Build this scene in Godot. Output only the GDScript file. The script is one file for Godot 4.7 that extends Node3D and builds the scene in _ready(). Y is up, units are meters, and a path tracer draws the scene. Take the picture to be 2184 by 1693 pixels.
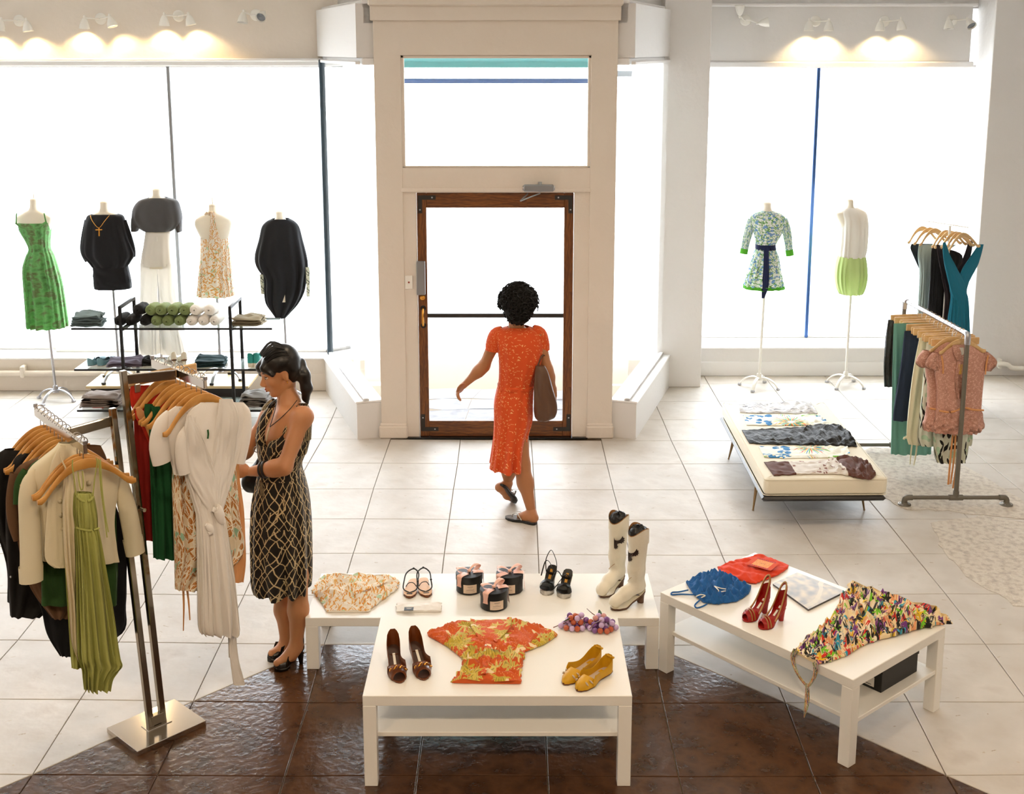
extends Node3D
# A clothes shop seen from a mezzanine: camera and light first, then the room, then the things in it.

const F := 2568.3
const CX := 1092.0
const CY := 602.77
const PITCH := 0.192075
const EYE := Vector3(0, 3.304, 0)
const TILE := 0.61
var CP := cos(PITCH)
var SP := sin(PITCH)
var M := {}
var counts := {}
var rng := RandomNumberGenerator.new()
var nz := FastNoiseLite.new()

func _ready() -> void:
	rng.seed = 7
	nz.seed = 11
	nz.noise_type = FastNoiseLite.TYPE_SIMPLEX
	nz.frequency = 1.0
	nz.fractal_octaves = 2
	set_camera_and_light()
	make_materials()
	build_floor()
	build_room()
	build_outside()
	build_lamps()
	build_tables()
	build_bench()
	build_racks()
	build_shelf()
	build_mannequins()
	build_shopper()
	build_walker()
	build_table_goods()

func set_camera_and_light() -> void:
	var cam := Camera3D.new()
	cam.name = "camera"
	cam.projection = Camera3D.PROJECTION_FRUSTUM
	cam.near = 0.05
	cam.far = 300.0
	cam.size = 0.05 * 1693.0 / F
	cam.frustum_offset = Vector2(0.0, -(846.5 - CY) / F * 0.05)
	cam.position = EYE
	cam.rotation = Vector3(-PITCH, 0, 0)
	cam.current = true
	add_child(cam)
	var we := WorldEnvironment.new()
	we.name = "environment"
	var e := Environment.new()
	e.background_mode = Environment.BG_SKY
	var sky := Sky.new()
	var sm := ProceduralSkyMaterial.new()
	sm.sky_top_color = Color(0.93, 0.965, 1.0)
	sm.sky_horizon_color = Color(1.0, 1.0, 1.0)
	sm.ground_bottom_color = Color(0.9, 0.9, 0.9)
	sm.ground_horizon_color = Color(1.0, 1.0, 1.0)
	sm.sky_energy_multiplier = SKY
	sm.ground_energy_multiplier = SKY
	sky.sky_material = sm
	e.sky = sky
	e.tonemap_mode = Environment.TONE_MAPPER_LINEAR
	e.tonemap_exposure = EXPOSURE
	e.sdfgi_enabled = true
	e.ssao_enabled = true
	e.ssil_enabled = true
	we.environment = e
	add_child(we)

const SKY := 2.6
const EXPOSURE := 1.22
const LAMP_ENERGY := 2.2
const SPOT_ENERGY := 0.4

# ---------------------------------------------------------------- pixels to places
func ray(px: float, py: float) -> Vector3:
	var u := (px - CX) / F
	var v := -(py - CY) / F
	return Vector3(u, v * CP - SP, -v * SP - CP)

func onfloor(px: float, py: float, h := 0.0) -> Vector3:
	var d := ray(px, py)
	return EYE + d * ((h - EYE.y) / d.y)

func atz(px: float, py: float, z: float) -> Vector3:
	var d := ray(px, py)
	return EYE + d * (z / d.z)

func onplane(px: float, py: float, p0: Vector3, n: Vector3) -> Vector3:
	var d := ray(px, py)
	return EYE + d * ((p0 - EYE).dot(n) / d.dot(n))

# ---------------------------------------------------------------- mesh maker
class MB:
	var v := PackedVector3Array()
	var n := PackedVector3Array()
	var uv := PackedVector2Array()
	var ix := PackedInt32Array()

	func tri(a: Vector3, b: Vector3, c: Vector3) -> void:
		var nn := (c - a).cross(b - a).normalized()
		var s := v.size()
		v.append_array([a, b, c])
		n.append_array([nn, nn, nn])
		uv.append_array([Vector2.ZERO, Vector2.ZERO, Vector2.ZERO])
		ix.append_array([s, s + 1, s + 2])

	func quad(a: Vector3, b: Vector3, c: Vector3, d: Vector3, full_uv := false) -> void:
		var nn := (c - a).cross(b - a).normalized()
		if nn == Vector3.ZERO:
			nn = (d - a).cross(c - a).normalized()
		var s := v.size()
		v.append_array([a, b, c, d])
		n.append_array([nn, nn, nn, nn])
		var lu := a.distance_to(b)
		var lv := a.distance_to(d)
		if full_uv:
			lu = 1.0
			lv = 1.0
		uv.append_array([Vector2(0, 0), Vector2(lu, 0), Vector2(lu, lv), Vector2(0, lv)])
		ix.append_array([s, s + 1, s + 2, s, s + 2, s + 3])

	# a box with chamfered edges
	func box(c: Vector3, size: Vector3, b := Basis.IDENTITY, bevel := 0.0) -> void:
		var h := size * 0.5
		var k: float = minf(bevel, minf(h.x, minf(h.y, h.z)) * 0.9)
		var ax := [Vector3(1, 0, 0), Vector3(0, 1, 0), Vector3(0, 0, 1)]
		for i in 3:
			var u: Vector3 = ax[(i + 1) % 3]
			var w: Vector3 = ax[(i + 2) % 3]
			var hu: float = h[(i + 1) % 3] - k
			var hw: float = h[(i + 2) % 3] - k
			for s in [-1.0, 1.0]:
				var o: Vector3 = ax[i] * h[i] * s
				var q := [o - u * hu - w * hw, o + u * hu - w * hw, o + u * hu + w * hw, o - u * hu + w * hw]
				if s > 0:
					q.reverse()
				quad(c + b * q[0], c + b * q[1], c + b * q[2], c + b * q[3])
		if k <= 0.0:
			return
		for i in 3:
			var a0: int = (i + 1) % 3
			var a1: int = (i + 2) % 3
			var l: float = h[i] - k
			for s0 in [-1.0, 1.0]:
				for s1 in [-1.0, 1.0]:
					var p: Vector3 = ax[a0] * h[a0] * s0 + ax[a1] * (h[a1] - k) * s1
					var q2: Vector3 = ax[a0] * (h[a0] - k) * s0 + ax[a1] * h[a1] * s1
					var e: Vector3 = ax[i] * l
					if s0 * s1 > 0:
						quad(c + b * (p - e), c + b * (p + e), c + b * (q2 + e), c + b * (q2 - e))
					else:
						quad(c + b * (p + e), c + b * (p - e), c + b * (q2 - e), c + b * (q2 + e))
		for sx in [-1.0, 1.0]:
			for sy in [-1.0, 1.0]:
				for sz in [-1.0, 1.0]:
					var pa := Vector3(h.x * sx, (h.y - k) * sy, (h.z - k) * sz)
					var pb := Vector3((h.x - k) * sx, h.y * sy, (h.z - k) * sz)
					var pc := Vector3((h.x - k) * sx, (h.y - k) * sy, h.z * sz)
					if sx * sy * sz > 0:
						tri(c + b * pa, c + b * pc, c + b * pb)
					else:
						tri(c + b * pa, c + b * pb, c + b * pc)

	# rows of points joined into a smooth sheet; closed joins the last column to the first
	func grid(rows: Array, closed := false, us := 1.0, flip := false) -> void:
		var m := rows.size()
		if m < 2:
			return
		var k: int = rows[0].size()
		var cols := k + 1 if closed else k
		var s := v.size()
		var vv := 0.0
		for i in m:
			if i > 0:
				vv += (rows[i][0] as Vector3).distance_to(rows[i - 1][0])
			var r0: PackedVector3Array = rows[maxi(i - 1, 0)]
			var r1: PackedVector3Array = rows[mini(i + 1, m - 1)]
			var r: PackedVector3Array = rows[i]
			for j in cols:
				var jj := j % k
				var ja := (j - 1 + k) % k if closed else maxi(j - 1, 0)
				var jb := (j + 1) % k if closed else mini(j + 1, k - 1)
				var du := r[jb] - r[ja]
				var dv := r1[jj] - r0[jj]
				var nn := dv.cross(du)
				if nn.length_squared() < 1e-16:
					var q: PackedVector3Array = rows[1] if i == 0 else rows[m - 2] if i == m - 1 else r
					du = q[jb] - q[ja]
					nn = dv.cross(du)
				nn = nn.normalized()
				v.append(r[jj])
				n.append(-nn if flip else nn)
				uv.append(Vector2(us * j / float(cols - 1), vv))
		for i in m - 1:
			for j in cols - 1:
				var a := s + i * cols + j
				if flip:
					ix.append_array([a, a + cols, a + 1, a + 1, a + cols, a + cols + 1])
				else:
					ix.append_array([a, a + 1, a + cols, a + 1, a + cols + 1, a + cols])

	func fan(ring: PackedVector3Array, c: Vector3, flip := false) -> void:
		for i in ring.size():
			var a := ring[i]
			var b := ring[(i + 1) % ring.size()]
			if flip:
				tri(c, b, a)
			else:
				tri(c, a, b)

	func tube(path: Array, radius, seg := 8, caps := true, squash := 1.0, side := Vector3.ZERO) -> void:
		var rows := []
		var m := path.size()
		var prev := Vector3.ZERO
		for i in m:
			var t: Vector3 = (path[mini(i + 1, m - 1)] - path[maxi(i - 1, 0)])
			t = t.normalized()
			var u: Vector3
			if side != Vector3.ZERO:
				u = (side - t * side.dot(t)).normalized()
			elif prev == Vector3.ZERO:
				u = t.cross(Vector3.UP if absf(t.y) < 0.9 else Vector3.RIGHT).normalized()
			else:
				u = (prev - t * prev.dot(t)).normalized()
			prev = u
			var w := t.cross(u).normalized()
			var r: float = radius[i] if radius is Array or radius is PackedFloat32Array else radius
			var ring := PackedVector3Array()
			for j in seg:
				var a := TAU * j / seg
				ring.append((path[i] as Vector3) + u * cos(a) * r + w * sin(a) * r * squash)
			rows.append(ring)
		grid(rows, true, 1.0, true)
		if caps:
			fan(rows[0], path[0], false)
			fan(rows[m - 1], path[m - 1], true)

	# profile of Vector2(radius, height) turned round xf's y axis
	func lathe(profile: Array, seg := 16, xf := Transform3D.IDENTITY) -> void:
		var rows := []
		for p in profile:
			var ring := PackedVector3Array()
			for j in seg:
				var a := TAU * j / seg
				ring.append(xf * Vector3(cos(a) * p.x, p.y, sin(a) * p.x))
			rows.append(ring)
		grid(rows, true)

	func ball(c: Vector3, r: Vector3, seg := 10, b := Basis.IDENTITY) -> void:
		var rows := []
		var m := maxi(4, seg / 2)
		for i in m + 1:
			var th := PI * i / m
			var ring := PackedVector3Array()
			for j in seg:
				var a := TAU * j / seg
				ring.append(c + b * Vector3(r.x * sin(th) * cos(a), r.y * cos(th), r.z * sin(th) * sin(a)))
			rows.append(ring)
		grid(rows, true, 1.0, true)

	# a flat outline given thickness: poly in xf's xy plane, from z = 0 to z = -depth
	func prism(poly: PackedVector2Array, depth: float, xf := Transform3D.IDENTITY, uvs := 1.0) -> void:
		var p := poly
		if Geometry2D.is_polygon_clockwise(p):
			p = p.duplicate()
			p.reverse()
		var t := Geometry2D.triangulate_polygon(p)
		for face in 2:
			var z := 0.0 if face == 0 else -depth
			var nn := xf.basis * Vector3(0, 0, 1 if face == 0 else -1)
			var s := v.size()
			for q in p:
				v.append(xf * Vector3(q.x, q.y, z))
				n.append(nn.normalized())
				uv.append(q * uvs)
			for i in range(0, t.size(), 3):
				var a := p[t[i]]
				var b := p[t[i + 1]]
				var c := p[t[i + 2]]
				var cw := (b - a).cross(c - a) < 0
				if cw == (face == 0):
					ix.append_array([s + t[i], s + t[i + 1], s + t[i + 2]])
				else:
					ix.append_array([s + t[i], s + t[i + 2], s + t[i + 1]])
		for i in p.size():
			var a := p[i]
			var b := p[(i + 1) % p.size()]
			quad(xf * Vector3(a.x, a.y, 0), xf * Vector3(b.x, b.y, 0), xf * Vector3(b.x, b.y, -depth), xf * Vector3(a.x, a.y, -depth))

	func add(o: MB, xf: Transform3D) -> void:
		var s := v.size()
		for i in o.v.size():
			v.append(xf * o.v[i])
			n.append((xf.basis * o.n[i]).normalized())
		uv.append_array(o.uv)
		for i in o.ix:
			ix.append(s + i)

	func mesh(origin := Vector3.ZERO) -> ArrayMesh:
		var vv := v.duplicate()
		if origin != Vector3.ZERO:
			for i in vv.size():
				vv[i] -= origin
		var arr := []
		arr.resize(Mesh.ARRAY_MAX)
		arr[Mesh.ARRAY_VERTEX] = vv
		arr[Mesh.ARRAY_NORMAL] = n
		arr[Mesh.ARRAY_TEX_UV] = uv
		arr[Mesh.ARRAY_INDEX] = ix
		var am := ArrayMesh.new()
		am.add_surface_from_arrays(Mesh.PRIMITIVE_TRIANGLES, arr)
		return am

# ---------------------------------------------------------------- things and parts
func numbered(called: String) -> String:
	var k: int = counts.get(called, 0)
	counts[called] = k + 1
	return called if k == 0 else "%s_%03d" % [called, k]

func tag(o: Node, label: String, category: String, group := "") -> void:
	o.set_meta("label", label)
	o.set_meta("category", category)
	if group:
		o.set_meta("group", group)

func thing(called: String, label: String, category: String, at := Vector3.ZERO, group := "") -> Node3D:
	var o := Node3D.new()
	o.name = numbered(called)
	add_child(o)
	o.position = at
	o.set_meta("origin", at)
	tag(o, label, category, group)
	return o

func copy_of(src: Node3D, xf: Transform3D, label: String, group := "") -> Node3D:
	var base: String = String(src.name).rstrip("0123456789").trim_suffix("_")
	var o: Node3D = src.duplicate()
	o.name = numbered(base)
	add_child(o)
	o.transform = xf
	o.set_meta("label", label)
	if group:
		o.set_meta("group", group)
	return o

# a mesh given in world places, as a part of its thing
func part(mb: MB, called: String, mat: Material, parent: Node3D, label := "") -> MeshInstance3D:
	var o := MeshInstance3D.new()
	o.name = called
	var org: Vector3 = parent.get_meta("origin", Vector3.ZERO)
	o.mesh = mb.mesh(org)
	o.material_override = mat
	o.set_meta("origin", org)
	if label:
		o.set_meta("label", label)
	parent.add_child(o, true)
	return o

func single(mb: MB, called: String, mat: Material, label: String, category: String, at: Vector3, group := "") -> MeshInstance3D:
	var o := MeshInstance3D.new()
	o.name = numbered(called)
	o.mesh = mb.mesh(at)
	o.position = at
	o.material_override = mat
	o.set_meta("origin", at)
	add_child(o)
	tag(o, label, category, group)
	return o

func struct(called: String, mb: MB, mat: Material) -> MeshInstance3D:
	var o := MeshInstance3D.new()
	o.name = called
	o.mesh = mb.mesh()
	o.material_override = mat
	o.set_meta("kind", "structure")
	o.set_meta("origin", Vector3.ZERO)
	add_child(o)
	return o

# ---------------------------------------------------------------- curves and lofts
func cat(a: float, b: float, c: float, d: float, t: float) -> float:
	return 0.5 * ((2.0 * b) + (c - a) * t + (2.0 * a - 5.0 * b + 4.0 * c - d) * t * t + (3.0 * b - a - 3.0 * c + d) * t * t * t)

# number rows (arrays of equal length) smoothed into sub rows between each pair
func smooth_rows(rows: Array, sub: int) -> Array:
	var out := []
	var m := rows.size()
	for i in m - 1:
		for k in sub:
			var t := k / float(sub)
			var r := []
			for j in rows[0].size():
				r.append(cat(rows[maxi(i - 1, 0)][j], rows[i][j], rows[i + 1][j], rows[mini(i + 2, m - 1)][j], t))
			out.append(r)
	out.append(rows[m - 1].duplicate())
	return out

func smooth_path(pts: Array, sub: int) -> Array:
	var out := []
	var m := pts.size()
	for i in m - 1:
		for k in sub:
			var t := k / float(sub)
			var a: Vector3 = pts[maxi(i - 1, 0)]
			var b: Vector3 = pts[i]
			var c: Vector3 = pts[i + 1]
			var d: Vector3 = pts[mini(i + 2, m - 1)]
			out.append(b.cubic_interpolate(c, a, d, t))
	out.append(pts[m - 1])
	return out

# A garment body: rows of [left, right, half depth, fold depth] with left and right as points, n the way its front faces.
# folds = [count across, change down], power squares the section, off sets each row towards n.
func cloth_rings(mb: MB, rows: Array, n: Vector3, seg: int, folds := [7.0, 1.0], seed := 0.0, power := 0.8, cap_top := false, cap_bottom := false) -> Array:
	var rings := []
	var circ := 0.0
	for i in rows.size():
		var l: Vector3 = rows[i][0]
		var r: Vector3 = rows[i][1]
		var c := (l + r) * 0.5
		var half := (r - l) * 0.5
		var b: float = rows[i][2]
		var amp: float = rows[i][3]
		var ring := PackedVector3Array()
		for j in seg:
			var a := TAU * j / seg
			var ca := cos(a)
			var sa := sin(a)
			var ex := signf(ca) * pow(absf(ca), power)
			var ey := signf(sa) * pow(absf(sa), power)
			var w := 0.0
			if amp != 0.0:
				w = 1.6 * amp * nz.get_noise_3d(cos(a) * folds[0] * 0.5 + seed, sin(a) * folds[0] * 0.35, i * folds[1] / rows.size() * 3.0 + seed * 1.7)
				w += 0.8 * amp * sin(a * folds[0] * 2.0 + seed * 3.0 + 1.5 * sin(i * 0.13 * folds[1] + seed))
			ring.append(c + half * ex * (1.0 + 0.25 * w / maxf(half.length(), 0.02)) + n * (b * ey + w * (0.35 + 0.65 * absf(sa))))
		circ = maxf(circ, half.length() * 4.2)
		rings.append(ring)
	mb.grid(rings, true, circ, true)
	if cap_top:
		mb.fan(rings[0], centre(rings[0]), true)
	if cap_bottom:
		mb.fan(rings[-1], centre(rings[-1]), false)
	return rings

func centre(r: PackedVector3Array) -> Vector3:
	var c := Vector3.ZERO
	for p in r:
		c += p
	return c / r.size()

# pixel rows [y, x left, x right, half depth, fold] on the upright plane through p0 facing n; y may be [yl, yr]
func hung(mb: MB, rows: Array, p0: Vector3, n: Vector3, seg := 40, sub := 4, folds := [7.0, 1.0], seed := 0.0, power := 0.8, cap_top := false, cap_bottom := false) -> Array:
	var out := []
	for r in smooth_rows(rows, sub):
		var k := 1 if r.size() == 6 else 0
		out.append([onplane(r[1 + k], r[0], p0, n), onplane(r[2 + k], r[k], p0, n), r[3 + k], r[4 + k]])
	return cloth_rings(mb, out, n, seg, folds, seed, power, cap_top, cap_bottom)

# the same lying on a level at height h: rows [yl, xl, yr, xr, half depth, fold]
func laid(mb: MB, rows: Array, h: float, seg := 48, sub := 4, folds := [7.0, 6.0], seed := 0.0, power := 0.55) -> Array:
	var out := []
	for r in smooth_rows(rows, sub):
		var l := onfloor(r[1], r[0], h)
		var q := onfloor(r[3], r[2], h)
		var th: float = r[4] * 0.5
		l.y += th
		q.y += th
		out.append([l, q, th, r[5] * 1.3])
	var rings := []
	var seedv := seed
	for i in out.size():
		var l: Vector3 = out[i][0]
		var q: Vector3 = out[i][1]
		var b: float = out[i][2]
		var amp: float = out[i][3]
		var half := (q - l) * 0.5
		var c := (q + l) * 0.5
		var ring := PackedVector3Array()
		for j in seg:
			var a := TAU * j / seg
			var ca := cos(a)
			var sa := sin(a)
			var ex := signf(ca) * pow(absf(ca), 0.8)
			var ey := signf(sa) * pow(absf(sa), power)
			var p := c + half * ex
			var w := 0.0
			if sa > 0.0:
				w = amp * pow(sa, 0.5) * (absf(nz.get_noise_3d(p.x * folds[0], seedv, p.z * folds[1])) * 1.6 + 0.5 * nz.get_noise_3d(p.x * folds[0] * 2.3, seedv + 5.0, p.z * folds[1] * 2.3))
			var edge := 1.0 + 0.06 * nz.get_noise_2d(i * 0.35, seedv + (0.0 if ca > 0 else 9.0)) * absf(ca)
			ring.append(c + half * ex * edge + Vector3(0, b * ey + maxf(w, -b * 0.6), 0))
		rings.append(ring)
	mb.grid(rings, true, 1.0, true)
	# width and length in metres as texture places
	var s := mb.v.size() - rings.size() * (seg + 1)
	for i in range(s, mb.v.size()):
		mb.uv[i] = Vector2(mb.v[i].x, mb.v[i].z)
	mb.fan(rings[0], centre(rings[0]), true)
	mb.fan(rings[-1], centre(rings[-1]), false)
	return rings

func basis_to(dir: Vector3, up := Vector3.UP) -> Basis:
	# x along dir, y as near up as can be
	var x := dir.normalized()
	var z := x.cross(up).normalized()
	return Basis(x, z.cross(x), z)

# ---------------------------------------------------------------- materials
func mat(color: Color, rough := 0.8, metal := 0.0) -> StandardMaterial3D:
	var m := StandardMaterial3D.new()
	m.albedo_color = color
	m.roughness = rough
	m.metallic = metal
	m.cull_mode = BaseMaterial3D.CULL_DISABLED
	return m

func fabric(color: Color, weave := true, back := 0.0) -> StandardMaterial3D:
	var m := mat(color, 0.85)
	m.rim_enabled = true
	m.rim = 0.25
	if back > 0.0:
		m.backlight_enabled = true
		m.backlight = Color(color.r * back, color.g * back, color.b * back)
	if weave:
		m.normal_enabled = true
		m.normal_texture = M.weave_normal
		m.normal_scale = 0.35
		m.uv1_triplanar = true
		m.uv1_scale = Vector3(9, 9, 9)
	return m

func printed(tex: Texture2D, per_metre := 3.0, back := 0.0, rough := 0.8) -> StandardMaterial3D:
	var m := mat(Color.WHITE, rough)
	m.albedo_texture = tex
	m.uv1_scale = Vector3(per_metre, per_metre, 1)
	m.rim_enabled = true
	m.rim = 0.2
	if back > 0.0:
		m.backlight_enabled = true
		m.backlight = Color(back, back, back)
	return m

func triplanar(m: StandardMaterial3D, per_metre: float, world := false) -> StandardMaterial3D:
	m.uv1_triplanar = true
	m.uv1_world_triplanar = world
	m.uv1_scale = Vector3(per_metre, per_metre, per_metre)
	return m

func noise_image(size: int, freq: float, seed: int, oct := 4, ty := FastNoiseLite.TYPE_SIMPLEX_SMOOTH) -> Image:
	var f := FastNoiseLite.new()
	f.seed = seed
	f.noise_type = ty
	f.frequency = freq
	f.fractal_octaves = oct
	return f.get_seamless_image(size, size)

func normal_tex(size: int, freq: float, seed: int, strength: float, oct := 4) -> ImageTexture:
	var im := noise_image(size, freq, seed, oct)
	im.convert(Image.FORMAT_RGBA8)
	im.bump_map_to_normal_map(strength)
	return ImageTexture.create_from_image(im)

# colour picked along a ramp by noise
func ramp_tex(size: int, freq: float, seed: int, colors: Array, oct := 5, stretch := Vector2.ONE) -> ImageTexture:
	var f := FastNoiseLite.new()
	f.seed = seed
	f.noise_type = FastNoiseLite.TYPE_SIMPLEX_SMOOTH
	f.frequency = freq
	f.fractal_octaves = oct
	var im := f.get_seamless_image(size, size)
	var out := Image.create(size, size, false, Image.FORMAT_RGB8)
	var last := colors.size() - 1
	for y in size:
		for x in size:
			var g := im.get_pixel(int(x * stretch.x) % size, int(y * stretch.y) % size).r * last
			var k := clampi(int(g), 0, last - 1)
			out.set_pixel(x, y, (colors[k] as Color).lerp(colors[k + 1], g - k))
	return ImageTexture.create_from_image(out)

# a soft-edged stroke on a wrapping image
func stroke(im: Image, pts: Array, w0: float, w1: float, c: Color) -> void:
	var s := im.get_width()
	for k in pts.size() - 1:
		var a: Vector2 = pts[k]
		var b: Vector2 = pts[k + 1]
		var steps := maxi(1, int(a.distance_to(b) / 0.9))
		for i in steps:
			var t := (k + i / float(steps)) / (pts.size() - 1)
			var r := lerpf(w0, w1, t) * 0.5
			disc(im, a.lerp(b, i / float(steps)), r, c, s)

func disc(im: Image, p: Vector2, r: float, c: Color, s: int) -> void:
	var rr := maxf(r, 0.5)
	for y in range(floori(p.y - rr), ceili(p.y + rr) + 1):
		for x in range(floori(p.x - rr), ceili(p.x + rr) + 1):
			if Vector2(x - p.x, y - p.y).length_squared() <= rr * rr:
				im.set_pixel(posmod(x, s), posmod(y, s), c)

func petal(im: Image, p: Vector2, ang: float, length: float, width: float, c: Color) -> void:
	var d := Vector2.from_angle(ang)
	var n := maxi(3, int(length / 1.2))
	for i in n + 1:
		var t := i / float(n)
		disc(im, p + d * length * t, width * sin(PI * clampf(t * 0.9 + 0.08, 0, 1)) * 0.5, c, im.get_width())

func blank(size: int, c: Color) -> Image:
	var im := Image.create(size, size, false, Image.FORMAT_RGB8)
	im.fill(c)
	return im

func tex(im: Image) -> ImageTexture:
	return ImageTexture.create_from_image(im)

func rv(s: float) -> Vector2:
	return Vector2(rng.randf() * s, rng.randf() * s)

func make_materials() -> void:
	M.weave_normal = normal_tex(256, 0.09, 3, 2.0, 2)
	M.fine_normal = normal_tex(512, 0.05, 4, 3.0, 4)
	M.crumple_normal = normal_tex(512, 0.012, 5, 10.0, 3)
	# plaster and paint
	M.wall = triplanar(mat(Color(0.89, 0.88, 0.87), 0.6), 1.2, true)
	M.wall.normal_enabled = true
	M.wall.normal_texture = normal_tex(512, 0.02, 6, 3.0, 5)
	M.wall.normal_scale = 0.35
	M.wall_cream = M.wall.duplicate()
	M.wall_cream.albedo_color = Color(0.89, 0.85, 0.8)
	M.trim_white = M.wall.duplicate()
	M.trim_white.albedo_color = Color(0.93, 0.925, 0.92)
	M.trim_white.roughness = 0.4
	M.ceiling = mat(Color(0.93, 0.92, 0.9), 0.9)
	# floor tiles
	var beige := ramp_tex(512, 0.008, 21, [Color(0.75, 0.715, 0.67), Color(0.775, 0.745, 0.705), Color(0.79, 0.765, 0.73), Color(0.81, 0.785, 0.75), Color(0.765, 0.73, 0.69)])
	var bi := beige.get_image()
	rng.seed = 31
	for k in 60:
		var p := rv(512)
		var c := Color(0.62, 0.55, 0.46).lerp(Color(0.78, 0.73, 0.66), rng.randf())
		stroke(bi, [p, p + Vector2(rng.randf_range(-9, 9), rng.randf_range(-4, 4))], rng.randf_range(1, 3), 1, c)
	M.tile = triplanar(mat(Color.WHITE, 0.5), 0.55, true)
	M.tile.albedo_texture = tex(bi)
	M.tile.normal_enabled = true
	M.tile.normal_texture = normal_tex(512, 0.02, 8, 2.5, 5)
	M.tile.normal_scale = 0.25
	M.brown = triplanar(mat(Color.WHITE, 0.2), 0.8, true)
	M.brown.albedo_texture = ramp_tex(512, 0.012, 22, [Color(0.2, 0.125, 0.07), Color(0.27, 0.17, 0.095), Color(0.33, 0.215, 0.125), Color(0.25, 0.155, 0.09)])
	M.brown.normal_enabled = true
	M.brown.normal_texture = normal_tex(512, 0.05, 9, 2.0, 4)
	M.brown.normal_scale = 0.22
	M.grout = mat(Color(0.5, 0.44, 0.36), 0.9)
	M.concrete = triplanar(mat(Color.WHITE, 0.85), 1.0, true)
	M.concrete.albedo_texture = ramp_tex(512, 0.03, 23, [Color(0.66, 0.63, 0.6), Color(0.78, 0.74, 0.69), Color(0.85, 0.82, 0.77), Color(0.8, 0.76, 0.7)])
	M.concrete.normal_enabled = true
	M.concrete.normal_texture = normal_tex(512, 0.11, 10, 3.0, 4)
	M.slate = triplanar(mat(Color.WHITE, 0.7), 1.0, true)
	M.slate.albedo_texture = ramp_tex(256, 0.02, 24, [Color(0.5, 0.5, 0.52), Color(0.6, 0.6, 0.61), Color(0.56, 0.56, 0.58)])
	M.slate.metallic_specular = 0.12
	M.slate.roughness = 0.95
	M.street = mat(Color(0.93, 0.93, 0.92), 0.9)
	# metals
	M.chrome = mat(Color(0.83, 0.8, 0.76), 0.12, 1.0)
	M.dark_chrome = mat(Color(0.62, 0.58, 0.52), 0.15, 1.0)
	M.steel = mat(Color(0.72, 0.72, 0.74), 0.3, 1.0)
	M.alu = mat(Color(0.62, 0.63, 0.64), 0.4, 0.8)
	M.alu_blue = mat(Color(0.25, 0.38, 0.6), 0.3, 0.6)
	M.alu_dark = mat(Color(0.22, 0.27, 0.31), 0.4, 0.5)
	M.black_metal = mat(Color(0.08, 0.08, 0.085), 0.35, 0.3)
	M.iron = mat(Color(0.24, 0.23, 0.22), 0.6, 0.6)
	M.pipe = triplanar(mat(Color(0.48, 0.46, 0.42), 0.5, 0.7), 6)
	M.brass = mat(Color(0.86, 0.62, 0.28), 0.25, 1.0)
	M.wire = mat(Color(0.7, 0.68, 0.66), 0.25, 1.0)
	M.white_metal = mat(Color(0.94, 0.93, 0.9), 0.4)
	# wood
	var wim := Image.create(256, 512, false, Image.FORMAT_RGB8)
	for y in 512:
		for x in 256:
			var g := 0.5 + 0.5 * nz.get_noise_2d(x * 0.045 + 0.6 * nz.get_noise_2d(x * 0.01, y * 0.006), y * 0.004)
			var h := nz.get_noise_2d(x * 0.31, y * 0.02)
			var v := clampf(g * 0.8 + h * 0.3 + 0.1, 0, 1)
			wim.set_pixel(x, y, Color(0.29, 0.155, 0.06).lerp(Color(0.56, 0.34, 0.145), v))
	M.door_wood = mat(Color.WHITE, 0.45)
	M.door_wood.albedo_texture = tex(wim)
	M.door_wood.uv1_scale = Vector3(3.5, 1.2, 1)
	M.door_wood_across = M.door_wood.duplicate()
	var wim2: Image = wim.duplicate()
	wim2.rotate_90(CLOCKWISE)
	M.door_wood_across.albedo_texture = tex(wim2)
	M.door_wood_across.uv1_scale = Vector3(1.2, 3.5, 1)
	M.hanger = triplanar(mat(Color.WHITE, 0.4), 2.0)
	M.hanger.albedo_texture = ramp_tex(256, 0.02, 25, [Color(0.7, 0.47, 0.2), Color(0.8, 0.57, 0.28), Color(0.86, 0.65, 0.36)])
	M.hanger_pale = M.hanger.duplicate()
	M.hanger_pale.albedo_texture = ramp_tex(256, 0.02, 26, [Color(0.78, 0.62, 0.4), Color(0.85, 0.7, 0.48), Color(0.9, 0.77, 0.57)])
	M.table = mat(Color(0.945, 0.935, 0.905), 0.3)
	M.pale_wood = mat(Color(0.86, 0.76, 0.58), 0.4)
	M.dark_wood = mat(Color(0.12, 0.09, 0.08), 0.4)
	# glass
	M.glass = mat(Color(0.97, 0.99, 1.0, 0.06), 0.02)
	M.glass.transparency = BaseMaterial3D.TRANSPARENCY_ALPHA
	M.shelf_glass = mat(Color(0.9, 0.97, 0.95, 0.22), 0.05)
	M.shelf_glass.transparency = BaseMaterial3D.TRANSPARENCY_ALPHA
	M.form = mat(Color(0.93, 0.9, 0.83), 0.6)
	make_prints()

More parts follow.
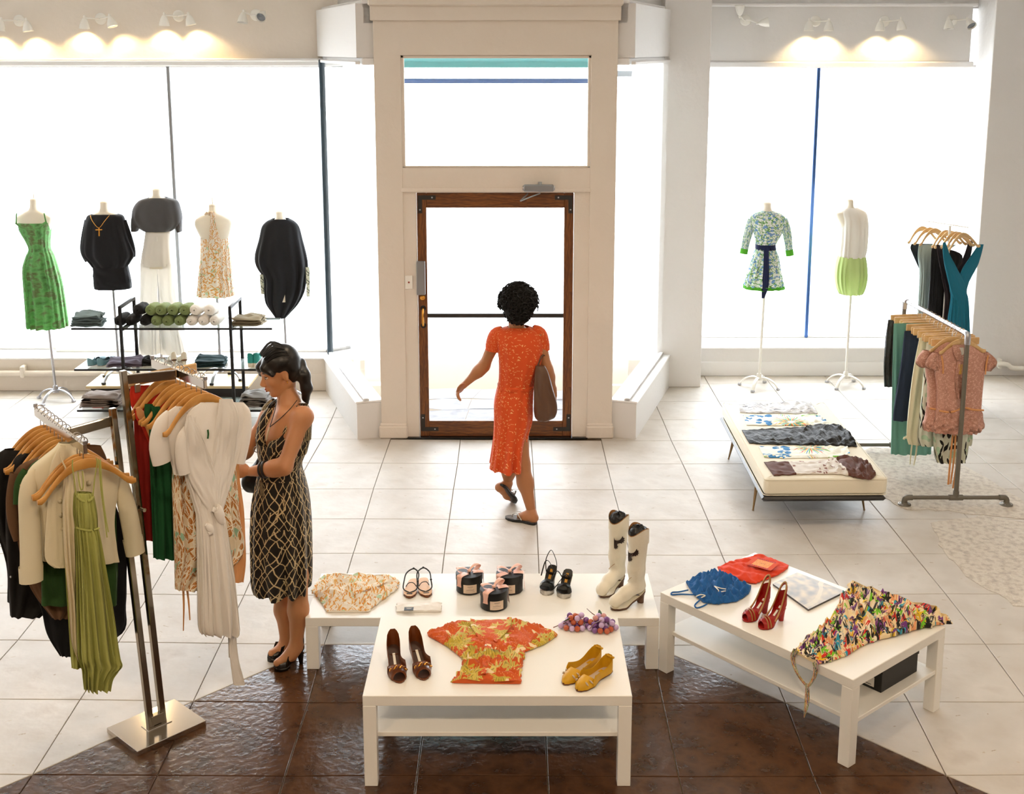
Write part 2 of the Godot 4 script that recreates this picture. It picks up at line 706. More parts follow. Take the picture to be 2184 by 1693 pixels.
func make_prints() -> void:
	M.red = mat(Color(0.6, 0.08, 0.05), 0.4)
	# the transom glass is reeded: fine upright ribs
	M.ribbed = M.glass.duplicate()
	var rib := Image.create(64, 8, false, Image.FORMAT_RGBA8)
	for x in 64:
		var sx := sin(TAU * x / 16.0) * 0.35
		for y in 8:
			rib.set_pixel(x, y, Color(0.5 + sx * 0.5, 0.5, 1.0))
	M.ribbed.normal_enabled = true
	M.ribbed.normal_texture = tex(rib)
	M.ribbed.uv1_scale = Vector3(20, 1, 1)
	M.teal_canvas = mat(Color(0.35, 0.68, 0.68), 0.8)
	M.cream_metal = mat(Color(0.8, 0.74, 0.58), 0.4)
	M.lamp_glow = mat(Color(1, 0.95, 0.85), 0.5)
	M.lamp_glow.emission_enabled = true
	M.lamp_glow.emission = Color(1.0, 0.88, 0.66)
	M.lamp_glow.emission_energy_multiplier = 1.6
	M.lamp_off = mat(Color(0.45, 0.46, 0.48), 0.15, 0.6)
	rng.seed = 101
	# tan leaves on cream and mint
	var im := blank(512, Color(0.92, 0.86, 0.74))
	for k in 26:
		disc(im, rv(512), rng.randf_range(16, 34), Color(0.62, 0.78, 0.66), 512)
	for k in 420:
		var p := rv(512)
		var a := -PI / 2 + rng.randf_range(-0.6, 0.6)
		petal(im, p, a, rng.randf_range(45, 80), rng.randf_range(14, 20), Color(0.95, 0.92, 0.84))
		petal(im, p + Vector2.from_angle(a) * 4, a, rng.randf_range(34, 62), rng.randf_range(8, 13), Color(0.72, 0.44, 0.16))
		for s in 4:
			var q := p + Vector2.from_angle(a) * (12 + s * 9)
			stroke(im, [q, q + Vector2.from_angle(a + 0.7) * 8], 1.5, 1, Color(0.95, 0.9, 0.8))
	M.leaf_print = tex(im)
	# pale sister of it: more cream, small orange flecks
	im = blank(512, Color(0.95, 0.92, 0.86))
	for k in 30:
		disc(im, rv(512), rng.randf_range(8, 20), Color(0.76, 0.86, 0.74), 512)
	for k in 900:
		var a := -PI / 2 + rng.randf_range(-0.8, 0.8)
		petal(im, rv(512), a, rng.randf_range(14, 40), rng.randf_range(4, 9), Color(0.86, 0.56, 0.22).lerp(Color(0.9, 0.72, 0.42), rng.randf()))
	for k in 120:
		petal(im, rv(512), -PI / 2 + rng.randf_range(-0.9, 0.9), rng.randf_range(20, 44), rng.randf_range(3, 6), Color(0.97, 0.95, 0.9))
	M.pale_leaf_print = tex(im)
	# cream net on dark brown
	im = blank(512, Color(0.085, 0.055, 0.035))
	var line := Color(0.83, 0.74, 0.56)
	for k in 17:
		for s in [-1.0, 1.0]:
			var x := k * 32.0 + rng.randf_range(-8, 8)
			var pts := []
			for i in 17:
				pts.append(Vector2(x + s * i * 13.0 + rng.randf_range(-7, 7), i * 32.0))
			stroke(im, pts, rng.randf_range(3, 5), rng.randf_range(2.5, 5), line)
	for k in 70:
		var p := rv(512)
		stroke(im, [p, p + Vector2(rng.randf_range(-16, 16), rng.randf_range(30, 80))], 3.5, 1.5, line)
	M.net_print = tex(im)
	# orange with short cream dashes
	im = blank(512, Color(0.84, 0.3, 0.055))
	for k in 300:
		var p := rv(512)
		stroke(im, [p, p + Vector2.from_angle(rng.randf() * PI) * rng.randf_range(9, 16)], 3.4, 2.4, Color(0.97, 0.78, 0.52))
	M.dash_print = tex(im)
	# orange and yellow-green flowers
	im = blank(512, Color(0.8, 0.34, 0.1))
	for k in 1300:
		disc(im, rv(512), 1.6, Color(0.93, 0.68, 0.4), 512)
	for k in 34:
		var p := rv(512)
		var c := Color(0.78, 0.68, 0.22).lerp(Color(0.9, 0.82, 0.5), rng.randf())
		var n := rng.randi_range(6, 10)
		var a0 := rng.randf() * TAU
		for i in n:
			petal(im, p, a0 + i * PI * 1.3 / n, rng.randf_range(40, 78), 14, c)
			petal(im, p + Vector2.from_angle(a0 + i * PI * 1.3 / n) * 10, a0 + i * PI * 1.3 / n, 40, 4, c.darkened(0.25))
	for k in 12:
		petal(im, rv(512), rng.randf() * TAU, 60, 22, Color(0.93, 0.85, 0.68))
	M.flower_orange = tex(im)
	# crowded flowers of many colours
	im = blank(512, Color(0.93, 0.84, 0.66))
	var cols := [Color(0.06, 0.05, 0.05), Color(0.06, 0.05, 0.05), Color(0.08, 0.07, 0.06), Color(0.88, 0.72, 0.12), Color(0.82, 0.13, 0.08), Color(0.16, 0.6, 0.72), Color(0.45, 0.2, 0.5), Color(0.45, 0.75, 0.12), Color(0.95, 0.9, 0.8), Color(0.9, 0.62, 0.42)]
	for k in 330:
		var p := rv(512)
		var c: Color = cols[rng.randi_range(0, cols.size() - 1)]
		var a0 := rng.randf() * TAU
		var n := rng.randi_range(3, 7)
		var l := rng.randf_range(22, 52)
		for i in n:
			petal(im, p, a0 + i * rng.randf_range(0.3, 0.6), l, rng.randf_range(5, 10), c)
	for k in 260:
		petal(im, rv(512), rng.randf() * TAU, rng.randf_range(14, 34), 5, cols[rng.randi_range(0, 2)])
	M.many_print = tex(im)
	# black brush marks on pale mint
	im = blank(256, Color(0.88, 0.9, 0.83))
	for k in 14:
		disc(im, rv(256), rng.randf_range(8, 18), Color(0.72, 0.84, 0.72), 256)
	for k in 26:
		petal(im, rv(256), rng.randf_range(0.9, 2.4), rng.randf_range(40, 75), rng.randf_range(12, 22), Color(0.04, 0.04, 0.045))
	M.brush_print = tex(im)
	# bursts of blue, green, red and yellow
	im = blank(512, Color(0.95, 0.95, 0.9))
	for k in 34:
		disc(im, Vector2(rng.randf_range(0, 200), rng.randf() * 512), rng.randf_range(12, 26), Color(0.1, 0.48, 0.72), 512)
	for k in 24:
		disc(im, Vector2(rng.randf_range(0, 220), rng.randf() * 512), rng.randf_range(6, 12), Color(0.95, 0.93, 0.82), 512)
	for h in [Vector2(290, 120), Vector2(290, 400)]:
		var cs := [Color(0.85, 0.25, 0.2), Color(0.35, 0.68, 0.15), Color(0.2, 0.58, 0.75), Color(0.95, 0.8, 0.3)]
		for i in 44:
			petal(im, h + Vector2.from_angle(i * TAU / 44) * 22, i * TAU / 44, rng.randf_range(70, 130), 7, cs[i % 4])
	for k in 16:
		var p := Vector2(rng.randf_range(330, 500), rng.randf() * 512)
		stroke(im, [p, p + Vector2(60, rng.randf_range(-20, 20)), p + Vector2(110, rng.randf_range(-30, 30))], 16, 6, [Color(0.42, 0.72, 0.16), Color(0.2, 0.55, 0.74), Color(0.93, 0.93, 0.85)][k % 3])
	M.burst_print = tex(im)
	# grey waves
	im = blank(512, Color(0.86, 0.86, 0.87))
	for k in 60:
		var p := rv(512)
		stroke(im, [p, p + Vector2(50, rng.randf_range(-14, 14)), p + Vector2(110, rng.randf_range(-18, 18))], rng.randf_range(2, 9), 2, Color(0.3, 0.3, 0.33).lerp(Color(0.62, 0.62, 0.65), rng.randf()))
	M.wave_print = tex(im)
	# blue flowers and green vines on white
	im = blank(512, Color(0.93, 0.96, 0.93))
	for k in 190:
		var p := rv(512)
		var pts := [p]
		var a := rng.randf() * TAU
		for i in 5:
			a += rng.randf_range(-0.9, 0.9)
			pts.append(pts[-1] + Vector2.from_angle(a) * 13)
		stroke(im, pts, 3.5, 3, Color(0.3, 0.55, 0.22))
		for q in pts:
			petal(im, q, rng.randf() * TAU, 13, 8, Color(0.36, 0.62, 0.28))
	for k in 85:
		var p := rv(512)
		for i in 6:
			petal(im, p, i * TAU / 6, 17, 11, Color(0.36, 0.55, 0.78))
		disc(im, p, 4, Color(0.82, 0.9, 0.92), 512)
	M.vine_print = tex(im)
	# pink lace
	im = blank(256, Color(0.8, 0.6, 0.53))
	for k in 900:
		disc(im, rv(256), rng.randf_range(1.2, 2.6), Color(0.62, 0.43, 0.37), 256)
	for k in 60:
		var p := rv(256)
		for i in 6:
			petal(im, p, i * TAU / 6, 10, 6, Color(0.86, 0.68, 0.61))
	M.lace_print = tex(im)
	# crushed green velvet
	M.velvet_print = ramp_tex(256, 0.02, 61, [Color(0.3, 0.42, 0.25), Color(0.38, 0.62, 0.36), Color(0.45, 0.72, 0.42), Color(0.4, 0.45, 0.3), Color(0.5, 0.78, 0.48)])
	M.f_lime = fabric(Color(0.68, 0.69, 0.38))
	M.f_cream = fabric(Color(0.9, 0.85, 0.72))
	M.f_jacket = fabric(Color(0.9, 0.86, 0.74))
	M.f_white = fabric(Color(0.95, 0.93, 0.9))
	M.f_green = fabric(Color(0.15, 0.29, 0.1))
	M.f_emerald = fabric(Color(0.02, 0.3, 0.14))
	M.f_brown = fabric(Color(0.4, 0.28, 0.18))
	M.f_black = fabric(Color(0.035, 0.03, 0.03))
	M.f_navy = fabric(Color(0.03, 0.045, 0.075))
	M.f_redorange = fabric(Color(0.78, 0.17, 0.05))
	M.f_red = fabric(Color(0.62, 0.1, 0.05))
	M.f_peach = fabric(Color(0.87, 0.62, 0.4), true, 0.2)
	M.f_teal = fabric(Color(0.03, 0.42, 0.52))
	M.f_plum = fabric(Color(0.13, 0.08, 0.1))
	M.f_pale_blue = fabric(Color(0.7, 0.78, 0.78), true, 0.2)
	M.f_slate = fabric(Color(0.1, 0.16, 0.25))
	M.f_seafoam = fabric(Color(0.45, 0.68, 0.62))
	M.f_ivory = fabric(Color(0.92, 0.9, 0.78), true, 0.15)
	M.f_denim = fabric(Color(0.2, 0.22, 0.24))
	M.f_gold = fabric(Color(0.68, 0.56, 0.3))
	M.f_grey = fabric(Color(0.3, 0.3, 0.31))
	M.p_leaf = printed(M.leaf_print, 2.0)
	M.p_pale_leaf = printed(M.pale_leaf_print, 2.4, 0.3)
	M.p_net = printed(M.net_print, 2.2)
	M.p_dash = printed(M.dash_print, 2.6)
	M.p_flower = printed(M.flower_orange, 2.3)
	M.p_many = printed(M.many_print, 2.2)
	M.p_brush = printed(M.brush_print, 3.0)
	M.p_burst = printed(M.burst_print, 1.6)
	M.p_wave = printed(M.wave_print, 1.8)
	M.p_vine = printed(M.vine_print, 3.0, 0.5)
	M.p_lace = printed(M.lace_print, 7.0)
	M.p_velvet = printed(M.velvet_print, 2.0)
	M.p_velvet.backlight_enabled = true
	M.p_velvet.backlight = Color(0.25, 0.6, 0.25)
	M.label_white = mat(Color(0.93, 0.91, 0.86), 0.6)
	M.label_green = mat(Color(0.1, 0.35, 0.15), 0.6)
	M.tag_yellow = mat(Color(0.86, 0.68, 0.32), 0.6)
	M.button_cream = mat(Color(0.8, 0.76, 0.64), 0.3)
	M.box_black = mat(Color(0.03, 0.03, 0.035), 0.45)
	M.ink = mat(Color(0.12, 0.1, 0.1), 0.7)
	M.f_mattress = fabric(Color(0.93, 0.9, 0.82))
	M.brass_dark = mat(Color(0.55, 0.45, 0.32), 0.3, 1.0)
	M.f_black_shine = mat(Color(0.02, 0.022, 0.027), 0.6)
	M.f_black_shine.normal_enabled = true
	M.f_black_shine.normal_texture = M.crumple_normal
	triplanar(M.f_black_shine, 3.0)
	im = blank(256, Color(0.36, 0.2, 0.15))
	im.fill_rect(Rect2i(60, 0, 110, 256), Color(0.86, 0.83, 0.79))
	for k in 90:
		var p := Vector2(rng.randf_range(60, 168), rng.randf() * 256)
		im.fill_rect(Rect2i(int(p.x), int(p.y) - 3, rng.randi_range(2, 10), rng.randi_range(2, 7)), Color(0.55, 0.38, 0.33))
	M.p_brown_top = printed(tex(im), 1.2)
	M.p_brown_top.uv1_offset = Vector3(0.84, 0, 0)
	M.f_leafy = triplanar(printed(ramp_tex(128, 0.06, 71, [Color(0.02, 0.06, 0.03), Color(0.06, 0.25, 0.1), Color(0.1, 0.36, 0.14)]), 1.0), 6.0)
	M.f_shiny = mat(Color(0.2, 0.2, 0.21), 0.35)
	M.f_shiny.normal_enabled = true
	M.f_shiny.normal_texture = M.crumple_normal
	triplanar(M.f_shiny, 3.0)
	im = blank(256, Color(0.68, 0.56, 0.32))
	for k in 40:
		var p := Vector2(rng.randf() * 256, rng.randf_range(90, 256))
		for i in 5:
			petal(im, p, i * TAU / 5, 8, 6, Color(0.5, 0.12, 0.08))
	M.p_gold = printed(tex(im), 3.0)
	M.f_black_roll = fabric(Color(0.06, 0.06, 0.065))
	M.f_sage = fabric(Color(0.5, 0.56, 0.36))
	M.f_jean = fabric(Color(0.4, 0.47, 0.48))
	M.f_khaki = fabric(Color(0.55, 0.5, 0.4))
	M.f_dark_teal = fabric(Color(0.05, 0.2, 0.22))
	M.f_mauve = fabric(Color(0.4, 0.36, 0.42))
	M.f_taupe = fabric(Color(0.52, 0.46, 0.42))
	M.f_stone = fabric(Color(0.5, 0.48, 0.46))
	M.f_sheer = fabric(Color(0.96, 0.95, 0.93), true, 0.85)
	M.f_bright_green = fabric(Color(0.33, 0.7, 0.15), true, 0.3)
	M.f_sash = fabric(Color(0.08, 0.12, 0.28))
	M.f_pale_green = fabric(Color(0.78, 0.87, 0.58), true, 0.7)
	M.p_brush_fine = printed(M.brush_print, 12.0)
	M.shoe_blue = mat(Color(0.4, 0.56, 0.6), 0.5)
	M.shoe_grey = mat(Color(0.45, 0.43, 0.42), 0.6)
	M.shoe_white = mat(Color(0.88, 0.84, 0.76), 0.4)
	M.shoe_tan = mat(Color(0.5, 0.33, 0.2), 0.5)
	M.shoe_teal = mat(Color(0.12, 0.55, 0.52), 0.5)
	M.skin_tan = mat(Color(0.76, 0.53, 0.36), 0.5)
	M.skin_tan.subsurf_scatter_enabled = true
	M.skin_tan.subsurf_scatter_strength = 0.1
	M.skin_brown = mat(Color(0.68, 0.45, 0.29), 0.5)
	M.eye_white = mat(Color(0.85, 0.8, 0.75), 0.2)
	M.hair_dark = mat(Color(0.06, 0.045, 0.04), 0.35)
	M.hair_black = mat(Color(0.03, 0.026, 0.028), 0.85)
	M.lips = mat(Color(0.6, 0.25, 0.2), 0.4)
	M.leather_black = mat(Color(0.04, 0.038, 0.04), 0.35)
	M.leather_dark = mat(Color(0.11, 0.08, 0.06), 0.25)
	M.leather_brown = mat(Color(0.36, 0.24, 0.16), 0.45)
	M.silver = mat(Color(0.75, 0.74, 0.72), 0.3, 0.8)
	M.leather_tan = mat(Color(0.42, 0.21, 0.07), 0.3)
	M.leather_insole = mat(Color(0.26, 0.14, 0.07), 0.5)
	M.leather_yellow = mat(Color(0.8, 0.6, 0.03), 0.5)
	M.leather_cream = mat(Color(0.78, 0.71, 0.62), 0.6)
	M.leather_nude = mat(Color(0.9, 0.73, 0.57), 0.5)
	M.leather_nude_dark = mat(Color(0.66, 0.47, 0.27), 0.6)
	M.leather_white = mat(Color(0.9, 0.87, 0.79), 0.45)
	M.leather_white.normal_enabled = true
	M.leather_white.normal_texture = M.crumple_normal
	M.leather_white.normal_scale = 0.3
	triplanar(M.leather_white, 4.0)
	M.leather_eagle = mat(Color(0.15, 0.08, 0.05), 0.5)
	M.leather_red = mat(Color(0.62, 0.05, 0.025), 0.4)
	M.gold_leather = mat(Color(0.66, 0.5, 0.28), 0.4, 0.3)
	M.satin_black = mat(Color(0.045, 0.045, 0.04), 0.4)
	M.paper_black = mat(Color(0.05, 0.05, 0.06), 0.4)
	M.paper_black.normal_enabled = true
	M.paper_black.normal_texture = M.crumple_normal
	triplanar(M.paper_black, 6.0)
	M.paper_grey = mat(Color(0.3, 0.3, 0.32), 0.6)
	M.label_navy = mat(Color(0.08, 0.1, 0.14), 0.6)
	M.label_cream = mat(Color(0.9, 0.8, 0.7), 0.6)
	M.ink_soft = mat(Color(0.55, 0.48, 0.43), 0.7)
	M.ribbon = mat(Color(0.93, 0.74, 0.66), 0.35)
	M.leaf_green = mat(Color(0.2, 0.3, 0.2), 0.5)
	for q in [["grape_purple", Color(0.48, 0.32, 0.56)], ["grape_lilac", Color(0.78, 0.68, 0.84)], ["grape_amber", Color(0.72, 0.36, 0.24)], ["grape_rose", Color(0.82, 0.6, 0.58)]]:
		var gm := mat(q[1], 0.03)
		gm.refraction_enabled = true
		gm.refraction_scale = 0.05
		M[q[0]] = gm
	M.f_tee = fabric(Color(0.86, 0.24, 0.09))
	M.f_blue = fabric(Color(0.09, 0.36, 0.62))
	M.p_flower_pale = printed(M.flower_orange, 2.3)
	M.p_flower_pale.albedo_color = Color(1, 0.95, 0.9)
	M.p_pale_leaf_flat = printed(M.pale_leaf_print, 1.8)
	# square of orange marks inside purple letters
	im = blank(256, Color(0.86, 0.3, 0.12))
	im.fill_rect(Rect2i(46, 40, 164, 176), Color(0.93, 0.62, 0.36))
	for k in 340:
		var p := Vector2(rng.randf_range(50, 206), rng.randf_range(44, 212))
		stroke(im, [p, p + Vector2(rng.randf_range(-6, 6), rng.randf_range(-6, 6))], 2.4, 1.6, [Color(0.85, 0.3, 0.12), Color(0.96, 0.8, 0.6)][k % 2])
	for k in 7:
		var p := Vector2(102 + k * 8, 124 + rng.randf_range(-10, 10))
		stroke(im, [p, p + Vector2(rng.randf_range(-8, 8), rng.randf_range(-12, 12))], 4, 2, Color(0.15, 0.12, 0.25))
	for row in [12, 228]:
		for k in 9:
			var x: float = 34 + k * 22
			stroke(im, [Vector2(x, row + 12), Vector2(x + 2, row - 4)], 4, 4, Color(0.25, 0.1, 0.4))
			stroke(im, [Vector2(x + 2, row - 4), Vector2(x + 10, row + (4 if k % 3 == 0 else 12))], 4, 4, Color(0.25, 0.1, 0.4))
			if k % 2 == 0:
				stroke(im, [Vector2(x + 10, row - 4), Vector2(x + 10, row + 12)], 4, 4, Color(0.25, 0.1, 0.4))
	M.p_tee = mat(Color.WHITE, 0.8)
	M.p_tee.albedo_texture = tex(im)
	# cover of the magazine: a pale cloudy photograph with a lighter swathe
	im = Image.create(256, 256, false, Image.FORMAT_RGB8)
	for y in 256:
		for x in 256:
			var v := 0.5 + 0.5 * nz.get_noise_2d(x * 0.012, y * 0.012 + 4.0)
			var c := Color(0.66, 0.7, 0.76).lerp(Color(0.9, 0.88, 0.84), clampf(v * 1.1, 0, 1))
			if absf(y - 190 + 0.3 * (x - 128) - 20.0 * sin(x * 0.02)) < 12.0:
				c = c.lerp(Color(0.93, 0.92, 0.88), 0.7)
			im.set_pixel(x, y, c)
	M.magazine = mat(Color.WHITE, 0.15)
	M.magazine.albedo_texture = tex(im)

# ---------------------------------------------------------------- floor
const COLS := [-11, 12]
const ROWS := [-4, 22]
var X0 := -0.4246
var Z0 := -9.9405
var shifts := {}

# where the joint of column c and row r lies; the tiles were laid by hand and the joints wander a little
func joint(c: int, r: int) -> Vector3:
	var px_of := {
		[-1, 1]: Vector2(814.9, 987.7), [0, 1]: Vector2(976, 988.4), [1, 1]: Vector2(1136.7, 989.1), [2, 1]: Vector2(1294, 989.1), [3, 1]: Vector2(1455.8, 989), [7, 1]: Vector2(2106.9, 988.2),
		[-1, 2]: Vector2(796.4, 1042), [0, 2]: Vector2(966.9, 1043), [1, 2]: Vector2(1140.2, 1043.7), [2, 2]: Vector2(1307.9, 1044.4), [3, 2]: Vector2(1482.4, 1044.6), [7, 2]: Vector2(2174.3, 1042),
		[-1, 3]: Vector2(777.6, 1106), [0, 3]: Vector2(957.9, 1107.4), [1, 3]: Vector2(1144.4, 1108), [3, 3]: Vector2(1509.9, 1108.6), [5, 3]: Vector2(1887.1, 1106.7),
		[-1, 4]: Vector2(753.3, 1179.4), [0, 4]: Vector2(947.4, 1180.5), [1, 4]: Vector2(1148.2, 1182.2), [3, 4]: Vector2(1540.2, 1183.8), [5, 4]: Vector2(1946.7, 1180.4),
		[5, 5]: Vector2(2016.8, 1265.7), [5, 6]: Vector2(2101.9, 1373.5), [-4, 6]: Vector2(38.5, 1364.2), [-3, 6]: Vector2(252.7, 1368.6), [-2, 6]: Vector2(470.7, 1371.5), [-1, 6]: Vector2(691.2, 1374),
		[-3, 7]: Vector2(171, 1491), [-2, 7]: Vector2(412, 1495), [-1, 7]: Vector2(657.5, 1498), [2, 7]: Vector2(1413.4, 1499), [3, 7]: Vector2(1675.4, 1498), [4, 7]: Vector2(1939, 1496),
		[-3, 8]: Vector2(69.6, 1651.7), [-2, 8]: Vector2(335, 1653), [-1, 8]: Vector2(607, 1655), [2, 8]: Vector2(1447.4, 1656), [3, 8]: Vector2(1733.4, 1655), [4, 8]: Vector2(2018, 1653),
		[3, -2]: Vector2(1395.8, 856.7), [3, -1]: Vector2(1412.9, 894.9), [3, 0]: Vector2(1431.5, 939.6), [2, 0]: Vector2(1282.9, 939.7), [0, 0]: Vector2(981.9, 937.6), [-2, 0]: Vector2(687.8, 935.8), [8, -1]: Vector2(2132, 891.9)}
	if shifts.is_empty():
		for k in px_of:
			var q: Vector3 = onfloor(px_of[k].x, px_of[k].y)
			shifts[k] = q - Vector3(X0 + k[0] * TILE, 0, Z0 + k[1] * TILE)
	var wsum := 0.0
	var d := Vector3.ZERO
	for k in shifts:
		var e2: float = (k[0] - c) * (k[0] - c) + (k[1] - r) * (k[1] - r)
		var w := 1.0 / (0.02 + e2 * e2)
		wsum += w
		d += shifts[k] * w
	return Vector3(X0 + c * TILE, 0, Z0 + r * TILE) + d / wsum

func tile_mesh(mb: MB, poly: Array) -> void:
	# a slab with a narrow chamfer, its outline pulled in by half a joint
	var c := Vector3.ZERO
	for p in poly:
		c += p
	c /= poly.size()
	var k := poly.size()
	var top := []
	var mid := []
	for i in k:
		var p: Vector3 = poly[i]
		var e0: Vector3 = (p - poly[(i - 1 + k) % k]).normalized()
		var e1: Vector3 = (poly[(i + 1) % k] - p).normalized()
		var bis := (e1 - e0).normalized()
		var sn: float = maxf(0.3, absf(e0.cross(e1).y) / maxf(0.001, (e1 - e0).length()))
		mid.append(p + bis * 0.0025 / sn)
		top.append(p + bis * 0.005 / sn)
	for i in k:
		var j := (i + 1) % k
		var a: Vector3 = mid[i]
		var b: Vector3 = mid[j]
		var a2 := Vector3(top[i].x, 0.0, top[i].z)
		var b2 := Vector3(top[j].x, 0.0, top[j].z)
		a.y = -0.002
		b.y = -0.002
		mb.quad(a, b, b2, a2)
		mb.quad(a + Vector3(0, -0.01, 0), b + Vector3(0, -0.01, 0), b, a)
	for i in range(1, k - 1):
		mb.tri(Vector3(top[0].x, 0, top[0].z), Vector3(top[i].x, 0, top[i].z), Vector3(top[i + 1].x, 0, top[i + 1].z))

func inside_entry(p: Vector3) -> bool:
	var k := clampf((p.z - FL_.y) / (CL.y - FL_.y), 0.0, 1.0)
	return p.x > lerpf(FL_.x, CL.x, k) and p.x < lerpf(FR_.x, CR.x, k)

func in_brown(c: int, r: int) -> int:
	# 0 beige, 1 brown, 2 cut from lower left to upper right with brown below right, 3 the mirror of it
	if r < 6:
		return 0
	var cl := -1 - (r - 6)
	var cr := 2 + (r - 6)
	if c >= cl and c < cr:
		return 1
	if c == cl - 1:
		return 2
	if c == cr:
		return 3
	return 0

func build_floor() -> void:
	var slab := MB.new()
	slab.box(Vector3(0, -0.11, -2.75), Vector3(15.2, 0.2, 19.8))
	var fl := struct("floor", slab, M.grout)
	var far := MB.new()
	for r in range(ROWS[0], ROWS[1]):
		for c in range(COLS[0], COLS[1]):
			var a := joint(c, r)
			var b := joint(c + 1, r)
			var d := joint(c + 1, r + 1)
			var e := joint(c, r + 1)
			var q := [a, b, d, e]
			if d.x < -7.4 or a.x > 7.4:
				continue
			var kind := in_brown(c, r)
			# tiles out of the picture are laid in one piece
			var seen := r < 10 and absf((a.x + d.x) * 0.5) < 0.47 * -(a.z + d.z) * 0.5 + 0.5
			if r < 0 and inside_entry(a) and inside_entry(b) and inside_entry(d) and inside_entry(e):
				continue
			if not seen:
				if kind == 0:
					tile_mesh(far, q)
				continue
			if kind < 2:
				var mb := MB.new()
				tile_mesh(mb, q)
				part(mb, "tile", M.brown if kind == 1 else M.tile, fl)
			else:
				var p1 := MB.new()
				var p2 := MB.new()
				if kind == 2:
					tile_mesh(p1, [a, b, e])
					tile_mesh(p2, [b, d, e])
				else:
					tile_mesh(p1, [a, b, d])
					tile_mesh(p2, [a, d, e])
				part(p1, "tile", M.tile, fl)
				part(p2, "tile", M.brown, fl)
	var fo := part(far, "tiles_behind", M.tile, fl)
	fo.set_meta("kind", "stuff")
	var near := MB.new()
	for r in range(10, ROWS[1]):
		for c in range(COLS[0], COLS[1]):
			var k := in_brown(c, r)
			if k > 0:
				tile_mesh(near, [joint(c, r), joint(c + 1, r), joint(c + 1, r + 1), joint(c, r + 1)])
	var no := part(near, "tiles_behind", M.brown, fl)
	no.set_meta("kind", "stuff")
	# rough cement worn over the tiles near the pipe rail
	for spec in [[[[1770, 990], [1860, 955], [1990, 960], [2100, 1020], [2184, 1070], [2230, 1110], [2120, 1100], [2000, 1090], [1930, 1085], [1860, 1050]], 3.0], [[[1985, 1115], [2090, 1100], [2250, 1120], [2400, 1250], [2300, 1330], [2160, 1290], [2060, 1230], [2010, 1170]], 8.0]]:
		var ol := PackedVector2Array()
		var n: int = spec[0].size()
		for i in n:
			for t in 6:
				var p0: Vector3 = onfloor(spec[0][i][0], spec[0][i][1])
				var p1: Vector3 = onfloor(spec[0][(i + 1) % n][0], spec[0][(i + 1) % n][1])
				var p := p0.lerp(p1, t / 6.0)
				ol.append(Vector2(p.x, -p.z) + Vector2(nz.get_noise_2d(i + t * 0.3, spec[1]), nz.get_noise_2d(spec[1], i + t * 0.3)) * 0.03)
		var mb := MB.new()
		mb.prism(ol, 0.003, Transform3D(Basis(Vector3(1, 0, 0), Vector3(0, 0, -1), Vector3(0, 1, 0)), Vector3(0, 0.0035, 0)))
		part(mb, "cement_patch", M.concrete, fl, "rough worn cement patch")

# ---------------------------------------------------------------- walls and windows
const ZL := -11.43    # left sill wall face
const ZGL := -11.78   # left window glass
const ZD := -9.95     # door face
const ZR := -11.98    # right sill wall face
const ZGR := -12.42   # right window glass
const SILL := 0.335
const HEAD := 3.2
const CEIL := 4.7
const CL := Vector2(-1.72, -11.78)
const FL_ := Vector2(-1.12, -9.99)
const FR_ := Vector2(0.855, -9.99)
const CR := Vector2(1.46, -11.98)

func slab(mb: MB, a: Vector3, b: Vector3, bevel := 0.0) -> void:
	mb.box((a + b) * 0.5, (b - a).abs(), Basis.IDENTITY, bevel)

# an upright slab from plan point a to b, thickness t to its outer side
func run(mb: MB, a: Vector2, b: Vector2, y0: float, y1: float, t: float, off := 0.0, bevel := 0.0) -> void:
	var d := (b - a).normalized()
	var nn := Vector2(d.y, -d.x)
	var c := (a + b) * 0.5 + nn * (off + t * 0.5)
	mb.box(Vector3(c.x, (y0 + y1) * 0.5, c.y), Vector3(a.distance_to(b), y1 - y0, absf(t)), Basis(Vector3(d.x, 0, d.y), Vector3.UP, Vector3(-d.y, 0, d.x)), bevel)

